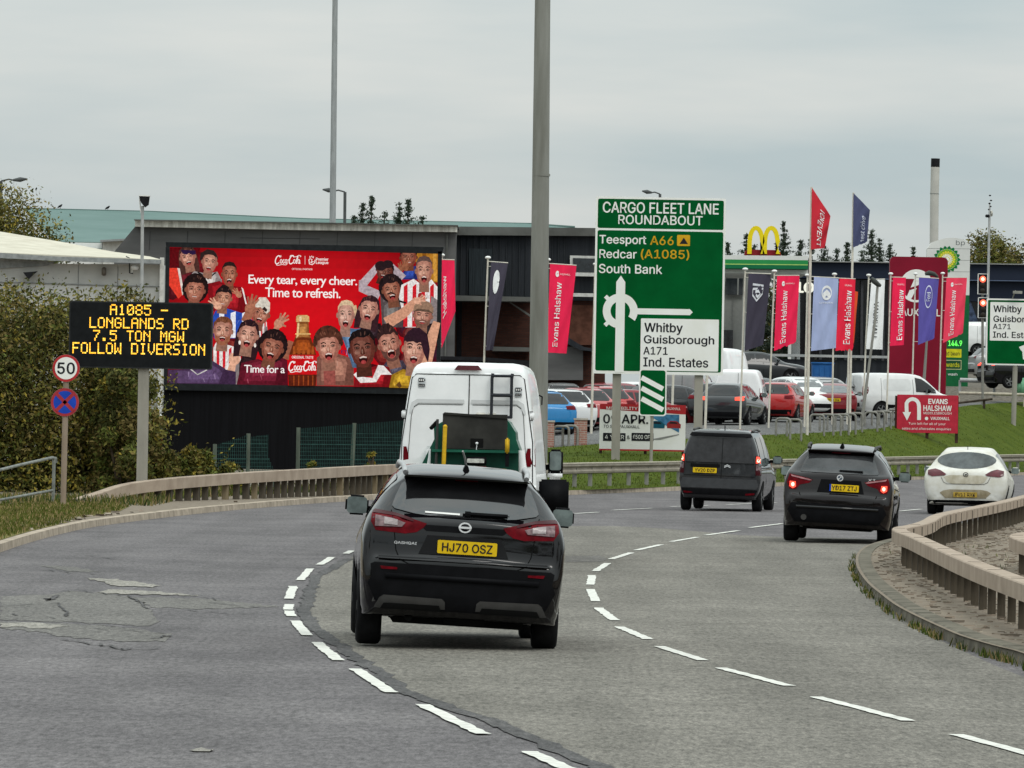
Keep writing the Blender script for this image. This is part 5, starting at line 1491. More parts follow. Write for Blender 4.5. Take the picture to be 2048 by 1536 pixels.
for s_ in (-1, 1):   # white curved mudguards
    b = MB()
    arc = [Vector((s_ * (.60 + .22 * (1 - cos(t)) * .9), .35, 1.62 - .62 * sin(t) * .9)) for t in [radians(a) for a in range(0, 91, 10)]]
    b.tube(arc, [.06 + .03 * i / 9 for i in range(10)], PT['vanwhite'], n=10); b.build('mudguard', root)
b = MB(); b.slab([(-.66, 1.46), (-.60, 1.66), (-.66, 1.66), (-.76, 1.50), (-.98, 1.46), (-1.02, 1.36), (-.72, 1.36)], .42, .5, PT['vanwhite']); b.build('guard_panel', root)
b = MB(); b.bbox((1.06, .2, 1.02), (.40, .10, .44), M_PLAS, .03); b.tube([(.6, .3, 1.1), (.9, .3, 1.05)], .03, M_PLAS); b.build('side_flap', root)
b = MB(); b.box((0, 1.0, .62), (1.1, 1.8, .14), M_PLAS); b.tube([(0, 1.8, .6), (0, 3.4, .55)], .05, M_PLAS); b.build('chassis', root)
for s_ in (-1, 1): wheel(root, s_ * .78, .95, .32, .2, s_)

# ---------------- 4 grey small van
gv = Wp(1437, 1001, 146.5); gv.z = 0.0
root, bv = start('small_van', 'dark grey small van with lit brake lights below the direction sign', 'van', gv, 7.5, VAN, PT['grey'])
gw = [(-.67, 1.66), (.67, 1.66), (.735, 1.30), (.76, 1.10), (-.76, 1.10), (-.735, 1.30)]
parts(root, bv, 'rear_window', [gw], 'rear', mat('van_rear_glass', (.040, .040, .043), .22, var=.2, spec=.5), .006, .12)
parts(root, bv, 'door_seam', linep([(.05, 1.66), (.03, .46)], .010) + linep([(-.80, .80), (.80, .80)], .012) + linep([(-.78, 1.09), (.78, 1.09)], .010), 'rear', M_SEAM, .010, .2)
parts(root, bv, 'plate_handle', [[(-.66, 1.06), (.0, 1.06), (.0, .985), (-.66, .985)]], 'rear', M_UNDER, .010, .2)
parts(root, bv, 'spoiler', [[(-.66, 1.755), (.66, 1.755), (.70, 1.685), (-.70, 1.685)]], 'rear', M_PLAS, .03, .12)
plate(root, -.335, .915, .54, .115, rear_y(bv, -.3, .91) - .02, "YV20 DZP", bold=.03)
for s_ in (-1, 1):
    o = parts(root, bv, 'tail_light', [[(s_ * .80, 1.28), (s_ * .90, 1.28), (s_ * .925, 1.05), (s_ * .925, .84), (s_ * .815, .84), (s_ * .80, 1.05)]], 'rear', M_LENSB, .010, .06)
    b = MB(); project(b, bv, [(s_ * .81, 1.26), (s_ * .895, 1.26), (s_ * .905, 1.11), (s_ * .81, 1.11)], 'rear', M_LITR, .016, .06); project(b, bv, ell(s_ * .855, 1.17, .03, .04, 10), 'rear', M_LITC, .020, .06); b.build('brake_light', o)
    b = MB(); project(b, bv, [(s_ * .815, 1.08), (s_ * .905, 1.08), (s_ * .91, .95), (s_ * .82, .95)], 'rear', M_LENSW, .016, .06); b.build('clear_lens', o)
    parts(root, bv, 'reflector', [[(s_ * .60, .42), (s_ * .80, .44), (s_ * .80, .40), (s_ * .60, .38)]], 'rear', M_LENSR, .012)
    ax = 'left' if s_ < 0 else 'right'
    parts(root, bv, 'side_window', side_glass(VAN, [(.35, 1.35), (1.45, 2.3), (2.4, 3.25)], .07, .14), ax, M_GLS, .006, .2)
    mirror_(root, s_ * .92, 3.0, 1.18, .22, .19, M_PLAS, s_)
    parts(root, bv, 'side_seam', linep([(1.40, 1.05), (1.40, .35)], .012) + linep([(2.35, 1.6), (2.35, .35)], .012) + linep([(.4, 1.0), (2.3, 1.0)], .02), ax, M_SEAM, .005, .2)
parts(root, bv, 'rear_bumper', [[(-.84, .74), (.84, .74), (.88, .60), (.84, .52), (-.84, .52), (-.88, .60)]], 'rear', mat('bumper_grey', (.052, .053, .056), .5), .015, .12)
parts(root, bv, 'lower_bumper', [[(-.86, .50), (.86, .50), (.80, .37), (-.80, .37)]], 'rear', M_PLAS, .014, .12)
b = MB(); ry = rear_y(bv, .17, 1.02) - .015
for q in (0, .028): b.poly([(.10, ry, .985 + q), (.17, ry, 1.02 + q), (.24, ry, .985 + q), (.24, ry, 1.0 + q), (.17, ry, 1.035 + q), (.10, ry, 1.0 + q)], M_CHROME)
b.build('badge', root)
b = MB(); b.tube([(0.05, .35, 1.83), (0.05, .30, 1.93)], .012, M_PLAS, n=5); b.build('antenna', root)
for s_ in (-1, 1):
    b = MB(); b.tube([(s_ * .66, .4, 1.82), (s_ * .665, 1.4, 1.86), (s_ * .66, 2.2, 1.83)], .025, M_PLASG, n=6); b.build('roof_rail', root)
arches(root, bv, .72, 3.48, .33); wheels(root, VAN, .72, 3.48, .33, .81); under(root, .62, .3, 4.0, .22, .42)

lean(root, .6, .6)
# ---------------- 5 dark estate SUV with brake lights
SUV5 = scaled(SUV, 1.03, 1.06, 1.035)
bw = Wp(1671, 1080, 110.5); bw.z = 0.004
root, bv = start('suv', 'brown-black sports utility car with glowing brake lights near the island', 'car', bw, 5.2, SUV5, PT['brownblack'])
parts(root, bv, 'rear_window', [[(-.53, 1.50), (.53, 1.50), (.60, 1.40), (.665, 1.22), (.655, 1.19), (-.655, 1.19), (-.665, 1.22), (-.60, 1.40)]], 'rear', mat('suv_rear_glass', (.030, .031, .033), .12, var=.5, scale=3, spec=.5), .006, .07)
b = MB(); b.slab([(-.54, 1.575), (.54, 1.575), (.58, 1.555), (-.58, 1.555)], .38, .62, PT['brownblack']); b.build('spoiler', root)
parts(root, bv, 'high_brake_light', [[(-.16, 1.53), (.16, 1.53), (.16, 1.51), (-.16, 1.51)]], 'rear', M_LENSB, .05)
Lb = [(-.84, 1.145), (-.52, 1.085), (-.44, 1.06), (-.50, 1.005), (-.66, .965), (-.72, .885), (-.83, .885), (-.88, 1.0)]
for f_ in (lambda p: p, mirx):
    o = parts(root, bv, 'tail_light', [f_(Lb)], 'rear', M_LENSR, .010, .06)
    b = MB(); project(b, bv, f_([(-.83, 1.02), (-.73, 1.015), (-.72, .93), (-.77, .895), (-.83, .93)]), 'rear', M_LITR, .018, .05); project(b, bv, f_(ell(-.775, .965, .028, .035, 10)), 'rear', M_LITC, .022, .05); b.build('brake_light', o)
    b = MB(); project(b, bv, f_([(-.82, 1.128), (-.50, 1.07), (-.45, 1.05), (-.50, 1.045), (-.80, 1.10)]), 'rear', mat('lamp_pink', (.42, .20, .21), .3, var=.3), .017, .06); b.build('light_strip', o)
plate(root, .10, .945, .50, .118, rear_y(bv, .05, .945) - .022, "YD17 ZTJ", bold=.03, band=M_SBLUE)
parts(root, bv, 'plate_recess', [[(-.36, .86), (-.30, 1.08), (.38, 1.08), (.44, .86)]], 'rear', M_PLAS, .006, .1)
b = MB(); ry = rear_y(bv, 0.0, 1.115) - .025; flat(b, ell(0.02, 1.115, .055, .055, 20), ry, M_CHROME); flat(b, ell(.02, 1.115, .042, .042, 16), ry - .002, mat('badge_dark', (.1, .12, .15), .4)); flat(b, [(0.02, 1.115), (.05, 1.13), (.03, 1.15)], ry - .004, M_WHITE); flat(b, [(0.02, 1.115), (-.02, 1.10), (0.0, 1.08)], ry - .004, M_WHITE); b.build('badge', root)
b = MB(); text(b, "X3", (.50, .62, 1.085, 1.125), rear_y(bv, .55, 1.1) - .014, M_CHROME); b.build('model_lettering', root)
parts(root, bv, 'tailgate_seam', linep([(-.66, .84), (-.60, .70), (.60, .70), (.66, .84)], .012), 'rear', M_SEAM, .006, .1)
parts(root, bv, 'rear_bumper', [[(-.78, .66), (.78, .66), (.84, .54), (.72, .34), (-.72, .34), (-.84, .54)]], 'rear', M_PLAS, .012, .1)
b = MB(); b.bbox((0, -.01, .60), (1.46, .05, .10), PT['black'], .03); b.build('bumper_ledge', root)
b = MB(); wy = rear_y(bv, .15, 1.24); b.bbox((.20, wy - .04, 1.235), (.42, .04, .035), M_PLAS, .014); b.build('rear_wiper', root)
b = MB(); b.slab([(-.04, 1.635), (.04, 1.635), (.015, 1.70), (-.01, 1.70)], .72, .90, M_PLAS); b.build('antenna', root)
b = MB(); b.tube([(-.56, -.02, .42), (-.56, .2, .42)], .05, M_PLASG); b.build('exhaust', root)
for s_ in (-1, 1):
    ax = 'left' if s_ < 0 else 'right'
    parts(root, bv, 'side_window', side_glass(SUV5, [(.85, 1.45), (1.53, 2.3), (2.38, 3.2)]), ax, M_GLS, .006, .2)
    b = MB(); b.tube([(s_ * .565, .70, 1.60), (s_ * .575, .9, 1.655), (s_ * .60, 2.2, 1.67), (s_ * .60, 2.5, 1.62)], .025, M_PLASG, n=6); b.build('roof_rail', root)
    mirror_(root, s_ * .92, 3.02, 1.16, .22, .18, M_PLAS, s_)
    parts(root, bv, 'side_seam', linep([(1.49, 1.2), (1.49, .4)], .012) + linep([(2.34, 1.2), (2.34, .35)], .012) + linep([(.6, .98), (3.3, .90)], .012), ax, M_SEAM, .005, .2)
arches(root, bv, .93, 3.74, .36); wheels(root, SUV5, .93, 3.74, .36, .80, .25); under(root, .62, .3, 4.0, .22, .44)

lean(root, 1.2, 1.0)
# ---------------- 6 dirty white hatchback
aw = Wp(1930, 1024, 147.5); aw.z = 0.0
root, bv = start('hatchback', 'dirty white hatchback with dark oval rear window at the right edge', 'car', aw, 7.0, scaled(HATCH, 1.045, 1, 1.02), PT['dirtywhite'])
parts(root, bv, 'rear_window', [ell(0, 1.235, .67, .19, 26)], 'rear', mat('hatch_rear_glass', (.05, .058, .058), .12, var=.5, scale=4, spec=.6), .006, .08)
La = [(-.86, .985), (-.70, 1.02), (-.58, .985), (-.44, .90), (-.48, .87), (-.76, .845), (-.86, .88)]
for f_ in (lambda p: p, mirx):
    parts(root, bv, 'tail_light', [f_([(x, z + .02) for x, z in La])], 'rear', mat('lamp_smoked', (.10, .012, .020), .15, coat=.6, var=.3, scale=9), .010, .06)
plate(root, 0, .46, .54, .115, rear_y(bv, 0, .46) - .018, "BV11 RXK", m=M_PLATED, bold=.01)
parts(root, bv, 'plate_recess', [[(-.58, .50), (-.50, .55), (-.35, .575), (.35, .575), (.50, .55), (.58, .50), (.46, .38), (-.46, .38)]], 'rear', mat('dirt_film', (.36, .31, .22), .9, col2=(.22, .18, .11), scale=6), .006, .08)
parts(root, bv, 'dirt_band', [[(-.50, .86), (-.42, .74), (-.3, .70), (.3, .70), (.42, .74), (.50, .86), (.36, .90), (-.36, .90)]], 'rear', mat('dirt_film_light', (.55, .51, .42), .85, col2=(.38, .34, .25), scale=5), .004, .08)
parts(root, bv, 'tailgate_seam', linep([(-.56, .86), (-.50, .74), (-.42, .70), (.42, .70), (.50, .74), (.56, .86)], .010), 'rear', M_PLASG, .007, .1)
parts(root, bv, 'lower_bumper', [[(-.84, .33), (-.60, .335), (.60, .335), (.84, .33), (.80, .24), (-.80, .24)]], 'rear', M_PLAS, .010, .1)
b = MB(); ry = rear_y(bv, 0, .90) - .02
for i in range(20):
    a, c = 2 * pi * i / 20, 2 * pi * (i + 1) / 20
    b.add([(.062 * cos(a), ry, .915 + .055 * sin(a)), (.062 * cos(c), ry, .915 + .055 * sin(c)), (.045 * cos(c), ry, .915 + .04 * sin(c)), (.045 * cos(a), ry, .915 + .04 * sin(a))], [(0, 1, 2, 3)], M_PLASG)
flat(b, [(-.03, .90), (.02, .895), (.035, .94), (-.01, .93)], ry, M_PLASG); b.build('badge', root)
b = MB(); b.tube([(0, .78, 1.45), (.0, .70, 1.56)], .008, M_PLAS, n=5); b.build('antenna', root)
for s_ in (-1, 1):
    ax = 'left' if s_ < 0 else 'right'
    parts(root, bv, 'side_window', side_glass(HATCH, [(.85, 1.3), (1.36, 2.05), (2.12, 2.95)]), ax, M_GLS, .006, .2)
    mirror_(root, s_ * .90, 2.75, 1.0, .2, .16, PT['dirtywhite'], s_)
arches(root, bv, .80, 3.48, .32); wheels(root, HATCH, .80, 3.48, .32, .79); under(root, .62, .3, 3.9, .2, .4)

# ---------------- generic parked and distant vehicles
def simple(name, label, rows, paint, px, D, head, kind, plate_s=None, group='vehicles in the dealership car park', lit=False, z=None, glass=None):
    p = Wp(px, 840, D); p.z = land_z(p.x, D) if z is None else z
    root, bv = start(name, label, 'van' if kind in ('van', 'bigvan') else 'car', p, head, rows, paint, group=group, ns=2)
    G_ = glass or M_GLS
    L = rows[-1][0]
    hb = max(r[4] for r in rows); ht = max(r[6] for r in rows); wb_ = max(r[3] for r in rows)
    if kind == 'bigvan':
        parts(root, bv, 'door_seam', linep([(.02, ht - .12), (0, .75)], .016), 'rear', M_SEAM, .006, .3)
        rw = None
    elif kind == 'van':
        parts(root, bv, 'door_seam', linep([(.02, ht - .14), (0, .5)], .014), 'rear', M_SEAM, .006, .3)
    else:
        w1 = [r for r in rows if r[6] > ht * .93][0][7] * .92
        if kind == 'sedan':
            parts(root, bv, 'rear_window', [[(-w1, ht * .945), (w1, ht * .945), (.66, hb + .09), (-.66, hb + .09)]], 'rear', G_, .006, .1)
        else:
            parts(root, bv, 'rear_window', [[(-w1, ht * .945), (w1, ht * .945), (.655, hb + .10), (.60, hb + .04), (-.60, hb + .04), (-.655, hb + .10)]], 'rear', G_, .006, .1)
    for s_ in (-1, 1):
        ax = 'left' if s_ < 0 else 'right'
        if kind == 'bigvan':
            cuts = None; parts(root, bv, 'side_window', [[(L * .70, 1.25), (L * .86, 1.22), (L * .79, 1.95), (L * .72, 2.05)]], ax, G_, .006, .3)
            parts(root, bv, 'tail_light', [[(s_ * .90, 1.5), (s_ * .99, 1.5), (s_ * 1.0, 1.0), (s_ * .92, 1.0)]], 'rear', M_LITR if lit else M_LENSR, .012, .15)
        elif kind == 'van':
            parts(root, bv, 'side_window', side_glass(rows, [(2.42, 3.35)], .06, .12), ax, G_, .006, .2)
            parts(root, bv, 'tail_light', [[(s_ * .80, 1.28), (s_ * .90, 1.28), (s_ * .92, .8), (s_ * .82, .8)]], 'rear', M_LITR if lit else M_LENSR, .012, .1)
            parts(root, bv, 'panel_moulding', [[(.95, 1.18), (1.1, 1.12), (2.1, 1.12), (2.2, 1.2), (2.2, 1.55), (2.1, 1.62), (1.0, 1.60), (.92, 1.5)]], ax, paintm('van_inset', (.60, .605, .60), rough=.45), .003, .3)
            parts(root, bv, 'door_seam', linep([(2.3, 1.6), (2.3, .35)], .014) + linep([(.85, 1.62), (.8, .4)], .012), ax, M_SEAM, .006, .3)
            parts(root, bv, 'side_strip', [[(1.05, .42), (3.05, .42), (3.0, .56), (1.1, .56)]], ax, M_PLAS, .010, .3)
            parts(root, bv, 'door_handle', [[(2.0, .93), (2.2, .93), (2.2, .97), (2.0, .97)], [(2.42, .93), (2.62, .93), (2.62, .97), (2.42, .97)]], ax, M_PLAS, .012, .3)
            parts(root, bv, 'headlight', [[(s_ * .62, .86), (s_ * .80, .88), (s_ * .80, .98), (s_ * .66, .94)]], 'front', M_LENSW, .012, .1)
        else:
            f_ = (L / 4.39)
            parts(root, bv, 'side_window', side_glass(rows, [(.85 * f_, 1.4 * f_), (1.46 * f_, 2.2 * f_), (2.28 * f_, 3.05 * f_)] if kind != 'sedan' else [(1.25, 1.95), (2.02, 2.95)]), ax, G_, .006, .2)
            zc = hb - .06
            parts(root, bv, 'tail_light', [[(s_ * .83, zc + .07), (s_ * .50, zc + .04), (s_ * .52, zc - .07), (s_ * .84, zc - .08)]], 'rear', M_LITR if lit else M_LENSR, .012, .1)
            parts(root, bv, 'headlight', [[(s_ * .5, .62), (s_ * .74, .66), (s_ * .72, .76), (s_ * .52, .70)]], 'front', M_LENSW, .012, .1)
            parts(root, bv, 'door_seam', linep([(1.43 * f_, hb), (1.43 * f_, .35)], .014) + linep([(2.24 * f_, hb), (2.24 * f_, .35)], .014), ax, M_SEAM, .006, .3)
        mirror_(root, s_ * (wb_ - .01), L * (.80 if kind == 'bigvan' else .655), hb + .08 if kind != 'bigvan' else 1.4, .2, .16 if kind != 'bigvan' else .34, M_PLAS if kind in ('van', 'bigvan') else paint, s_)
    # windscreen
    fr_ = [r for r in rows if r[6] < ht * .97 and r[0] > L * .45]
    ws_top = [r for r in rows if r[0] > L * .4 and r[6] > ht * .9][-1]
    zt_ = ws_top[6] - .03; w2 = ws_top[7] * .93
    parts(root, bv, 'windscreen', [[(-w2, zt_), (w2, zt_), (.70 * wb_ / .9, hb + .05), (-.70 * wb_ / .9, hb + .05)]], 'front', G_, .006, .15)
    parts(root, bv, 'grille', [[(-.45, .42), (.45, .42), (.42, .58), (-.42, .58)]], 'front', M_PLAS, .012, .15)
    if plate_s:
        zc = .80 if kind == 'sedan' else .5 if kind == 'hatch' else .86
        plate(root, 0, zc, .52, .115, rear_y(bv, 0, zc) - .02, plate_s)
    parts(root, bv, 'lower_bumper', [[(-.80, rows[2][1] + .20), (.80, rows[2][1] + .20), (.76, rows[2][1] + .04), (-.76, rows[2][1] + .04)]], 'rear', M_PLAS, .010, .15)
    y1, y2, r_ = (.82 * L / 4.39, 3.48 * L / 4.39, .33) if kind != 'bigvan' else (1.05, 4.75, .36)
    arches(root, bv, y1, y2, r_); wheels(root, rows, y1, y2, r_, wb_ - .11); under(root, wb_ * .7, .3, L * .9, .2, .42)
    return root
H_ = HATCH; S_ = SUV
CP = 'vehicles in the dealership car park'
simple('parked_car', 'bright blue hatchback parked beside the thick lighting column', scaled(H_, 1, 1, 1.02), PT['blue'], 1104, 220, -14, 'hatch')
simple('parked_car', 'white hatchback parked next to the bright blue one', scaled(H_, 1, 1, 1.02), PT['white'], 1146, 223, -14, 'hatch')
simple('parked_car', 'faded red hatchback between the white hatchback and the date banner', H_, PT['pink'], 1187, 226, -14, 'hatch')
simple('parked_car', 'red car half hidden by the left post of the big direction sign', H_, PT['red'], 1226, 229, -14, 'hatch')
simple('parked_car', 'silver sports utility car with a dark roof spoiler in the second row', S_, PT['silver'], 1130, 252, -6, 'suv')
simple('parked_car', 'pale blue hatchback in the second row behind the bright blue one', H_, PT['skyblue'], 1118, 238, 40, 'hatch')
simple('parked_car', 'dark red saloon lying across the second row', SEDAN, PT['darkred'], 1152, 236, 70, 'sedan')
simple('parked_car', 'white estate car seen from its side behind the date banner', S_, PT['white'], 1196, 250, 62, 'suv')
simple('parked_car', 'charcoal car with white roof edge behind the left sign post', H_, PT['charcoal'], 1250, 238, 60, 'hatch')
simple('parked_car', 'white car behind the countdown marker sign', S_, PT['white'], 1262, 262, 75, 'suv')
simple('parked_van', 'silver grey van with bluish windows behind the countdown marker sign', VAN, PT['silver'], 1362, 246, 10, 'van', glass=M_GLSB)
simple('parked_car', 'grey car in the shade between the two sign posts', H_, PT['charcoal'], 1418, 236, 20, 'hatch')
simple('parked_car', 'dark grey hatchback with a lit red lamp right of the right sign post', H_, PT['charcoal'], 1440, 229, 14, 'hatch', lit=True)
simple('parked_van', 'large white van behind the right edge of the direction sign', BIGVAN, PT['vanwhite'], 1411, 258, 12, 'bigvan')
simple('parked_van', 'white van with red rear lamp beside the bright red hatchback', scaled(VAN, 1, 1, 1.06), PT['vanwhite'], 1474, 236, 6, 'van')
simple('parked_car', 'white car with a bright windscreen facing the road', S_, PT['white'], 1558, 256, 160, 'suv', glass=M_GLSG)
simple('parked_car', 'silver grey car just behind the white one facing the road', S_, PT['silver'], 1590, 268, 152, 'suv')
simple('parked_car', 'bright red hatchback between the white van and the tall red banner', H_, PT['red'], 1540, 240, 14, 'hatch')
simple('parked_car', 'white car front beside the bright red hatchback', H_, PT['white'], 1598, 262, 200, 'hatch')
simple('parked_car', 'dark red saloon seen from behind with yellow plate and grey rear window', SEDAN, PT['darkred'], 1667, 252, 3, 'sedan', plate_s="WX18 BNK", glass=M_GLSG)
simple('parked_van', 'white small van parked side-on in front of the dark red totem', VAN, PT['white'], 1706, 266, 66, 'van')
simple('parked_car', 'dark saloon passing side-on behind the white vans', SEDAN, PT['charcoal'], 1418, 300, 82, 'sedan', z=land_z(12, 300) + 1.25)
RG = 'traffic on the road behind the filling-station totem'
simple('parked_car', 'small silver hatchback behind the left sign post in the third row', H_, PT['silver'], 1225, 262, 40, 'hatch')
simple('parked_car', 'maroon estate car behind the faded red hatchback', S_, PT['darkred'], 1180, 243, 30, 'suv')
simple('parked_van', 'white van far back between the thick column and the sign', VAN, PT['white'], 1112, 272, 30, 'van')
simple('parked_car', 'black car between the big white van and the right sign post', H_, PT['black'], 1400, 262, 50, 'hatch')
simple('parked_car', 'grey sports utility car just behind the hatchback with the lit red lamp', S_, PT['grey'], 1470, 250, 24, 'suv')
simple('moving_car', 'silver car with a red tail lamp right of the green totem', S_, PT['silver'], 1938, 318, 80, 'suv', group=RG, z=4.2)
simple('moving_car', 'black car with red tail lamp behind the second direction sign', S_, PT['black'], 1968, 300, 66, 'suv', group=RG, lit=True, z=3.7)
simple('moving_van', 'white van crossing behind the traffic lights', VAN, PT['white'], 1915, 345, 84, 'van', group=RG, z=5.6)
simple('parked_car', 'red car glimpsed between the hedge and the big screen', H_, PT['red'], 312, 215, 20, 'hatch', z=.1, group=CP)
simple('parked_van', 'white van glimpsed between the hedge and the big screen', VAN, PT['white'], 312, 226, 30, 'van', z=.1, group=CP)
# ================================================================== THE BIG SCREEN
BB = Face(600, 926, 195.0)
BB.o.z = 0.118; BB.o = Vector((Wp(600, 926, 195.0).x, 195.0, 0.118))
bb = thing('billboard', 'big digital screen showing a red drink advert with shouting faces, on a black base', 'billboard', BB.o)
def scr_mat(nm, lo, hi, sc_):
    m = bpy.data.materials.new(nm); m.use_nodes = True
    t = m.node_tree; b = t.nodes['Principled BSDF']
    a = t.nodes.new('ShaderNodeVertexColor'); a.layer_name = 'col'
    n = t.nodes.new('ShaderNodeTexNoise'); n.inputs['Scale'].default_value = sc_; n.inputs['Detail'].default_value = 8
    tcn = t.nodes.new('ShaderNodeTexCoord'); t.links.new(tcn.outputs['Object'], n.inputs['Vector'])
    r = t.nodes.new('ShaderNodeMapRange'); r.inputs[1].default_value = .3; r.inputs[2].default_value = .7; r.inputs[3].default_value = lo; r.inputs[4].default_value = hi
    t.links.new(n.outputs['Fac'], r.inputs[0])
    x = t.nodes.new('ShaderNodeVectorMath'); x.operation = 'SCALE'
    t.links.new(a.outputs['Color'], x.inputs[0]); t.links.new(r.outputs[0], x.inputs['Scale'])
    b.inputs['Base Color'].default_value = (0.004, 0.004, 0.004, 1); b.inputs['Roughness'].default_value = .7; b.inputs['Specular IOR Level'].default_value = .0
    t.links.new(x.outputs[0], b.inputs['Emission Color']); b.inputs['Emission Strength'].default_value = 1.0
    return m
M_SCR = scr_mat('screen_ground', .93, 1.05, 6.0); M_SCRP = scr_mat('screen_picture', .66, 1.20, 15.0)
scr = MB()
def mixc(a, b_, t): return tuple(int(p + (q - p) * t) for p, q in zip(a, b_))
_lay = [0]
def crop(x, y): return BB.q(330 + x * .27344, 480 + y * .27344)
CX0, CZ0 = crop(18, 20); CX1, CZ1 = crop(2006, 1085)
CZ0 = crop(1000, 60)[1] ; CZ1 = crop(1000, 1070)[1]
def art(pts, col, raw=False):
    """one flat shape of the picture; points in crop pixels, clipped to the screen"""
    _lay[0] += 1
    y = -.12 - _lay[0] * .00012
    P = [crop(*p) for p in pts] if not raw else pts
    P = [(min(max(x, CX0), CX1), min(max(z, CZ1), CZ0)) for x, z in P]
    scr.poly([(x, y, z) for x, z in P], M_SCRP, rgb(*col))
def fan(pts, c0, c1, at=(0, 0)):
    """shape with a soft blend from c0 in the middle to c1 at its rim (photographic shading of the printed picture)"""
    _lay[0] += 1
    y = -.12 - _lay[0] * .00012
    n = len(pts); mx, my = sum(p[0] for p in pts) / n + at[0], sum(p[1] for p in pts) / n + at[1]
    cl_ = lambda p: (min(max(p[0], CX0), CX1), y, min(max(p[1], CZ1), CZ0))
    for f0, f1, t0, t1 in ((0, .45, 0, .25), (.45, .75, .25, .6), (.75, 1, .6, 1)):
        A, B = mixc(c0, c1, (t0 + t1) / 2), None
        for i in range(n):
            p, q = pts[i], pts[(i + 1) % n]
            L_ = lambda r_, f: cl_(crop(mx + (r_[0] - mx) * f, my + (r_[1] - my) * f))
            if f0 == 0: scr.add([L_(p, 0), L_(p, f1), L_(q, f1)], [(0, 1, 2)], M_SCRP, False, rgb(*A))
            else: scr.add([L_(p, f0), L_(p, f1), L_(q, f1), L_(q, f0)], [(0, 1, 2, 3)], M_SCRP, False, rgb(*A))
def el(cx, cy, rx, ry, col, rot=0.0, n=18, a0=0.0, a1=2 * pi):
    art(ell(cx, cy, rx, ry, n, a0, a1, rot), col)
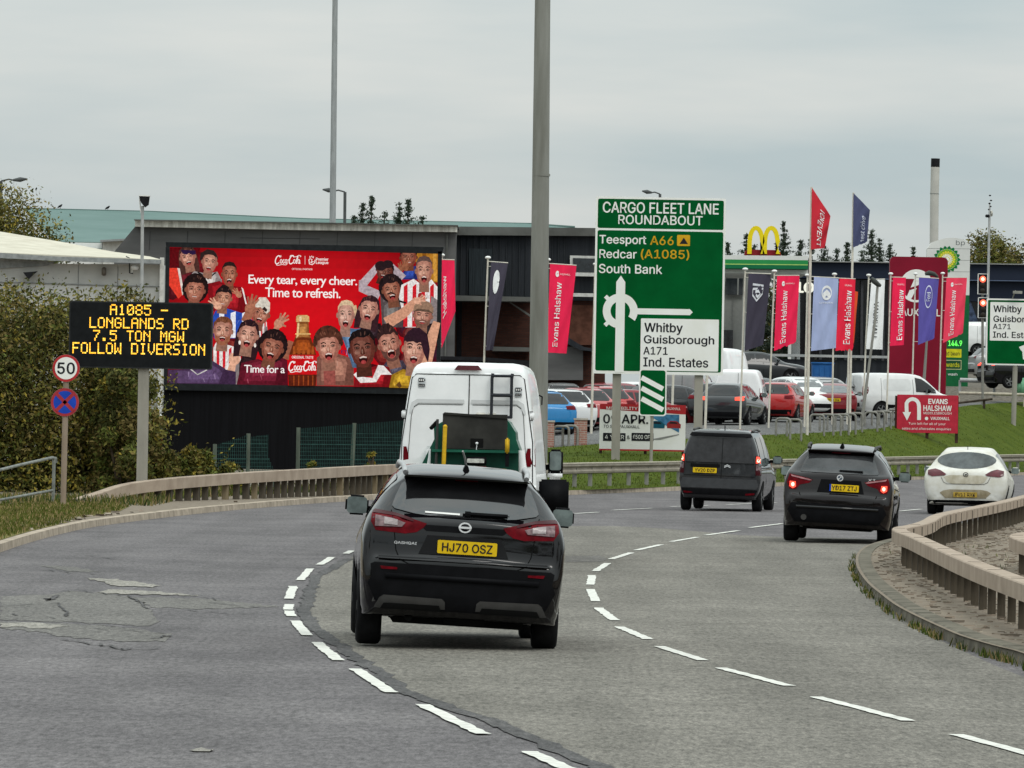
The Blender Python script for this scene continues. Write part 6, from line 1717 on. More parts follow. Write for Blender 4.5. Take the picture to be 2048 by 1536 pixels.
# red ground, brighter in the middle
N1, N2 = 26, 14
for i in range(N1):
    for j in range(N2):
        x0_, x1_ = CX0 + (CX1 - CX0) * i / N1, CX0 + (CX1 - CX0) * (i + 1) / N1
        z0_, z1_ = CZ1 + (CZ0 - CZ1) * j / N2, CZ1 + (CZ0 - CZ1) * (j + 1) / N2
        u = (i + .5) / N1 - .5; v = (j + .5) / N2 - .45
        f = max(0, 1 - (abs(u) * 1.75) ** 2 - (abs(v) * 1.25) ** 2)
        c = (int(122 + 88 * f), int(6 + 5 * f), int(14 + 10 * f))
        scr.quad((x0_, -.12, z0_), (x1_, -.12, z0_), (x1_, -.12, z1_), (x0_, -.12, z1_), M_SCR, rgb(*c))
def head(cx, cy, w, h, skin, hair, style='short', mouth=.5, tilt=0.0, beard=None, teeth=True, side=0.25, cap=None, eyes=True, neck=True, closed=False):
    """a generic cheering face: hair, shaded skin planes, brows, eyes, nose, open mouth"""
    dk = mixc(skin, (40, 12, 8), .40); dk2 = mixc(skin, (30, 8, 6), .62); lt = mixc(skin, (255, 235, 220), .30)
    w *= 1.12; h *= 1.10
    def P(u, v):
        x, y = u * w / 2, v * h / 2
        return (cx + x * cos(tilt) - y * sin(tilt), cy + x * sin(tilt) + y * cos(tilt))
    def PE(u, v, a, b_, col, rot=0, n=12): 
        p = P(u, v); el(p[0], p[1], a * w / 2, b_ * h / 2, col, tilt + rot, n)
    if style == 'long':
        art([P(*q) for q in ((-.9, -.9), (0, -1.25), (.9, -.9), (1.2, -.1), (1.28, .9), (1.15, 1.7), (.6, 1.6), (-.6, 1.6), (-1.2, 1.7), (-1.3, .8), (-1.2, -.1))], hair)
    if style == 'curly':
        for k in range(15):
            a = pi + pi * k / 14 * 1.0
            PE(1.0 * cos(a), -.25 + .95 * sin(a), .38, .26, mixc(hair, (0, 0, 0), .25 * (k % 3) / 2), 0, 9)
    if style == 'bigcurly':
        for k in range(22):
            a = 2 * pi * k / 22
            PE(1.02 * cos(a), -.18 + 1.0 * sin(a), .40, .30, mixc(hair, (0, 0, 0), .3 * (k % 3) / 2), 0, 9)
    if neck:
        art([P(*q) for q in ((-.55, .5), (.55, .5), (.62, 1.55), (-.62, 1.55))], dk)
    PE(-1.0, .02, .14, .2, dk); PE(1.0, .02, .14, .2, dk)
    face_ = [(-.96, -.35), (-.8, -.82), (-.4, -1.0), (.4, -1.0), (.8, -.82), (.96, -.35), (.92, .25), (.74, .68), (.38, .98), (0, 1.04), (-.38, .98), (-.74, .68), (-.92, .25)]
    skin = mixc(skin, (120, 20, 20), .14); fan([P(*q) for q in face_], mixc(skin, (255, 225, 205), .22), mixc(skin, (70, 16, 12), .42), (-w * .10 * (1 if side >= 0 else -1), -h * .05))
    s_ = 1 if side >= 0 else -1
    art([P(*q) for q in ((s_ * .96, -.35), (s_ * .92, .25), (s_ * .74, .68), (s_ * .38, .98), (s_ * .05, 1.03), (s_ * .45, .55), (s_ * .58, .1), (s_ * .55, -.3), (s_ * .8, -.75))], mixc(skin, (60, 14, 10), .50)) if False else None
    PE(-s_ * .44, .16, .20, .12, mixc(skin, (255, 225, 205), .30))
    if beard:
        art([P(*q) for q in ((-.95, .1), (-.78, .30), (-.5, .42), (-.38, .38), (0, .30), (.38, .38), (.5, .42), (.78, .30), (.95, .1), (.78, .72), (.4, 1.03), (0, 1.1), (-.4, 1.03), (-.78, .72))], beard)
    for e_ in (-1, 1):
        art([P(*q) for q in ((e_ * .18, -.27), (e_ * .40, -.37), (e_ * .66, -.29), (e_ * .66, -.22), (e_ * .40, -.29), (e_ * .18, -.20))], mixc(hair, (20, 10, 8), .5))
        PE(e_ * .42, -.10, .21, .085, dk2)
        if not closed:
            PE(e_ * .42, -.10, .13, .045, mixc(skin, (210, 190, 180), .35)); PE(e_ * .43, -.10, .07, .05, (28, 14, 12), 0, 8)
    art([P(*q) for q in ((-.07, -.15), (.07, -.15), (.20, .24), (.0, .32), (-.20, .24))], mixc(skin, dk, .45)); PE(-.03 * s_, .12, .055, .14, lt, 0, 8)
    PE(-.10, .265, .06, .03, dk2, 0, 8); PE(.10, .265, .06, .03, dk2, 0, 8)
    if mouth > 0:
        PE(0, .58, .34 + .1 * mouth, .11 + .28 * mouth, mixc(skin, (140, 40, 36), .40)); PE(0, .58, .28 + .1 * mouth, .08 + .25 * mouth, (46, 8, 9))
        if teeth:
            art([P(*q) for q in ((-.30, .56 - .17 * mouth - .02), (0, .50 - .24 * mouth), (.30, .56 - .17 * mouth - .02), (.25, .57 - .11 * mouth), (0, .555 - .15 * mouth), (-.25, .57 - .11 * mouth))], (222, 200, 188))
        PE(0, .62 + .18 * mouth, .2, .07 + .07 * mouth, (165, 62, 62))
    else:
        PE(0, .56, .30, .06, mixc(skin, (140, 40, 40), .6)); PE(0, .55, .27, .03, (230, 220, 210))
    if style in ('short', 'curly', 'bigcurly', 'long', 'quiff', 'fringe'):
        top_ = {'short': 1.12, 'curly': 1.26, 'bigcurly': 1.3, 'long': 1.18, 'quiff': 1.34, 'fringe': 1.2}[style]
        fr_ = {'short': -.66, 'curly': -.60, 'bigcurly': -.62, 'long': -.68, 'quiff': -.62, 'fringe': -.38}[style]
        art(rough([P(*q) for q in ((-.99, -.08), (-1.02, -.6), (-.72, -.98), (-.3, -top_), (.35, -top_), (.76, -.98), (1.02, -.6), (.99, -.08), (.90, -.45), (.62, fr_ - .08), (.2, fr_), (-.3, fr_ - .06), (-.65, fr_ + .02), (-.90, -.42))], w * .022), hair)
        for q in range(9):
            u = _RR.uniform(-.75, .75); PE(u, -.72 - (top_ - .75) * (1 - u * u) * _RR.uniform(.3, .9), .05, .13, mixc(hair, (200, 140, 110) if q % 2 else (0, 0, 0), _RR.uniform(.2, .42)), u * .7, 7)
    if style == 'buzz':
        art([P(*q) for q in ((-.98, -.3), (-.98, -.62), (-.6, -1.02), (0, -1.12), (.6, -1.02), (.98, -.62), (.98, -.3), (.80, -.62), (.3, -.74), (-.3, -.74), (-.80, -.62))], hair)
    if cap:
        art([P(*q) for q in ((-1.08, -.40), (-1.05, -.9), (-.6, -1.35), (.1, -1.48), (.7, -1.3), (1.08, -.85), (1.1, -.38), (.5, -.52), (-.5, -.54))], cap)
        art([P(*q) for q in ((-1.12, -.34), (-.6, -.66), (.6, -.64), (1.15, -.32), (.5, -.42), (-.5, -.44))], mixc(cap, (40, 30, 25), .5))
def rough(pts, amp, k=3):
    out_ = []
    for i in range(len(pts)):
        a, b_ = pts[i], pts[(i + 1) % len(pts)]
        for j in range(k):
            t = j / k; out_.append((a[0] + (b_[0] - a[0]) * t + _RR.uniform(-amp, amp), a[1] + (b_[1] - a[1]) * t + _RR.uniform(-amp, amp)))
    return out_
_RR = random.Random(4)
def torso(pts, col, stripes=None, n=5, shade=True):
    if len(pts) < 9 and not stripes: fan(pts, mixc(col, (255, 240, 235), .10), mixc(col, (20, 0, 4), .48))
    else: art(pts, col)
    if stripes:
        xs = [p[0] for p in pts]; y0_, y1_ = min(p[1] for p in pts), max(p[1] for p in pts)
        x0_, x1_ = min(xs), max(xs); w = (x1_ - x0_) / (2 * n + 1)
        for k in range(n):
            a = x0_ + w * (2 * k + 1)
            art([(a + w * .12, y0_ + (y1_ - y0_) * .16), (a + w * .98, y0_ + (y1_ - y0_) * .10), (a + w * .95, y1_ - 4), (a, y1_ - 4)], stripes)
    fx0, fx1 = min(p[0] for p in pts), max(p[0] for p in pts); fy0, fy1 = min(p[1] for p in pts), max(p[1] for p in pts)
    for q in range(7):
        fx = _RR.uniform(fx0 + (fx1 - fx0) * .2, fx1 - (fx1 - fx0) * .25); fy = _RR.uniform(fy0 + (fy1 - fy0) * .3, fy1 - (fy1 - fy0) * .15)
        l_ = (fy1 - fy0) * _RR.uniform(.1, .22); sl = _RR.uniform(-.5, .5) * l_; tw = (fx1 - fx0) * .022
        art([(fx, fy - l_ / 2), (fx + tw, fy - l_ / 2), (fx + sl + tw * .4, fy + l_ / 2), (fx + sl, fy + l_ / 2)], mixc(col, (255, 240, 235) if q % 3 == 0 else (25, 0, 6), .26))
    if shade:
        x1_ = max(p[0] for p in pts); y1_ = max(p[1] for p in pts); y0_ = min(p[1] for p in pts); x0_ = min(p[0] for p in pts)
        art([(x1_ - (x1_ - x0_) * .18, y0_ + (y1_ - y0_) * .35), (x1_, y0_ + (y1_ - y0_) * .45), (x1_, y1_), (x1_ - (x1_ - x0_) * .26, y1_)], mixc(col, (20, 0, 5), .45))
def limb(pts, w0, w1, col):
    P = [Vector(p) for p in pts]; L, R_ = [], []
    for i, p in enumerate(P):
        a = P[max(0, i - 1)]; b_ = P[min(len(P) - 1, i + 1)]; t = (b_ - a).normalized(); n = Vector((-t.y, t.x)) * (w0 + (w1 - w0) * i / (len(P) - 1)) / 2
        L.append(p + n); R_.append(p - n)
    art([tuple(p) for p in L] + [tuple(p) for p in R_[::-1]], col)
def hand(cx, cy, s_, ang, skin):
    dk = mixc(skin, (60, 15, 10), .35)
    el(cx, cy, s_ * .42, s_ * .5, skin, ang)
    for k, (da, ln) in enumerate(((-.55, .95), (-.2, 1.15), (.12, 1.15), (.42, 1.0), (1.25, .7))):
        a = ang - pi / 2 + da
        limb([(cx + cos(a) * s_ * .3, cy + sin(a) * s_ * .3), (cx + cos(a) * s_ * ln, cy + sin(a) * s_ * ln)], s_ * .22, s_ * .14, skin if k % 2 else mixc(skin, dk, .4))
SK1, SK2, SK3, SK4 = (222, 168, 140), (190, 128, 100), (150, 92, 66), (96, 54, 40)
_RH = random.Random(12)
_head0 = head
def head(cx, cy, w, h, skin, hair, style='short', mouth=.5, tilt=0.0, **k):
    return _head0(cx, cy, w * _RH.uniform(.93, 1.06), h * _RH.uniform(.95, 1.06), skin, hair, style, mouth, tilt + _RH.uniform(-.16, .16), **k)
# blurred crowd behind the figures
for _ in range(64):
    bx_ = _RH.choice([_RH.uniform(40, 640), _RH.uniform(1400, 1990)]); by_ = _RH.uniform(150, 1000) if bx_ < 640 else _RH.uniform(300, 1000)
    if 640 > bx_ > 330 + (by_ - 150) * .4 or (1400 < bx_ < 1750 - (by_ - 300) * .5): continue
    c_ = _RH.choice([(120, 20, 28), (70, 10, 20), (150, 60, 50), (60, 30, 50), (140, 96, 84), (40, 20, 30)])
    fan(ell(bx_, by_, _RH.uniform(50, 90), _RH.uniform(55, 100), 12), c_, (84, 6, 14))
# ---- left group, back to front
art([(25, 60), (260, 50), (250, 120), (60, 260), (25, 260)], (92, 6, 14))
torso([(25, 205), (110, 190), (215, 215), (240, 330), (60, 440), (25, 430)], (104, 14, 26)); art([(30, 205), (92, 205), (130, 400), (100, 430), (30, 330)], (226, 62, 44)); art([(92, 205), (110, 208), (142, 390), (128, 405)], (215, 205, 195))
head(168, 128, 104, 130, SK1, (74, 44, 38), 'long', .45, -.25); art([(118, 72), (225, 78), (226, 104), (200, 110), (178, 96), (160, 108), (128, 100)], (40, 22, 60))
torso([(175, 270), (215, 228), (300, 245), (385, 232), (418, 300), (412, 360), (190, 330)], (232, 226, 220)); art([(245, 232), (318, 276), (368, 236), (378, 240), (318, 290), (236, 238)], (24, 20, 22)); art([(168, 290), (178, 270), (192, 330), (180, 330)], (30, 25, 25))
head(328, 165, 100, 138, SK1, (58, 38, 34), 'buzz', .35, .12); art([(256, 150), (262, 96), (310, 68), (360, 78), (378, 110), (376, 130), (340, 100), (290, 106), (268, 150)], (42, 30, 30))
torso([(310, 320), (400, 300), (450, 330), (560, 345), (600, 420), (590, 540), (330, 520)], (196, 14, 28)); art([(560, 345), (575, 360), (600, 470), (590, 470)], (235, 225, 220))
head(472, 252, 102, 150, (176, 112, 82), (38, 24, 22), 'buzz', .55, .14, side=-.3); hand(540, 400, 50, -.7, SK2)
head(222, 368, 128, 150, SK2, (34, 18, 18), 'bigcurly', 0.0, -.05)
torso([(352, 560), (370, 520), (450, 500), (600, 545), (645, 590), (640, 720), (360, 720)], (38, 74, 170), (235, 235, 240), 3)
head(428, 428, 104, 136, (205, 150, 116), (30, 18, 20), 'quiff', 0.0, .12, side=-.3); hand(385, 480, 66, -.9, SK1)
torso([(640, 640), (690, 575), (745, 600), (752, 700), (650, 720)], (228, 222, 218), (205, 40, 50), 4)
head(702, 540, 118, 140, SK2, (40, 24, 22), 'none', .5, .35, side=-.3); art([(652, 470), (690, 420), (740, 420), (770, 460), (768, 520), (744, 540), (700, 490), (664, 500)], (214, 206, 192)); art([(710, 505), (730, 488), (752, 512), (740, 528)], (50, 30, 28))
hand(625, 500, 92, .35, (170, 108, 84)); limb([(620, 530), (590, 600)], 60, 70, (160, 100, 78))
hand(835, 610, 80, .75, (196, 138, 112)); limb([(820, 640), (790, 720)], 40, 54, (190, 130, 104))
torso([(355, 790), (375, 750), (470, 770), (540, 790), (556, 870), (540, 1065), (360, 1065)], (232, 226, 222), (206, 28, 42), 4)
head(425, 668, 128, 168, SK1, (112, 66, 44), 'short', .40, .03, beard=(150, 92, 66)); limb([(500, 900), (470, 1010)], 46, 66, SK1); el(510, 870, 42, 46, SK1)
torso([(545, 900), (570, 840), (640, 850), (700, 900), (700, 1065), (540, 1065)], (40, 20, 26))
head(608, 700, 126, 178, (226, 176, 150), (44, 22, 28), 'long', .62, .0); el(548, 750, 9, 16, (235, 225, 215)); el(660, 770, 9, 16, (235, 225, 215))
torso([(525, 1065), (560, 900), (680, 870), (760, 900), (850, 850), (895, 880), (900, 1065)], (134, 22, 48)); limb([(880, 870), (925, 740)], 62, 48, (150, 92, 70))
head(785, 790, 142, 168, (166, 106, 80), (34, 18, 20), 'bigcurly', .6, .28)
torso([(25, 950), (200, 945), (345, 880), (440, 940), (520, 1030), (520, 1065), (25, 1065)], (96, 72, 118)); limb([(190, 945), (240, 985), (310, 950)], 8, 8, (200, 196, 190))
# ---- right group
art([(1800, 80), (2006, 85), (2006, 310), (1900, 310)], (176, 118, 36)); art([(1880, 85), (1910, 85), (1930, 300), (1905, 300)], (128, 78, 20)); art([(1960, 85), (1985, 85), (1990, 300), (1965, 300)], (206, 150, 62))
torso([(1720, 290), (1760, 200), (1840, 190), (1850, 290)], (34, 72, 180)); head(1782, 130, 108, 116, SK3, (28, 18, 18), 'short', 0, -.1); hand(1760, 200, 56, 0, SK3); hand(1722, 215, 50, .2, SK3)
torso([(1570, 330), (1640, 270), (1720, 290), (1740, 640), (1590, 640)], (120, 112, 112)); limb([(1450, 300), (1440, 350), (1570, 410)], 62, 70, (176, 160, 166)); limb([(1450, 320), (1560, 190)], 62, 46, (186, 170, 176)); limb([(1640, 190), (1735, 290)], 62, 80, (176, 160, 166))
head(1608, 232, 104, 120, SK4, (24, 14, 16), 'short', .5, .3); el(1580, 190, 44, 36, (40, 24, 28)); el(1630, 178, 40, 30, (36, 22, 26))
torso([(1585, 470), (1620, 440), (1720, 455), (1740, 640), (1590, 640)], (120, 118, 116)); head(1658, 368, 116, 150, (170, 112, 84), (36, 22, 24), 'bigcurly', .6, -.2, beard=None); art([(1625, 392), (1655, 380), (1690, 396), (1685, 404), (1655, 392), (1630, 402)], (40, 24, 22))
torso([(1712, 420), (1730, 330), (1820, 285), (1880, 330), (1950, 290), (1998, 350), (2000, 640), (1760, 640)], (232, 226, 222), (204, 30, 40), 4); art([(1715, 440), (1765, 455), (1765, 468), (1712, 455)], (20, 18, 20))
head(1896, 228, 108, 176, (214, 162, 136), (92, 70, 64), 'buzz', .62, .05); el(1868, 410, 18, 24, (150, 40, 40))
limb([(1620, 610), (1740, 540), (1850, 440)], 90, 60, (206, 150, 122)); 
torso([(1820, 690), (1840, 620), (1960, 610), (2006, 660), (2006, 720)], (26, 20, 24)); head(1886, 558, 124, 150, (208, 156, 130), (60, 40, 34), 'short', .15, -.03, beard=(120, 84, 70), cap=(150, 118, 96)); hand(1850, 445, 60, 1.2, SK1)
torso([(1285, 680), (1300, 640), (1400, 650), (1455, 640), (1480, 760), (1460, 935), (1370, 935), (1330, 800)], (112, 166, 214)); text(scr, "ETIH", BB.rect(330 + 1290 * .27344, 480 + 808 * .27344, 330 + 1376 * .27344, 480 + 830 * .27344), -.12 - (_lay[0] + 1) * .00012, M_SCR, bold=.03, col=rgb(20, 40, 90))
_lay[0] += 24
head(1325, 552, 108, 186, (232, 190, 168), (214, 186, 150), 'buzz', .6, -.1, side=.3); limb([(1385, 480), (1405, 560), (1410, 620)], 30, 14, (208, 176, 138))
torso([(1430, 650), (1450, 610), (1580, 610), (1590, 720), (1440, 720)], (40, 24, 32)); head(1492, 512, 116, 168, (226, 176, 152), (54, 28, 34), 'long', .62, .1)
torso([(1110, 1065), (1112, 860), (1160, 830), (1260, 830), (1350, 860), (1382, 960), (1370, 1065)], (188, 128, 104)); art([(1160, 930), (1200, 905), (1245, 925), (1250, 1065), (1165, 1065)], (150, 78, 70)); head(1196, 785, 148, 205, (214, 158, 132), (84, 46, 34), 'curly', .62, .03)
torso([(1590, 930), (1620, 890), (1740, 880), (1770, 930), (1700, 1000), (1600, 960)], (86, 84, 104)); head(1642, 765, 142, 220, (206, 150, 124), (52, 30, 30), 'quiff', .75, -.08, beard=(96, 62, 54))
torso([(1380, 1075), (1400, 970), (1560, 915), (1640, 930), (1662, 1000), (1650, 1075)], (196, 18, 30)); art([(1380, 985), (1410, 960), (1430, 1000), (1520, 1010), (1560, 915), (1600, 920), (1660, 985), (1580, 985), (1545, 1040), (1430, 1045)], (232, 226, 222)); head(1446, 800, 178, 240, SK4, (24, 14, 16), 'short', .55, .03)
limb([(1990, 600), (1940, 760), (1885, 930)], 54, 120, (214, 158, 128)); torso([(1640, 1080), (1660, 985), (1740, 945), (1830, 960), (1830, 1085)], (226, 178, 34)); head(1826, 800, 158, 222, (226, 176, 150), (44, 24, 34), 'fringe', .50, .12); art([(1745, 720), (1790, 660), (1860, 640), (1920, 690), (1938, 800), (1925, 900), (1890, 820), (1870, 740), (1810, 700)], (46, 24, 36))
art([(1690, 1060), (1715, 1035), (1735, 1070), (1715, 1085)], (90, 60, 30))
# ---- bottle
art([(962, 560), (975, 550), (1040, 550), (1056, 560), (1058, 600), (960, 600)], (206, 168, 110)); fan([(966, 600), (1010, 598), (1052, 600), (1056, 680), (1070, 720), (1010, 724), (952, 720), (964, 680)], (206, 150, 84), (120, 62, 24))
fan([(952, 720), (1011, 712), (1070, 720), (1092, 780), (1108, 840), (1010, 842), (910, 840), (930, 780)], (190, 92, 30), (84, 30, 10)); art([(910, 840), (1108, 840), (1112, 985), (902, 985)], (200, 14, 22)); art([(902, 985), (1112, 985), (1104, 1068), (908, 1068)], (92, 30, 12))
for x in (940, 975, 1010, 1045, 1078): art([(x, 735 + abs(x - 1010) * .6), (x + 12, 735 + abs(x - 1010) * .6), (x + 16, 836), (x - 4, 836)], (168, 80, 30)); art([(x, 992), (x + 10, 992), (x + 8, 1064), (x, 1064)], (150, 66, 26))
art([(972, 606), (985, 606), (980, 700), (962, 720)], (228, 196, 140)); art([(985, 562), (1000, 560), (1000, 596), (985, 596)], (238, 214, 170)); art([(955, 684), (1066, 684), (1068, 692), (953, 692)], (232, 190, 120))
WHT = rgb(245, 240, 236)
TY = -.12 - (_lay[0] + 12) * .00012
def btext(s_, x0_, y0_, x1_, y1_, bold=.015, shear=0.0, y=TY):
    text(scr, s_, BB.rect(330 + x0_ * .27344, 480 + y0_ * .27344, 330 + x1_ * .27344, 480 + y1_ * .27344), y, M_SCR, bold=bold, shear=shear, col=WHT)
FONT_SANS = FONT
btext("ORIGINAL TASTE", 930, 849, 1086, 868, .01)
# flowing script for the drink's name: strokes
def script(x0_, y0_, x1_, y1_, y=TY, k=1.0):
    W_, H_2 = x1_ - x0_, y1_ - y0_
    def S(pts, w):
        P = cat([Vector((x0_ + u * W_, y0_ + v * H_2)) for u, v in pts], 6)
        for q in ribbon([tuple(p) for p in P], w * k):
            scr.add([(*(lambda a: (a[0], y, a[1]))(crop(p.x, p.y)),) for p in q], [(0, 1, 2, 3)], M_SCR, False, WHT)
    w = H_2 * .062
    S([(.20, .22), (.16, .06), (.08, .16), (.02, .52), (.03, .80), (.09, .86), (.16, .72)], w * 1.5)                      # C
    S([(.16, .12), (.23, .06), (.22, .20)], w * .7)
    def loop(cx, cy, rx, ry, tail=True):
        S([(cx + rx * cos(a), cy + ry * sin(a)) for a in [i * pi / 7 - .6 for i in range(15)]], w)
        if tail: S([(cx + rx, cy - ry * .7), (cx + rx * .8, cy + ry), (cx + rx * 1.6, cy + ry * .7)], w)
    loop(.235, .62, .036, .19, False); S([(.355, .50), (.33, .44), (.30, .62), (.32, .82), (.38, .66)], w); loop(.42, .62, .036, .19)
    S([(.475, .50), (.53, .46)], w * 1.1)                                                                                    # dash
    S([(.72, .22), (.68, .04), (.60, .16), (.54, .52), (.55, .80), (.61, .86), (.68, .72)], w * 1.5)                         # C
    S([(.56, .14), (.62, .02), (.72, .16), (.82, .14), (.90, .02), (.98, .10), (.94, .18)], w * .8)
    loop(.735, .62, .036, .19, False); S([(.80, .76), (.86, .30), (.87, .10), (.83, .28), (.805, .80), (.84, .78)], w); loop(.90, .62, .036, .19)
    S([(.09, .86), (.06, .98), (.14, 1.0), (.26, .93), (.40, .96), (.46, .90)], w * .8)
script(806, 112, 1000, 186); script(905, 885, 1114, 968, k=1.15)
stroke(scr, [crop(1026, 118), crop(1026, 180)], .010, TY, M_SCR, WHT)
# crowned lion head outline beside the league's name
for pts in (((1055, 150), (1058, 176), (1078, 182), (1096, 168), (1100, 146)), ((1052, 150), (1062, 138), (1078, 144), (1072, 158), (1088, 160)), ((1062, 132), (1060, 120), (1068, 128), (1074, 118), (1080, 128), (1088, 122), (1086, 134)), ((1066, 164), (1080, 170))):
    P = [crop(*p) for p in pts]; stroke(scr, P, .022, TY, M_SCR, WHT)
btext("Premier", 1106, 131, 1196, 153, .02); btext("League", 1106, 156, 1196, 182, .02); btext("OFFICIAL PARTNER", 930, 208, 1080, 221, .0)
def serif(s_, x0_, y0_, x1_, y1_):
    """book lettering: light strokes with small feet on the stems"""
    FK = text_mesh(s_, 0.0, 0.0, .92)
    r_ = BB.rect(330 + x0_ * .27344, 480 + y0_ * .27344, 330 + x1_ * .27344, 480 + y1_ * .27344)
    text(scr, s_, r_, TY, M_SCR, bold=.012, col=WHT, spacing=.92)
FONT_S = FONT
FONT = None; TX.clear()
serif("Every tear, every cheer.", 614, 262, 1406, 346); serif("Time to refresh.", 736, 352, 1284, 422); serif("Time for a", 582, 916, 878, 972)
FONT = FONT_S; TX.clear()
scr.build('screen', bb, fix=False)
M_BFR = mat('screen_frame', (0.013, 0.015, 0.017), 0.6, var=.25)
def bpoly(name, px, y0, y1, m):
    b = MB(); b.slab([BB.q(*p) for p in px], y0, y1, m); return b.build(name, bb)
bpoly('frame', [(332, 484.5), (887.5, 494.5), (884, 508), (333, 494)], -.20, .35, M_BFR)
bpoly('frame', [(328, 766.5), (880, 776), (880, 789), (327, 780)], -.20, .35, M_BFR)
bpoly('frame', [(332, 494), (340, 494), (336, 767), (328, 767)], -.20, .35, M_BFR)
bpoly('frame', [(876, 503), (884, 503), (880, 776), (872, 776)], -.20, .35, M_BFR)
bpoly('backing', [(340, 488), (880, 498), (876, 776), (334, 767)], -.11, .30, M_BFR)
bpoly('base', [(328, 780), (866, 789), (862, 945), (322, 935)], -.05, .30, mat('base_black', (0.004, 0.004, 0.005), .8, var=.3, scale=2, stretch=(6, 1, .2), spec=.1))

# ================================================================== FLAGS
M_FPOLE = mat('flagpole_white', (0.62, 0.58, 0.50), 0.5, var=.1)
def flag(label, top, bot, D, cloth, col, words=(), emblem=None, ragged=0.0, wave=.10, group='banner flags along the dealership front', sheen=None, arm=True, tall=False, phase=0.0, pr=.036):
    """cloth: four photo corners (top-left, top-right, bottom-right, bottom-left)"""
    if not tall: D = max(lotD(bot[0]), 217)
    Tp, Bp = Wp(*top, D), Wp(*bot, D)
    zb = land_z(Bp.x, D)
    root = thing('flag', label, 'flag', (Bp.x, D, min(zb, Bp.z)), group=group)
    o = Vector(root.location)
    b = MB(); b.tube([Vector((0, 0, -.1)), Tp - o], [pr, pr * .8], M_FPOLE, n=10); b.build('pole', root)
    if not tall:
        b = MB(); b.sphere(Tp - o + Vector((0, 0, .03)), (.10, .10, .055), M_WHITE); b.build('cap', root)
    C = [Wp(x, y, D - .12) - o for x, y in cloth]
    def S(u, v):     # u across, v down
        p = C[0].lerp(C[1], u).lerp(C[3].lerp(C[2], u), v)
        p = p.copy(); a = u * 5.2 + v * 2.6 + phase
        p.y += wave * (sin(a) + .5 * sin(2.3 * a + 1 + v * 6)) * (.25 + .75 * u) * (.5 + .5 * v)
        return p
    m = mat('flag_' + '_'.join(str(c) for c in col), disp(*col, .72), 0.75, var=.10, scale=3, stretch=(1, 1, .35), spec=.15)
    NU, NV = 14, 22
    b = MB(); vs = []
    R_ = random.Random(int(top[0]))
    for j in range(NV + 1):
        for i in range(NU + 1):
            u, v = i / NU, j / NV
            if ragged and j == NV: v -= ragged * R_.uniform(0, .06) * (i / NU)
            vs.append(S(u, v))
    b.add(vs, [(j * (NU + 1) + i, j * (NU + 1) + i + 1, (j + 1) * (NU + 1) + i + 1, (j + 1) * (NU + 1) + i) for j in range(NV) for i in range(NU)], m, True)
    # lettering lies on the cloth
    tw = MB()
    for s_, (u0, u1, v0, v1), up, c in words:
        def xf(px, pz):
            q = S(px, 1 - pz) if True else None
            return (q.x, q.y - .02, q.z)
        mm = mat('flag_ink_' + '_'.join(str(k) for k in c), disp(*c, .8), .7, spec=.1)
        text(tw, s_, (u0, u1, 1 - v1, 1 - v0), 0, mm, bold=.006, up=up, xform=xf)
    if emblem:
        mm = mat('flag_ink_' + '_'.join(str(k) for k in emblem[1]), disp(*emblem[1], .8), .7, spec=.1)
        for pts, w in emblem[0]:
            for q in ribbon(pts, w):
                vs_ = []
                for p in q:
                    r_ = S(p.x, p.y); vs_.append((r_.x, r_.y - .02, r_.z))
                tw.add(vs_, [(0, 1, 2, 3)], mm)
    fl_ = b.build('cloth', root, fix=False)
    if tw.f: tw.build('lettering', fl_, fix=False)
    if arm and not tall:
        b = MB(); q = C[0]; b.tube([Vector((Tp.x - o.x, Tp.y - o.y, C[0].z + .02)), C[1] + Vector((0, 0, .02))], .018, M_FPOLE, n=6); b.build('arm', root)
        for k in (0.05, .5, .95):
            b = MB(); p = C[0].lerp(C[3], k); xp = (Tp - o).lerp(Vector((0, 0, 0)), ((Tp - o).z - p.z) / max(.1, (Tp - o).z)); b.tube([p, Vector((xp.x, xp.y, p.z))], .012, M_FPOLE, n=5); b.build('clip', root)
    return root
def lotD(px):
    T_ = [c[1] for c in BCOL]
    for a, b_ in zip(T_, T_[1:]):
        if a[0] <= px <= b_[0]:
            return a[2] + (b_[2] - a[2]) * (px - a[0]) / (b_[0] - a[0]) + 4.0
    return 218.0
PINK = (214, 34, 72); INK = (240, 222, 226)
def red_words(w='Evans Halshaw'):
    return [(w, (.26, .50, .20, .93), True, INK), ("VAUXHALL", (.40, .80, .095, .115), False, INK)]
def blob():
    return ([(ell(.30, .105, .055, .020, 12), .03)], INK)
def ring(cx, cy, rx, ry, n=22, a0=0, a1=2 * pi):
    return ell(cx, cy, rx, ry, n, a0, a1) + ([ell(cx, cy, rx, ry, n, a0, a1)[0]] if a1 - a0 > 6.2 else [])
flag('pink banner flag half hidden behind the right edge of the big screen', (884, 512), (872, 760), 222, [(882, 520), (909, 521), (911, 622), (883, 697)], PINK, [("Halshaw", (.12, .38, .2, .7), True, INK)], phase=1)
flag('dark crested banner flag left of the thick lighting column', (976, 517), (964, 760), 222, [(982, 524), (1016, 527), (986, 700), (972, 701)], (62, 58, 70), [], ([(ring(.42, .22, .16, .085), .10), (ring(.42, .22, .07, .04), .10), ([(.30, .20), (.55, .17)], .08)], (222, 222, 228)), phase=2, wave=.09)
flag('pink banner flag just right of the thick lighting column', (1096, 521), (1086, 790), 222, [(1100, 528), (1153, 532), (1133, 707), (1094, 705)], PINK, red_words(), blob(), phase=.5)
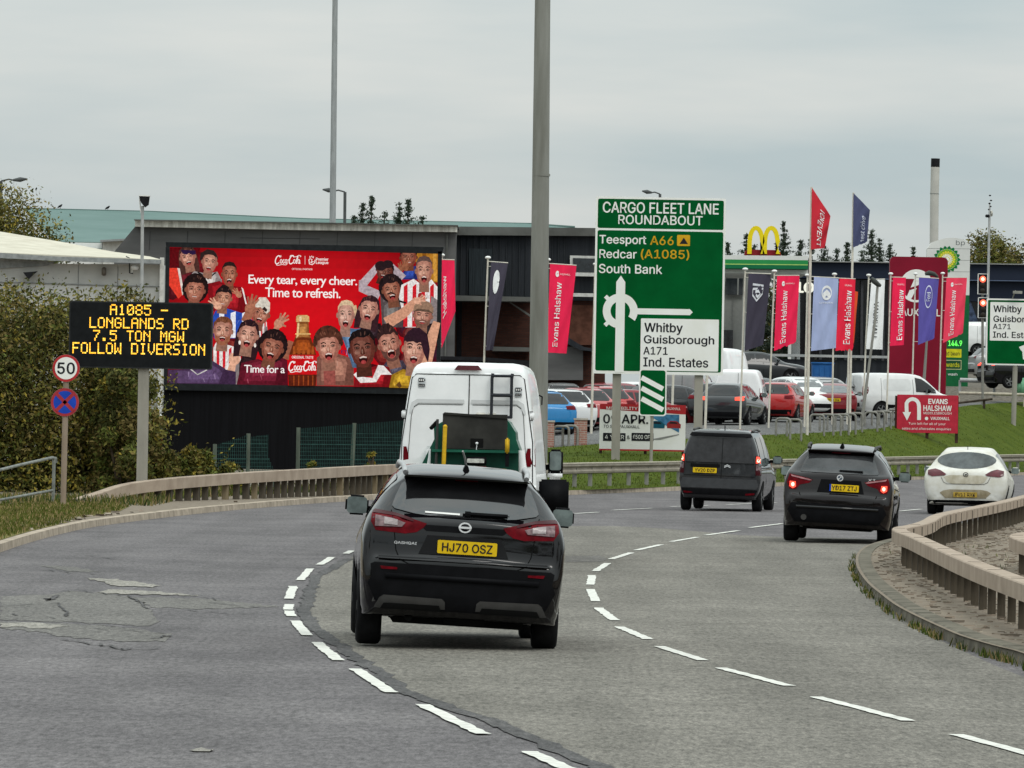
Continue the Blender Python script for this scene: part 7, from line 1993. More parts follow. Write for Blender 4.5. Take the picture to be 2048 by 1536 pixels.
flag('charcoal banner flag with white shield, first right of the green direction sign', (1490.5, 540), (1480, 848), 222, [(1497, 547), (1542, 549), (1526, 690), (1489, 702)], (58, 54, 66), [], ([([(.22, .14), (.72, .16)], .03), ([(.24, .20), (.24, .28), (.45, .36), (.70, .27), (.72, .20), (.24, .20)], .03), ([(.36, .24), (.5, .23), (.6, .27), (.48, .31), (.40, .28)], .04)], (200, 200, 206)), phase=3, wave=.1)
flag('red banner flag, second right of the green direction sign', (1549, 544), (1537, 838), 222, [(1554, 552), (1599, 552), (1592, 688), (1548, 702)], PINK, red_words(), blob(), ragged=1, phase=.2)
flag('pale blue banner flag with a white double chevron in a ring', (1615, 552), (1609, 838), 224, [(1628, 554), (1677, 557), (1672, 696), (1622, 702)], (146, 156, 188), [("CITROËN", (.25, .80, .335, .36), False, (225, 228, 238))], ([(ring(.54, .21, .19, .085), .035), ([(.40, .235), (.54, .185), (.68, .235)], .045), ([(.40, .275), (.54, .225), (.68, .275)], .045)], (228, 230, 240)), phase=1.2)
flag('red banner flag between the pale blue one and the tall navy one', (1669, 550), (1664, 842), 224, [(1679, 557), (1711, 559), (1706, 703), (1671, 702)], (206, 36, 60), [('Evans Halshaw', (.42, .80, .16, .90), True, INK), ("VAUXHALL", (.35, .8, .075, .1), False, INK)], None, ragged=1, phase=2.2)
flag('orange scrap of banner flag behind the tall navy flag pole', (1700, 566), (1694, 842), 226, [(1702, 580), (1716, 584), (1708, 690), (1696, 700)], (196, 74, 40), [], None, ragged=1, phase=.9, arm=False)
flag('white banner flag with black lettering beside the leaning lamp post', (1737.5, 552), (1725, 842), 226, [(1743, 560), (1770, 559), (1765, 699), (1732, 698)], (214, 216, 228), [("VAUXHALL", (.30, .62, .32, .86), -1, (40, 40, 44))], None, phase=1.7)
flag('red banner flag left of the purple blue one', (1781.5, 549), (1773, 830), 230, [(1786, 555), (1812, 556), (1808, 690), (1780, 692)], PINK, [('Evans Halshaw', (.45, .85, .18, .92), True, INK), ("VAUXHALL", (.35, .9, .085, .11), False, INK)], None, phase=.3)
flag('purple blue banner flag with a thin white oval', (1831, 549), (1823, 800), 234, [(1838, 555), (1878, 558), (1868, 678), (1836, 690)], (84, 76, 144), [("Ford", (.42, .62, .22, .36), True, (210, 212, 230))], ([(ring(.52, .29, .19, .17), .022)], (200, 202, 224)), phase=2.6, ragged=.5)
flag('red banner flag in front of the green filling-station totem', (1885.5, 548), (1878, 790), 240, [(1893, 556), (1934, 556), (1926, 668), (1886, 686)], (220, 60, 84), red_words(), blob(), ragged=.6, phase=.8)
# two tall flags on the grass
flag('tall red triangular flag lettered EVENT on a tall white pole', (1623.5, 374), (1614, 870), on_bank(1615, 870).y if on_bank(1615, 870) else 226, [(1624, 375), (1661, 432), (1650, 496), (1622, 499)], (176, 40, 52), [("EVENT", (.38, .66, .42, .95), -1, (238, 226, 222)), ("VCN", (.48, .72, .14, .38), -1, (238, 226, 222))], None, tall=True, group='tall flags on the grass bank', phase=.4, wave=.12, pr=.055)
flag('tall navy flag torn at the edge on a tall white pole', (1707, 385), (1699, 865), on_bank(1700, 864).y if on_bank(1700, 864) else 240, [(1707, 386), (1740, 420), (1734, 486), (1706, 495)], (66, 70, 98), [("test drive", (.48, .78, .30, .92), True, (190, 194, 210))], None, tall=True, group='tall flags on the grass bank', phase=2, wave=.14, ragged=1, pr=.05)
for x, y1 in ((1185, 890), (1413, 850), (1540, 846)):
    pass
def plain_pole(label, top, bot, D):
    Tp, Bp = Wp(*top, D), Wp(*bot, D)
    root = thing('flagpole', label, 'flagpole', (Bp.x, D, land_z(Bp.x, D)))
    o = Vector(root.location)
    b = MB(); b.tube([Vector((0, 0, -.1)), Tp - o], [.045, .04], M_FPOLE, n=10); b.build('pole', root)
    b = MB(); b.sphere(Tp - o + Vector((0, 0, .03)), (.09, .09, .05), M_WHITE); b.build('cap', root)
plain_pole('white flag pole hidden behind the left edge of the direction sign', (1191, 530), (1182, 890), 219)
plain_pole('white flag pole hidden behind the right part of the direction sign', (1422, 536), (1410, 860), 221)
plain_pole('white flag pole hidden behind the middle of the direction sign', (1353, 530), (1343, 866), 221)

# leaning lamp posts among the flags
def lean_lamp(label, pts, D, head_pts):
    B_ = Wp(*pts[0], D); root = thing('lamp_post', label, 'lamp post', (B_.x, D, min(land_z(B_.x, D), B_.z)))
    o = Vector(root.location)
    b = MB(); b.tube([Wp(x, y, D) - o for x, y in pts], [.075] + [.05] * (len(pts) - 1), M_GALVD, n=8); b.build('column', root)
    b = MB(); b.tube([Wp(x, y, D - .05) - o for x, y in head_pts], [.06, .11, .09, .05], mat('lamp_head_dark', (.05, .055, .05), .5), n=8); b.build('lamp_head', root)
lean_lamp('leaning grey lamp post in front of the white banner flag', [(1722, 852), (1737, 740), (1750, 640), (1755, 572)], lotD(1722) - 1.5, [(1742, 556), (1748, 562), (1756, 569), (1762, 572)])
lean_lamp('leaning grey lamp post crossing the purple blue banner flag', [(1846, 790), (1853, 690), (1857, 610), (1861, 560)], lotD(1846) - 1.5, [(1850, 548), (1858, 546), (1868, 548), (1876, 554)])

# ================================================================== TOTEMS, FORECOURT AND FAR BUILDINGS
M_TRED = mat('totem_red', (0.21, 0.008, 0.024), 0.4, var=.1, scale=.6)
T1 = Face(1835, 775, 294); tz = land_z(T1.o.x, 294); T1.o.z = min(tz, T1.o.z)
t1 = thing('totem', 'dark red dealership totem with white round emblem behind the flags', 'totem', T1.o)
x0, x1, z0, z1 = T1.rect(1777, 514, 1893, 790)
b = MB(); b.slab(rrect(x0, x1, 0, z1, .22), -.25, .25, M_TRED); b.build('panel', t1)
b = MB(); c = T1.q(1832, 572); R_ = 33 / T1.k
outer = ell(c[0], c[1], R_, R_, 40)
for i in range(40):
    a, d = outer[i], outer[(i + 1) % 40]
    b.add([(a[0], -.254, a[1]), (d[0], -.254, d[1]), (c[0] + (d[0] - c[0]) * .86, -.254, c[1] + (d[1] - c[1]) * .86), (c[0] + (a[0] - c[0]) * .86, -.254, c[1] + (a[1] - c[1]) * .86)], [(0, 1, 2, 3)], M_SWHITE)
flat(b, ell(c[0], c[1], R_, R_, 18, radians(25), radians(155)), -.2545, M_SWHITE)
flat(b, [(c[0] - R_ * .6, c[1] - R_ * .75), (c[0] - R_ * .1, c[1] + R_ * .5), (c[0] + R_ * .35, c[1] + R_ * .5), (c[0] - R_ * .3, c[1] - R_ * .8)], -.255, M_SWHITE)
stroke(b, [(c[0] - R_ * .4, c[1] - R_ * .2), (c[0] + R_ * .5, c[1] + R_ * .1)], R_ * .14, -.256, M_TRED)
b.build('emblem', t1)
b = MB(); text(b, "VAUXHALL", T1.rect(1790, 618, 1880, 632), -.255, M_SWHITE, bold=.02); b.build('lettering', t1)
M_TWH = mat('totem_white', (0.66, 0.66, 0.63), 0.5, var=.06, scale=1); M_TGR = mat('totem_green', (0.010, 0.115, 0.040), 0.45, var=.1)
T2 = Face(1893, 762, 308); T2.o.z = min(T2.o.z, land_z(T2.o.x, 300))
t2 = thing('totem', 'white and green filling-station totem with sunflower emblem and price panel', 'totem', T2.o)
x0, x1, z0, z1 = T2.rect(1851, 475, 1937, 795)
zg = T2.q(1893, 590)[1]
b = MB(); pts = [(x0, zg), (x1, zg), (x1, z1 - .35)] + [(x1 - (x1 - x0) * t, z1 - .35 + .38 * sin(pi * (.15 + .85 * t)) * .9) for t in (.15, .35, .55, .75, .9)] + [(x0, z1 - .55)]
b.slab(pts, -.3, .3, M_TWH); b.build('upper_panel', t2)
b = MB(); b.slab([(x0, 0), (x1, 0), (x1, zg - .004), (x0, zg - .004)], -.29, .29, M_TGR); b.build('lower_panel', t2)
b = MB()
for yy in (497, 520, 543):
    a = T2.q(1852, yy); c = T2.q(1936, yy + 1); stroke(b, [(x0, a[1]), (x1, c[1])], .018, -.304, M_SGREY)
b.build('panel_joint', t2)
M_PET = [mat('petal_green', (.006, .16, .045), .5), mat('petal_lime', (.22, .46, .03), .5), mat('petal_yellow', (.72, .62, .05), .5), mat('petal_white', (.80, .80, .72), .5)]
b = MB(); c = T2.q(1893, 519); K = 1 / T2.k
for ring_, (r0, r1, m_, n, off) in enumerate(((16, 27.5, M_PET[0], 18, 0), (14, 21.5, M_PET[1], 18, .5), (9, 17.5, M_PET[2], 18, 0), (0, 12.5, M_PET[3], 18, .5))):
    flat(b, ell(c[0], c[1], (r0 + (r1 - r0) * .35) * K, (r0 + (r1 - r0) * .35) * K, 36), -.305 - ring_ * .004, m_)
    for i in range(n):
        a = 2 * pi * (i + off) / n; h_ = pi / n * 1.05
        rm = (r0 + (r1 - r0) * .45) * K
        flat(b, [(c[0] + cos(a - h_) * rm, c[1] + sin(a - h_) * rm), (c[0] + cos(a - h_ * .75) * (rm + r1 * K) / 2, c[1] + sin(a - h_ * .75) * (rm + r1 * K) / 2), (c[0] + cos(a) * r1 * K, c[1] + sin(a) * r1 * K), (c[0] + cos(a + h_ * .75) * (rm + r1 * K) / 2, c[1] + sin(a + h_ * .75) * (rm + r1 * K) / 2), (c[0] + cos(a + h_) * rm, c[1] + sin(a + h_) * rm)], -.306 - ring_ * .004, m_)
b.build('emblem', t2)
b = MB(); text(b, "bp", T2.rect(1911, 481, 1929, 493), -.305, mat('lettering_grey', (.14, .15, .15), .6), bold=.0); b.build('lettering', t2)
M_PRICE = mat('price_led', (.1, .6, .1), .5, emit=(.16, 1.0, .12), estr=.9)
b = MB(); text(b, "144.9", T2.rect(1896, 681, 1923, 692), -.30, M_PRICE, bold=.03); b.build('price_display', t2)
b = MB(); flat(b, rrect(*T2.rect(1878, 698, 1922, 715), .02), -.297, mat('panel_yellow', (.62, .58, .02), .5)); text(b, "wild bean", T2.rect(1883, 703, 1918, 711), -.300, M_SBLK); b.build('yellow_panel', t2)
b = MB(); x_ = T2.rect(1878, 720, 1922, 739); flat(b, rrect(*x_, .02), -.297, mat('panel_cream', (.55, .56, .30), .5)); flat(b, rrect(x_[0] + .03, x_[1] - .03, x_[2] + .03, x_[3] - .03, .02), -.300, mat('panel_dark_green', (.015, .07, .03), .5)); text(b, "rewards", T2.rect(1883, 725, 1918, 734), -.303, mat('panel_yellow', (.62, .58, .02), .5)); b.build('rewards_panel', t2)
b = MB(); text(b, "wash", T2.rect(1895, 746, 1914, 751), -.297, M_SWHITE); flat(b, ell(*T2.q(1886, 748), .09, .09, 12), -.297, M_SWHITE); b.build('wash_panel', t2)

# filling-station canopy and shop
M_CWH = mat('canopy_white', (.66, .66, .63), .6, var=.05); M_CGR = mat('canopy_green', (.026, .25, .070), .5, var=.06, scale=.5); M_CGR2 = mat('canopy_green_dark', (.008, .14, .055), .5, var=.06, scale=.5); M_CLI = mat('canopy_lime', (.42, .62, .16), .5)
cn = thing('forecourt_canopy', 'filling-station canopy with white and green fascia', 'canopy', (Wp(1530, 800, 330).x, 330, 3.0))
for nm, y0_, y1_, m_ in (('top_band', 511, 519.5, M_CWH), ('green_band', 519.5, 528, M_CGR), ('lime_stripe', 528, 529.6, M_CLI), ('lower_green_band', 529.6, 537.5, M_CGR2), ('soffit_beam', 539, 547, M_CWH)):
    wpart(nm, cn, [(1380, y0_ - 1.5), (1616, y0_ + 1), (1616, y1_ + 1), (1380, y1_ - 1.5)], 330 + (.6 if nm == 'soffit_beam' else 0), 14 if nm != 'soffit_beam' else 12, m_)
for x in (1487, 1580): wpart('column', cn, [(x, 546), (x + 6, 546), (x, 800), (x - 6, 800)], 334, .4, M_CWH)
sh = thing('shop_building', 'grey panelled filling-station shop with dark windows beside the direction sign', 'shop', (Wp(1470, 800, 346).x, 346, 3.2))
wpart('wall', sh, [(1380, 545), (1500, 547), (1496, 800), (1374, 800)], 346, 8, mat('shop_panel', (.30, .30, .285), .7, var=.06))
wpart('window', sh, [(1452, 553), (1490, 554), (1488, 590), (1452, 589)], 345.8, .1, M_GLASSD)
wpart('window', sh, [(1380, 552), (1446, 553), (1446, 589), (1380, 588)], 345.8, .1, M_GLASSD)
wpart('door', sh, [(1447, 660), (1466, 660), (1465, 740), (1445, 740)], 345.8, .1, M_GLASSD)
wpart('mullion', sh, [(1475, 553), (1478, 553), (1477, 590), (1474, 590)], 345.7, .05, M_SGREY)
wpart('panel_joint', sh, [(1466, 592), (1467, 592), (1466, 660), (1465, 660)], 345.9, .05, M_SGREY)
# long navy building
M_NAVY = mat('navy_cladding', (.014, .019, .034), .55, col2=(.018, .024, .042), scale=.4, stretch=(.3, 1, 1)); M_NGL = mat('showroom_glass', (.010, .012, .015), .15, var=.6, scale=1.2, spec=.4)
nb = thing('showroom', 'long low navy showroom with dark glass front behind the flags', 'showroom', (Wp(1820, 800, 350).x, 350, 3.2))
wpart('fascia', nb, [(1600, 523), (2110, 530), (2110, 562), (1600, 556)], 350, 16, M_NAVY)
wpart('light_line', nb, [(1740, 557), (2110, 562), (2110, 563.5), (1740, 558.5)], 349.7, .2, mat('line_blue', (.10, .13, .20), .5))
wpart('roof_edge', nb, [(1598, 521.5), (2112, 528.5), (2112, 530.5), (1598, 523.5)], 349.7, 16.5, M_SGREY)
wpart('glass_front', nb, [(1600, 558), (2110, 564), (2110, 800), (1600, 800)], 350.8, 14, M_NGL)
wpart('upper_band', nb, [(1895, 563), (2110, 565), (2110, 604), (1895, 602)], 350.4, .3, M_NAVY)
for x in (1612, 1640, 1690, 1722, 1765, 1800): wpart('pillar', nb, [(x, 560), (x + 5, 560), (x + 3, 760), (x - 2, 760)], 350.3, .4, mat('pillar_grey', (.05, .05, .055), .6))
b = MB(); F2 = Face(1617, 577, 350); 
for ch, r_ in (("L", (1598, 565, 1606, 585)), ("O", (1608, 565, 1626, 586))):
    text(b, ch, F2.rect(*r_), 0, mat('letter_lit', (.8, .78, .7), .5, emit=(.9, .86, .72), estr=.45), bold=.06)
o = b.build('lettering', nb); 
for v in o.data.vertices: v.co += F2.o - Vector(nb.location) + Vector((0, -.5, 0))
# interior glow strips and displays glimpsed through the glass
wpart('display', nb, [(1925, 600), (1940, 600), (1955, 640), (1955, 690), (1926, 690)], 350.5, .2, mat('display_blue', (.05, .07, .12), .4, var=.5))

# yellow arches sign on the far roof
AR = Face(1527, 513, 360)
ar = thing('arches_sign', 'yellow double-arch sign on a red roof mount', 'sign', AR.o)
b = MB(); M_YEL = mat('arch_yellow', (.80, .62, .012), .5, var=.06)
def arch(cx, w, top_, foot):
    P = []
    for k in range(13):
        t = k / 12; a = pi * t
        P.append((cx - w * cos(a), foot + (top_ - foot) * (sin(a) ** .55)))
    return P
for cx in (1512, 1542.5):
    P = [AR.q(x, y) for x, y in arch(cx, 13.2, 456, 508)]
    P = [Vector((p[0], 0, p[1])) for p in P]
    vs, fs = [], []
    n = len(P)
    for i, p in enumerate(P):
        a = P[max(0, i - 1)]; c = P[min(n - 1, i + 1)]; t = (c - a).normalized(); nn = Vector((-t.z, 0, t.x)) * .12
        if i in (0, n - 1): nn = Vector((-.12, 0, 0))
        for yy in (-.15, .15):
            vs += [p + nn + Vector((0, yy, 0)), p - nn + Vector((0, yy, 0))]
    for i in range(n - 1):
        a = i * 4; c = a + 4
        fs += [(a, a + 1, c + 1, c), (a + 2, c + 2, c + 3, a + 3), (a, c, c + 2, a + 2), (a + 1, a + 3, c + 3, c + 1)]
    b.add(vs, fs, M_YEL)
b.build('arches', ar)
b = MB(); b.slab([AR.q(*p) for p in ((1489, 511), (1491, 501), (1500, 499), (1555, 500), (1561, 504), (1563, 512))], .16, 1.0, mat('mount_red', (.28, .02, .03), .5)); b.build('mount', ar)
# chimney
ch = thing('chimney', 'tall pale chimney with a black top far behind the red totem', 'chimney', (Wp(1866, 800, 420).x, 420, 3.0))
o_ = Vector(ch.location)
b = MB(); b.tube([Wp(1865, 640, 420) - o_, Wp(1868, 480, 420) - o_, Wp(1869, 387, 420) - o_, Wp(1870.5, 334, 420) - o_], [.29, .28, .28, .28], mat('chimney_pale', (.50, .48, .44), .8, var=.1, scale=.8), n=16); b.build('stack', ch)
b = MB(); b.tube([Wp(1870.5, 334, 420) - o_, Wp(1871, 317, 420) - o_], .285, M_BLK, n=16); b.build('cap', ch)
b = MB(); b.tube([Wp(1868.9, 388, 420) - o_, Wp(1868.95, 386.6, 420) - o_], .295, M_SGREY, n=16); b.build('joint_ring', ch)
# thin mast
ms = thing('mast', 'thin mast with aerials and a camera above the traffic lights', 'mast', (Wp(1973, 700, 330).x, 330, 3.0))
o_ = Vector(ms.location)
b = MB(); b.tube([Wp(1973, 720, 330) - o_, Wp(1979, 430, 330) - o_, Wp(1979.5, 405, 330) - o_], [.075, .06, .03], M_GALV, n=8); b.build('pole', ms)
b = MB()
for k, (dx, y) in enumerate(((0, 391), (2, 401), (-1, 407), (1, 413), (-2, 419), (2, 424), (3, 428))):
    b.bbox(Wp(1980 + dx, y, 330) - o_, (.12, .1, .07), M_BLK, .02)
b.build('aerial', ms)
b = MB(); b.bbox(Wp(1975, 432, 330) - o_, (.22, .25, .15), M_BLK, .03); b.bbox(Wp(1983, 427, 330) - o_, (.12, .1, .3), M_CREAM, .03); b.build('camera', ms)

# traffic lights
def traffic_light(label, px, py, D, z_base_px):
    b0 = Wp(px, z_base_px, D); root = thing('traffic_light', label, 'traffic light', (b0.x, D, land_z(b0.x, D)))
    o = Vector(root.location); f = D / F
    c = Wp(px, py, D) - o
    h, w = 38 * f, 19 * f
    b = MB(); b.slab(rrect(c.x - w / 2, c.x + w / 2, c.z - h * .78, c.z + h * .28, .05), c.y - .06, c.y + .16, M_BLK)
    for q in ribbon([(c.x - w / 2, c.z + h * .28), (c.x + w / 2, c.z + h * .28), (c.x + w / 2, c.z - h * .78), (c.x - w / 2, c.z - h * .78), (c.x - w / 2, c.z + h * .28)], .035):
        b.add([(p.x, c.y - .065, p.y) for p in q], [(0, 1, 2, 3)], M_SWHITE)
    b.build('head', root)
    b = MB(); b.sphere((c.x, c.y - .05, c.z), (.155, .06, .155), mat('signal_red', (.9, .1, .05), .4, emit=(1.0, .13, .07), estr=1.5)); b.sphere((c.x, c.y - .10, c.z), (.08, .03, .08), M_LITC); b.build('red_lamp', root)
    for k in (1, 2):
        b = MB(); b.sphere((c.x, c.y - .05, c.z - k * .27), (.125, .05, .125), mat('signal_off', (.03, .025, .02), .3)); b.build('unlit_lamp', root)
    b = MB(); b.tube([(0, .1, -.1), (c.x, c.y + .1, c.z - h * .5)], .055, M_GALVD); b.build('pole', root)
traffic_light('upper traffic light showing red beside the thin mast', 1965.5, 558.5, 300, 800)
traffic_light('lower traffic light showing red just left of the second direction sign', 1966, 606, 292, 800)

# ================================================================== BANNERS AND SMALL SIGNS ON THE GRASS
q_ = on_bank(1213, 907) ; BN = Face(1285, 906, (q_.y if q_ else 200))
bn = thing('banner_sign', 'white dealership banner with a red top edge and the date 09 APR', 'banner', BN.o)
x0, x1, z0, z1 = BN.rect(1199, 809, 1371, 902)
b = MB(); b.slab([(x0, z0), (x1, z0), (x1, z1), (x0, z1)], -.02, .04, M_SWHITE); b.build('panel', bn)
b = MB()
flat(b, [(x0, z1 - .165), (x1, z1 - .29), (x1, z1 + .0), (x0, z1 + .0)], -.024, M_SRED); flat(b, [(x0, z0), (x1, z0), (x1, z0 + .05), (x0, z0 + .05)], -.024, M_SRED)
flat(b, [(x0 + 1.46, z1 - .30), (x1 - .2, z1 - .30), (x1 - .2, z1 - .86), (x0 + 1.9, z1 - .55)], -.026, mat('poster_blue', (.06, .20, .36), .6, var=.3))
for cx_, c_ in ((1313, (.01, .10, .15)), (1345, (.30, .03, .03))):
    c = BN.q(cx_ + 2, 850); flat(b, [(c[0] - .20, c[1] - .10), (c[0] + .22, c[1] - .10), (c[0] + .23, c[1] + .02), (c[0] + .10, c[1] + .12), (c[0] - .10, c[1] + .13), (c[0] - .21, c[1] + .04)], -.028, mat('poster_car_%d' % cx_, c_, .5))
    flat(b, [(c[0] - .10, c[1] + .10), (c[0] + .08, c[1] + .09), (c[0] + .13, c[1] + .03), (c[0] - .14, c[1] + .04)], -.030, M_SBLK)
for xa, xb in ((1206, 1251), (1263, 1307)): flat(b, rrect(*BN.rect(xa, 866, xb, 882), .01), -.028, M_SBLK)
flat(b, [(x0 + 1.5, z0 + .35), (x1 - .2, z0 + .55), (x1 - .2, z0 + .52), (x0 + 1.9, z0 + .36)], -.028, M_SGREY)
b.build('printed_panel', bn)
b = MB(); I = M_SBLK
text(b, "09 APR.", BN.rect(1207, 829, 1296, 847), -.034, I, bold=.03); text(b, "TO SEE VAUXHALL", BN.rect(1207, 850, 1279, 856), -.034, I)
text(b, "MOTABILITY", BN.rect(1213, 813.5, 1275, 819.5), -.034, M_SWHITE); text(b, "VAUXHALL", BN.rect(1331, 815, 1361, 820), -.034, M_SWHITE)
text(b, "4 YEAR", BN.rect(1210, 870, 1248, 878), -.034, M_SWHITE); text(b, "&", BN.rect(1254, 871, 1260, 878), -.034, I); text(b, "£500 OFF", BN.rect(1266, 870, 1304, 878), -.034, M_SWHITE)
b.build('lettering', bn)
for x in (x0 + .05, (x0 + x1) / 2 + .1, x1 - .05):
    b = MB(); b.box((x, .06, (z1 - .3) / 2 - .1), (.09, .06, z1 + .1), mat('timber_dark', (.05, .035, .025), .9, var=.3)); b.build('post', bn)

q_ = on_bank(1855, 878); RS = Face(1855, 878, q_.y)
rs = thing('turn_sign', 'red roadside sign with a white U-turn arrow and dealership lettering', 'sign', RS.o)
x0, x1, z0, z1 = RS.rect(1794, 790, 1916, 866)
b = MB(); b.slab([(x0, z0), (x1, z0), (x1, z1), (x0, z1)], -.02, .04, M_SRED)
M_REDB = mat('sign_red_bright', (.47, .022, .045), .6, spec=.2); b.m = [M_REDB] * len(b.m); b.build('panel', rs)
b = MB(); W_ = M_SWHITE
arc = [(1838, 840), (1838, 814)] + [(1825 + 13 * cos(a), 812 - 14 * sin(a)) for a in [pi * k / 8 for k in range(1, 8)]] + [(1813, 814), (1813.5, 828)]
stroke(b, [RS.q(*p) for p in arc], 7.5 / RS.k, -.025, W_); flat(b, [RS.q(*p) for p in ((1805, 824), (1822, 824), (1814, 841))], -.0255, W_)
for s_, r_, bo in (("EVANS", (1857, 798, 1895, 808), .05), ("HALSHAW", (1847, 811, 1903, 822), .03), ("MIDDLESBROUGH", (1847, 824, 1903, 829), .0), ("VAUXHALL", (1861, 834, 1899, 840), .03), ("Turn left for all of your", (1817, 845, 1891, 851), 0), ("sales and aftersales enquiries", (1804, 855, 1902, 861), 0)):
    text(b, s_, RS.rect(*r_), -.026, W_, bold=bo)
flat(b, ell(*RS.q(1853, 837), .07, .07, 12), -.026, W_)
b.build('lettering', rs)
for x in (x0 - .02, (x0 + x1) / 2, x1 - .04):
    b = MB(); b.box((x, .09, z1 / 2 - .1), (.12, .10, z1 + .1), mat('timber_brown', (.05, .028, .02), .9, var=.3)); b.build('post', rs)

# ================================================================== CAR PARK EDGE: hoops, brick piers, bins
def hoop(px, py, D, label, w=.5, h=.66, rz=0.0, group='hoop barriers along the car park edge'):
    p = Wp(px, py, D)
    z = land_z(p.x, D)
    root = thing('hoop_barrier', label, 'barrier', (p.x, D, z), rz, group)
    M_HP = mat('hoop_grey', (.17, .165, .145), .6, col2=(.27, .26, .235), scale=4)
    b = MB(); r_ = .12
    P = [(-w / 2, 0, -.1), (-w / 2, 0, h - r_)] + [(-w / 2 + r_ - r_ * cos(a), 0, h - r_ + r_ * sin(a)) for a in (.5, 1.0, pi / 2)] + [(w / 2 - r_ + r_ * sin(a), 0, h - r_ + r_ * cos(a)) for a in (0, .5, 1.0)] + [(w / 2, 0, h - r_), (w / 2, 0, -.1)]
    b.tube(P, .042, M_HP, n=8); b.build('hoop', root)
    return root
HL = 'pale steel hoop barrier in the row along the car park edge'
h0 = hoop(1122, 893, 212.5, HL)
for px, py, D in ((1140, 893, 212.6), (1566, 869, 224.8), (1588, 868, 226), (1634, 865, 233.5), (1653, 864.5, 236), (1668, 864, 238), (1684, 862, 240.5), (1698, 861, 243), (1712, 860, 246.5), (1742, 856, 252), (1756, 855, 255), (1770, 853, 258), (1784, 851, 261), (1798, 847, 264)):
    c_ = copy_tree(h0); p = Wp(px, py, D); c_.location = (p.x, D, land_z(p.x, D)); c_.rotation_euler.z = random.uniform(-.35, .35)
def pier(px, D, label):
    p = Wp(px, 880, D); root = thing('brick_pier', label, 'pier', (p.x, D, land_z(p.x, D)), group='brick piers between the hoops')
    b = MB(); b.box((0, 0, .36), (.42, .42, .92), M_BRICKR); b.build('brickwork', root)
    b = MB(); b.box((0, 0, .85), (.47, .47, .06), mat('coping', (.42, .38, .34), .9, var=.2)); b.build('coping', root)
pier(1095, 212.4, 'brick pier at the foot of the thick lighting column'); pier(1161, 212.8, 'brick pier left of the date banner')
def cabinet(px, D):
    pass
sk = thing('waste_bin', 'blue waste container behind the dark red saloon', 'container', (Wp(1645, 768, 268).x, 268, land_z(Wp(1645, 768, 268).x, 268)))
F3 = Face(1645, 768, 268); d_ = F3.o - Vector(sk.location)
M_BIN = mat('bin_blue', (.016, .085, .26), .6, col2=(.03, .13, .34), scale=2)
x0, x1, z0, z1 = F3.rect(1624, 728, 1667, 800)
b = MB(); b.slab([(x0 + .05, 0), (x1 - .05, 0), (x1, z1 + d_.z), (x0, z1 + d_.z)], 0, .9, M_BIN); b.build('body', sk)
b = MB(); b.bbox(((x0 + x1) / 2, .45, z1 + d_.z + .03), (x1 - x0 + .06, 1.0, .08), M_BIN, .02); b.build('lid', sk)
b = MB(); 
for k in range(4): b.box((x0 + (x1 - x0) * (k + .5) / 4, -.02, (z1 + d_.z) / 2), (.05, .04, (z1 + d_.z) * .9), M_BIN)
b.build('rib', sk)

# low wall, hedge strip, barrier and fence at the back
up = MB()   # the road behind the dealership stands on a low embankment
P = [Wp(1930, 787, 304), Wp(2300, 792, 304), Wp(2300, 760, 310), Wp(1900, 757, 310)]
ur = []
zt = 3.75
for x, y in ((18.6, 303), (40, 303), (60, 303)):
    ur += [Vector((x, y, 2.9)), Vector((x, y + 3, zt)), Vector((x, y + 70, zt + 1.9))]
up.add(ur, [(0, 3, 4, 1), (3, 6, 7, 4), (1, 4, 5, 2), (4, 7, 8, 5)], mat('embankment', (.13, .115, .095), .95, var=.3))
o = up.build('embankment'); o['kind'] = 'structure'
def long_rail(name, label, cat_, pts, D, h, m, post_step, th=.05, rails=1):
    root = thing(name, label, cat_, Wp(*pts[0], D)); o = Vector(root.location)
    P = [Wp(x, y, D) for x, y in pts]
    for k in range(rails):
        b = MB(); b.tube([p - o + Vector((0, 0, -k * .35)) for p in P], th, m, n=6); b.build('rail', root)
    for p in resample(P, post_step):
        zb = land_z(p.x, D)
        b = MB(); b.box((p.x - o.x, .04, -h / 2 + (p.z - o.z)), (.11, .08, h), m); b.build('post', root)
    return root
M_WOODF = mat('fence_wood', (.07, .055, .04), .9, var=.3)
long_rail('wooden_fence', 'low dark post-and-rail fence at the top of the grass right of the red sign', 'fence', [(1915, 806), (1985, 798)], 290, .55, M_WOODF, 1.2)
long_rail('roadside_rail', 'grey roadside barrier behind the green totem at the right', 'barrier', [(1920, 760), (2070, 766)], 302, .7, M_GALV, 1.6, .10)
long_rail('roadside_rail', 'pale lower rail under the grey barrier at the right edge', 'barrier', [(1918, 786), (2070, 790)], 297, .55, M_RAILTOP, 3.0, .07)
lw = thing('low_wall', 'low stone wall with railing behind the dark red saloon', 'wall', (Wp(1580, 720, 320).x, 320, land_z(11, 320)))
wpart('wall', lw, [(1460, 716), (1790, 722), (1790, 790), (1460, 786)], 320, .5, M_DCLAD)
wpart('coping', lw, [(1458, 706), (1792, 712), (1792, 717), (1458, 711)], 319.8, .9, M_GALV)
for x in range(1470, 1790, 40): wpart('post', lw, [(x, 711), (x + 4, 711), (x + 3, 720), (x - 1, 720)], 320.1, .2, M_GALVD)
bush('low_hedge', 'low clipped hedge behind the dark saloon and blue container', 'hedge', (Wp(1600, 760, 312).x, 312, land_z(11, 312)), (6.4, 1.2, .95), 4200, 31, .09, weights=(2, 0, 4, 0, 6), lumps=40, shape=lambda u, x: 1.0, twigs=0)
gt = thing('utility_box', 'pale green utility cabinet at the right edge of the grass', 'cabinet', Wp(2041, 788, 300))
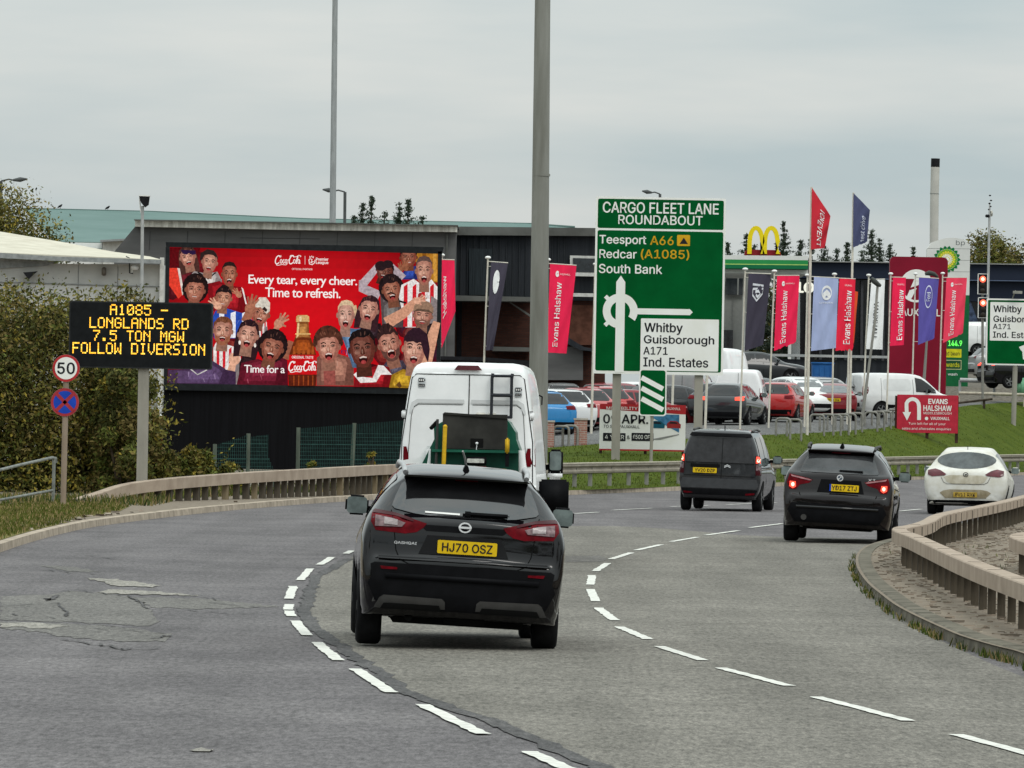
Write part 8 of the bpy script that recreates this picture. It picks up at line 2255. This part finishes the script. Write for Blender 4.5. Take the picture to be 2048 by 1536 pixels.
b = MB(); b.bbox((0, 0, .35), (.72, .4, .85), mat('cabinet_green', (.16, .36, .22), .6, var=.1), .03); b.build('body', gt)
b = MB(); b.box((0, -.205, .35), (.015, .012, .75), mat('cabinet_gap', (.05, .12, .07), .7)); b.build('door_gap', gt)

# ================================================================== TREES
M_NDL = [mat('needle_dark', (.020, .032, .020), .8, var=.3), mat('needle_mid', (.035, .050, .028), .8, var=.3), mat('needle_grey', (.055, .070, .048), .8, var=.3)]
def conifer(label, px, ytop, D, ybase=640, spread=.24, seed=1, group='conifers far behind the buildings'):
    R_ = random.Random(seed)
    T, B_ = Wp(px, ytop, D), Wp(px, ybase, D)
    H_3 = T.z - 2.5
    root = thing('conifer', label, 'tree', (B_.x, D, 2.5), group=group)
    b = MB(); b.tube([(0, 0, 0), (R_.uniform(-.1, .1), 0, H_3 * .6), (0, 0, H_3)], [.16, .09, .02], M_TRUNK, n=6); b.build('trunk', root)
    f = MB()
    z = H_3 * .25
    while z < H_3 * 1.0:
        t = (z / H_3); L = (H_3 * spread * 1.9) * (1 - t) ** 1.05 * R_.uniform(.2, 1.35) + .10
        nb_ = 6
        for k in range(nb_):
            a = R_.uniform(0, 2 * pi); droop = R_.uniform(-.1, .7)
            if R_.random() < .25: continue
            n = max(4, int(L / .06))
            for j in range(n):
                s_ = (j + .5) / n
                c = Vector((cos(a) * L * s_, sin(a) * L * s_, z + L * s_ * droop))
                for _ in range(3):
                    leaf(f, c + Vector((R_.gauss(0, .06), R_.gauss(0, .06), R_.gauss(0, .045))), R_.uniform(.05, .12) * (1.1 - .5 * s_), R_, R_.choice(M_NDL))
        z += R_.uniform(.12, .27)
    f.build('crown', root, fix=False)
    return root
for k, (x, y, D, sp_, lab) in enumerate(((740, 396, 350, .16, 'tallest conifer behind the grey roof, beside the street lamp'), (723, 408, 350, .16, 'shorter conifer leaning against the tallest one behind the grey roof'), (796, 404, 352, .18, 'left of the twin conifers above the right end of the grey roof'), (813, 402, 352, .18, 'right of the twin conifers above the right end of the grey roof'), (766, 425, 354, .3, 'low conifer in the gap above the grey roof'), (706, 430, 356, .16, 'very small conifer at the left of the roofline group'), (842, 436, 356, .22, 'small conifer tip at the right of the roofline group'))):
    conifer(lab, x, y, D, 600, sp_, 50 + k, group='conifers above the grey roof')
for k, (x, y, sp_, lab) in enumerate(((1565, 446, .17, 'tall dark conifer right of the yellow arches'), (1490, 470, .2, 'conifer left of the yellow arches'), (1598, 478, .22, 'bushy conifer between the arches and the tall red flag'), (1619, 480, .18, 'conifer partly behind the tall red flag pole'), (1646, 492, .22, 'conifer under the tip of the tall red flag'), (1672, 497, .24, 'low conifer between the two tall flags'), (1692, 488, .2, 'conifer left of the tall navy flag pole'), (1741, 458, .17, 'tallest conifer right of the tall navy flag'), (1757, 476, .18, 'conifer right beside the tallest one near the navy flag'), (1778, 487, .16, 'conifer just left of the dark red totem'), (1453, 486, .16, 'conifer at the right edge of the direction sign'), (1722, 500, .26, 'low conifer under the tall navy flag'), (1824, 494, .14, 'small conifer tip above the dark red totem'), (1505, 490, .2, 'conifer behind the yellow arches'))):
    conifer(lab, x, y, 400 + k, 640, sp_, 80 + k)
def broad(label, px, ytop, ybot, w_px, D, n, seed, weights, leaf_s=.16):
    T, B_ = Wp(px, ytop, D), Wp(px, ybot, D)
    z0_ = .118 if px < 600 else 3.0
    h = T.z - z0_; w = w_px * D / F
    R_ = random.Random(seed)
    root = thing('broadleaf_tree', label, 'tree', (T.x, D, z0_))
    b = MB(); b.tube([(0, 0, 0), (.1, 0, h * .35), (0, 0, h * .6)], [.22, .15, .07], M_TRUNK, n=8)
    for k in range(7):
        a = R_.uniform(0, 6.28); b.tube([(0, 0, h * R_.uniform(.3, .5)), (cos(a) * w * .2, sin(a) * w * .2, h * .65), (cos(a) * w * .36, sin(a) * w * .36, h * .85)], [.08, .05, .015], M_TRUNK, n=5)
    b.build('trunk', root)
    f = MB(); cl = []
    for _ in range(46):
        a = R_.uniform(0, 6.28); u = R_.random(); rr = R_.uniform(.2, 1) ** .5
        env = sin(pi * min(1, .18 + .8 * u)) ** .6
        cl.append((Vector((cos(a) * w / 2 * rr * env, sin(a) * w / 2 * rr * env, h * (.34 + .62 * u))), R_.uniform(.07, .15) * h, R_.choices(range(5), weights)[0]))
    for _ in range(n):
        c, r_, fav = R_.choice(cl)
        v = Vector((R_.gauss(0, 1), R_.gauss(0, 1), R_.gauss(0, .8))).normalized() * r_ * R_.uniform(.5, 1.08)
        leaf(f, c + v, leaf_s * R_.uniform(.6, 1.4), R_, M_LF[fav if R_.random() < .6 else R_.choices(range(5), weights)[0]])
    f.build('crown', root, fix=False)
broad('brown-green tree at the far left edge behind the white building', 8, 392, 700, 150, 262, 17000, 3, (5, 2, 6, .6, 2), .075)
broad('lower rounded tree behind the white building roof, right of the edge tree', 72, 442, 700, 130, 264, 10000, 4, (5, 2, 5, .5, 3), .08)
broad('grey-green willowy tree behind the navy showroom at the right edge', 1978, 476, 700, 92, 385, 14000, 5, (4, 2, 3, .2, 3), .10)
broad('second willowy tree half out of the picture at the right edge', 2030, 492, 700, 90, 388, 10000, 6, (4, 2, 3, .2, 3), .10)
# distant belt of trees closing the view under the conifers
bush('tree_belt', 'dark low tree belt below the conifers behind the showroom', 'trees', (Wp(1650, 700, 405).x, 405, 2.5), (14.5, 3, 8.05), 9000, 41, .2, weights=(2, 1, 6, 0, 2), lumps=60, shape=lambda u, x: 1.0, twigs=10)

# three birds on the shed ridge
for px, py, lab in ((120, 415, 'small dark bird perched on the left of the green roof ridge'), (215, 418, 'small dark bird perched further right on the green roof ridge')):
    p = Wp(px, py, 361.9); root = thing('bird', lab, 'bird', p); 
    b = MB(); b.tube([(-.14, 0, -.02), (-.05, 0, .05), (.05, 0, .10), (.10, 0, .16), (.14, 0, .15)], [.015, .055, .06, .035, .008], M_BLK, n=8); b.tube([(.02, 0, .05), (.02, 0, -.06)], .012, M_BLK, n=5); b.build('body', root)
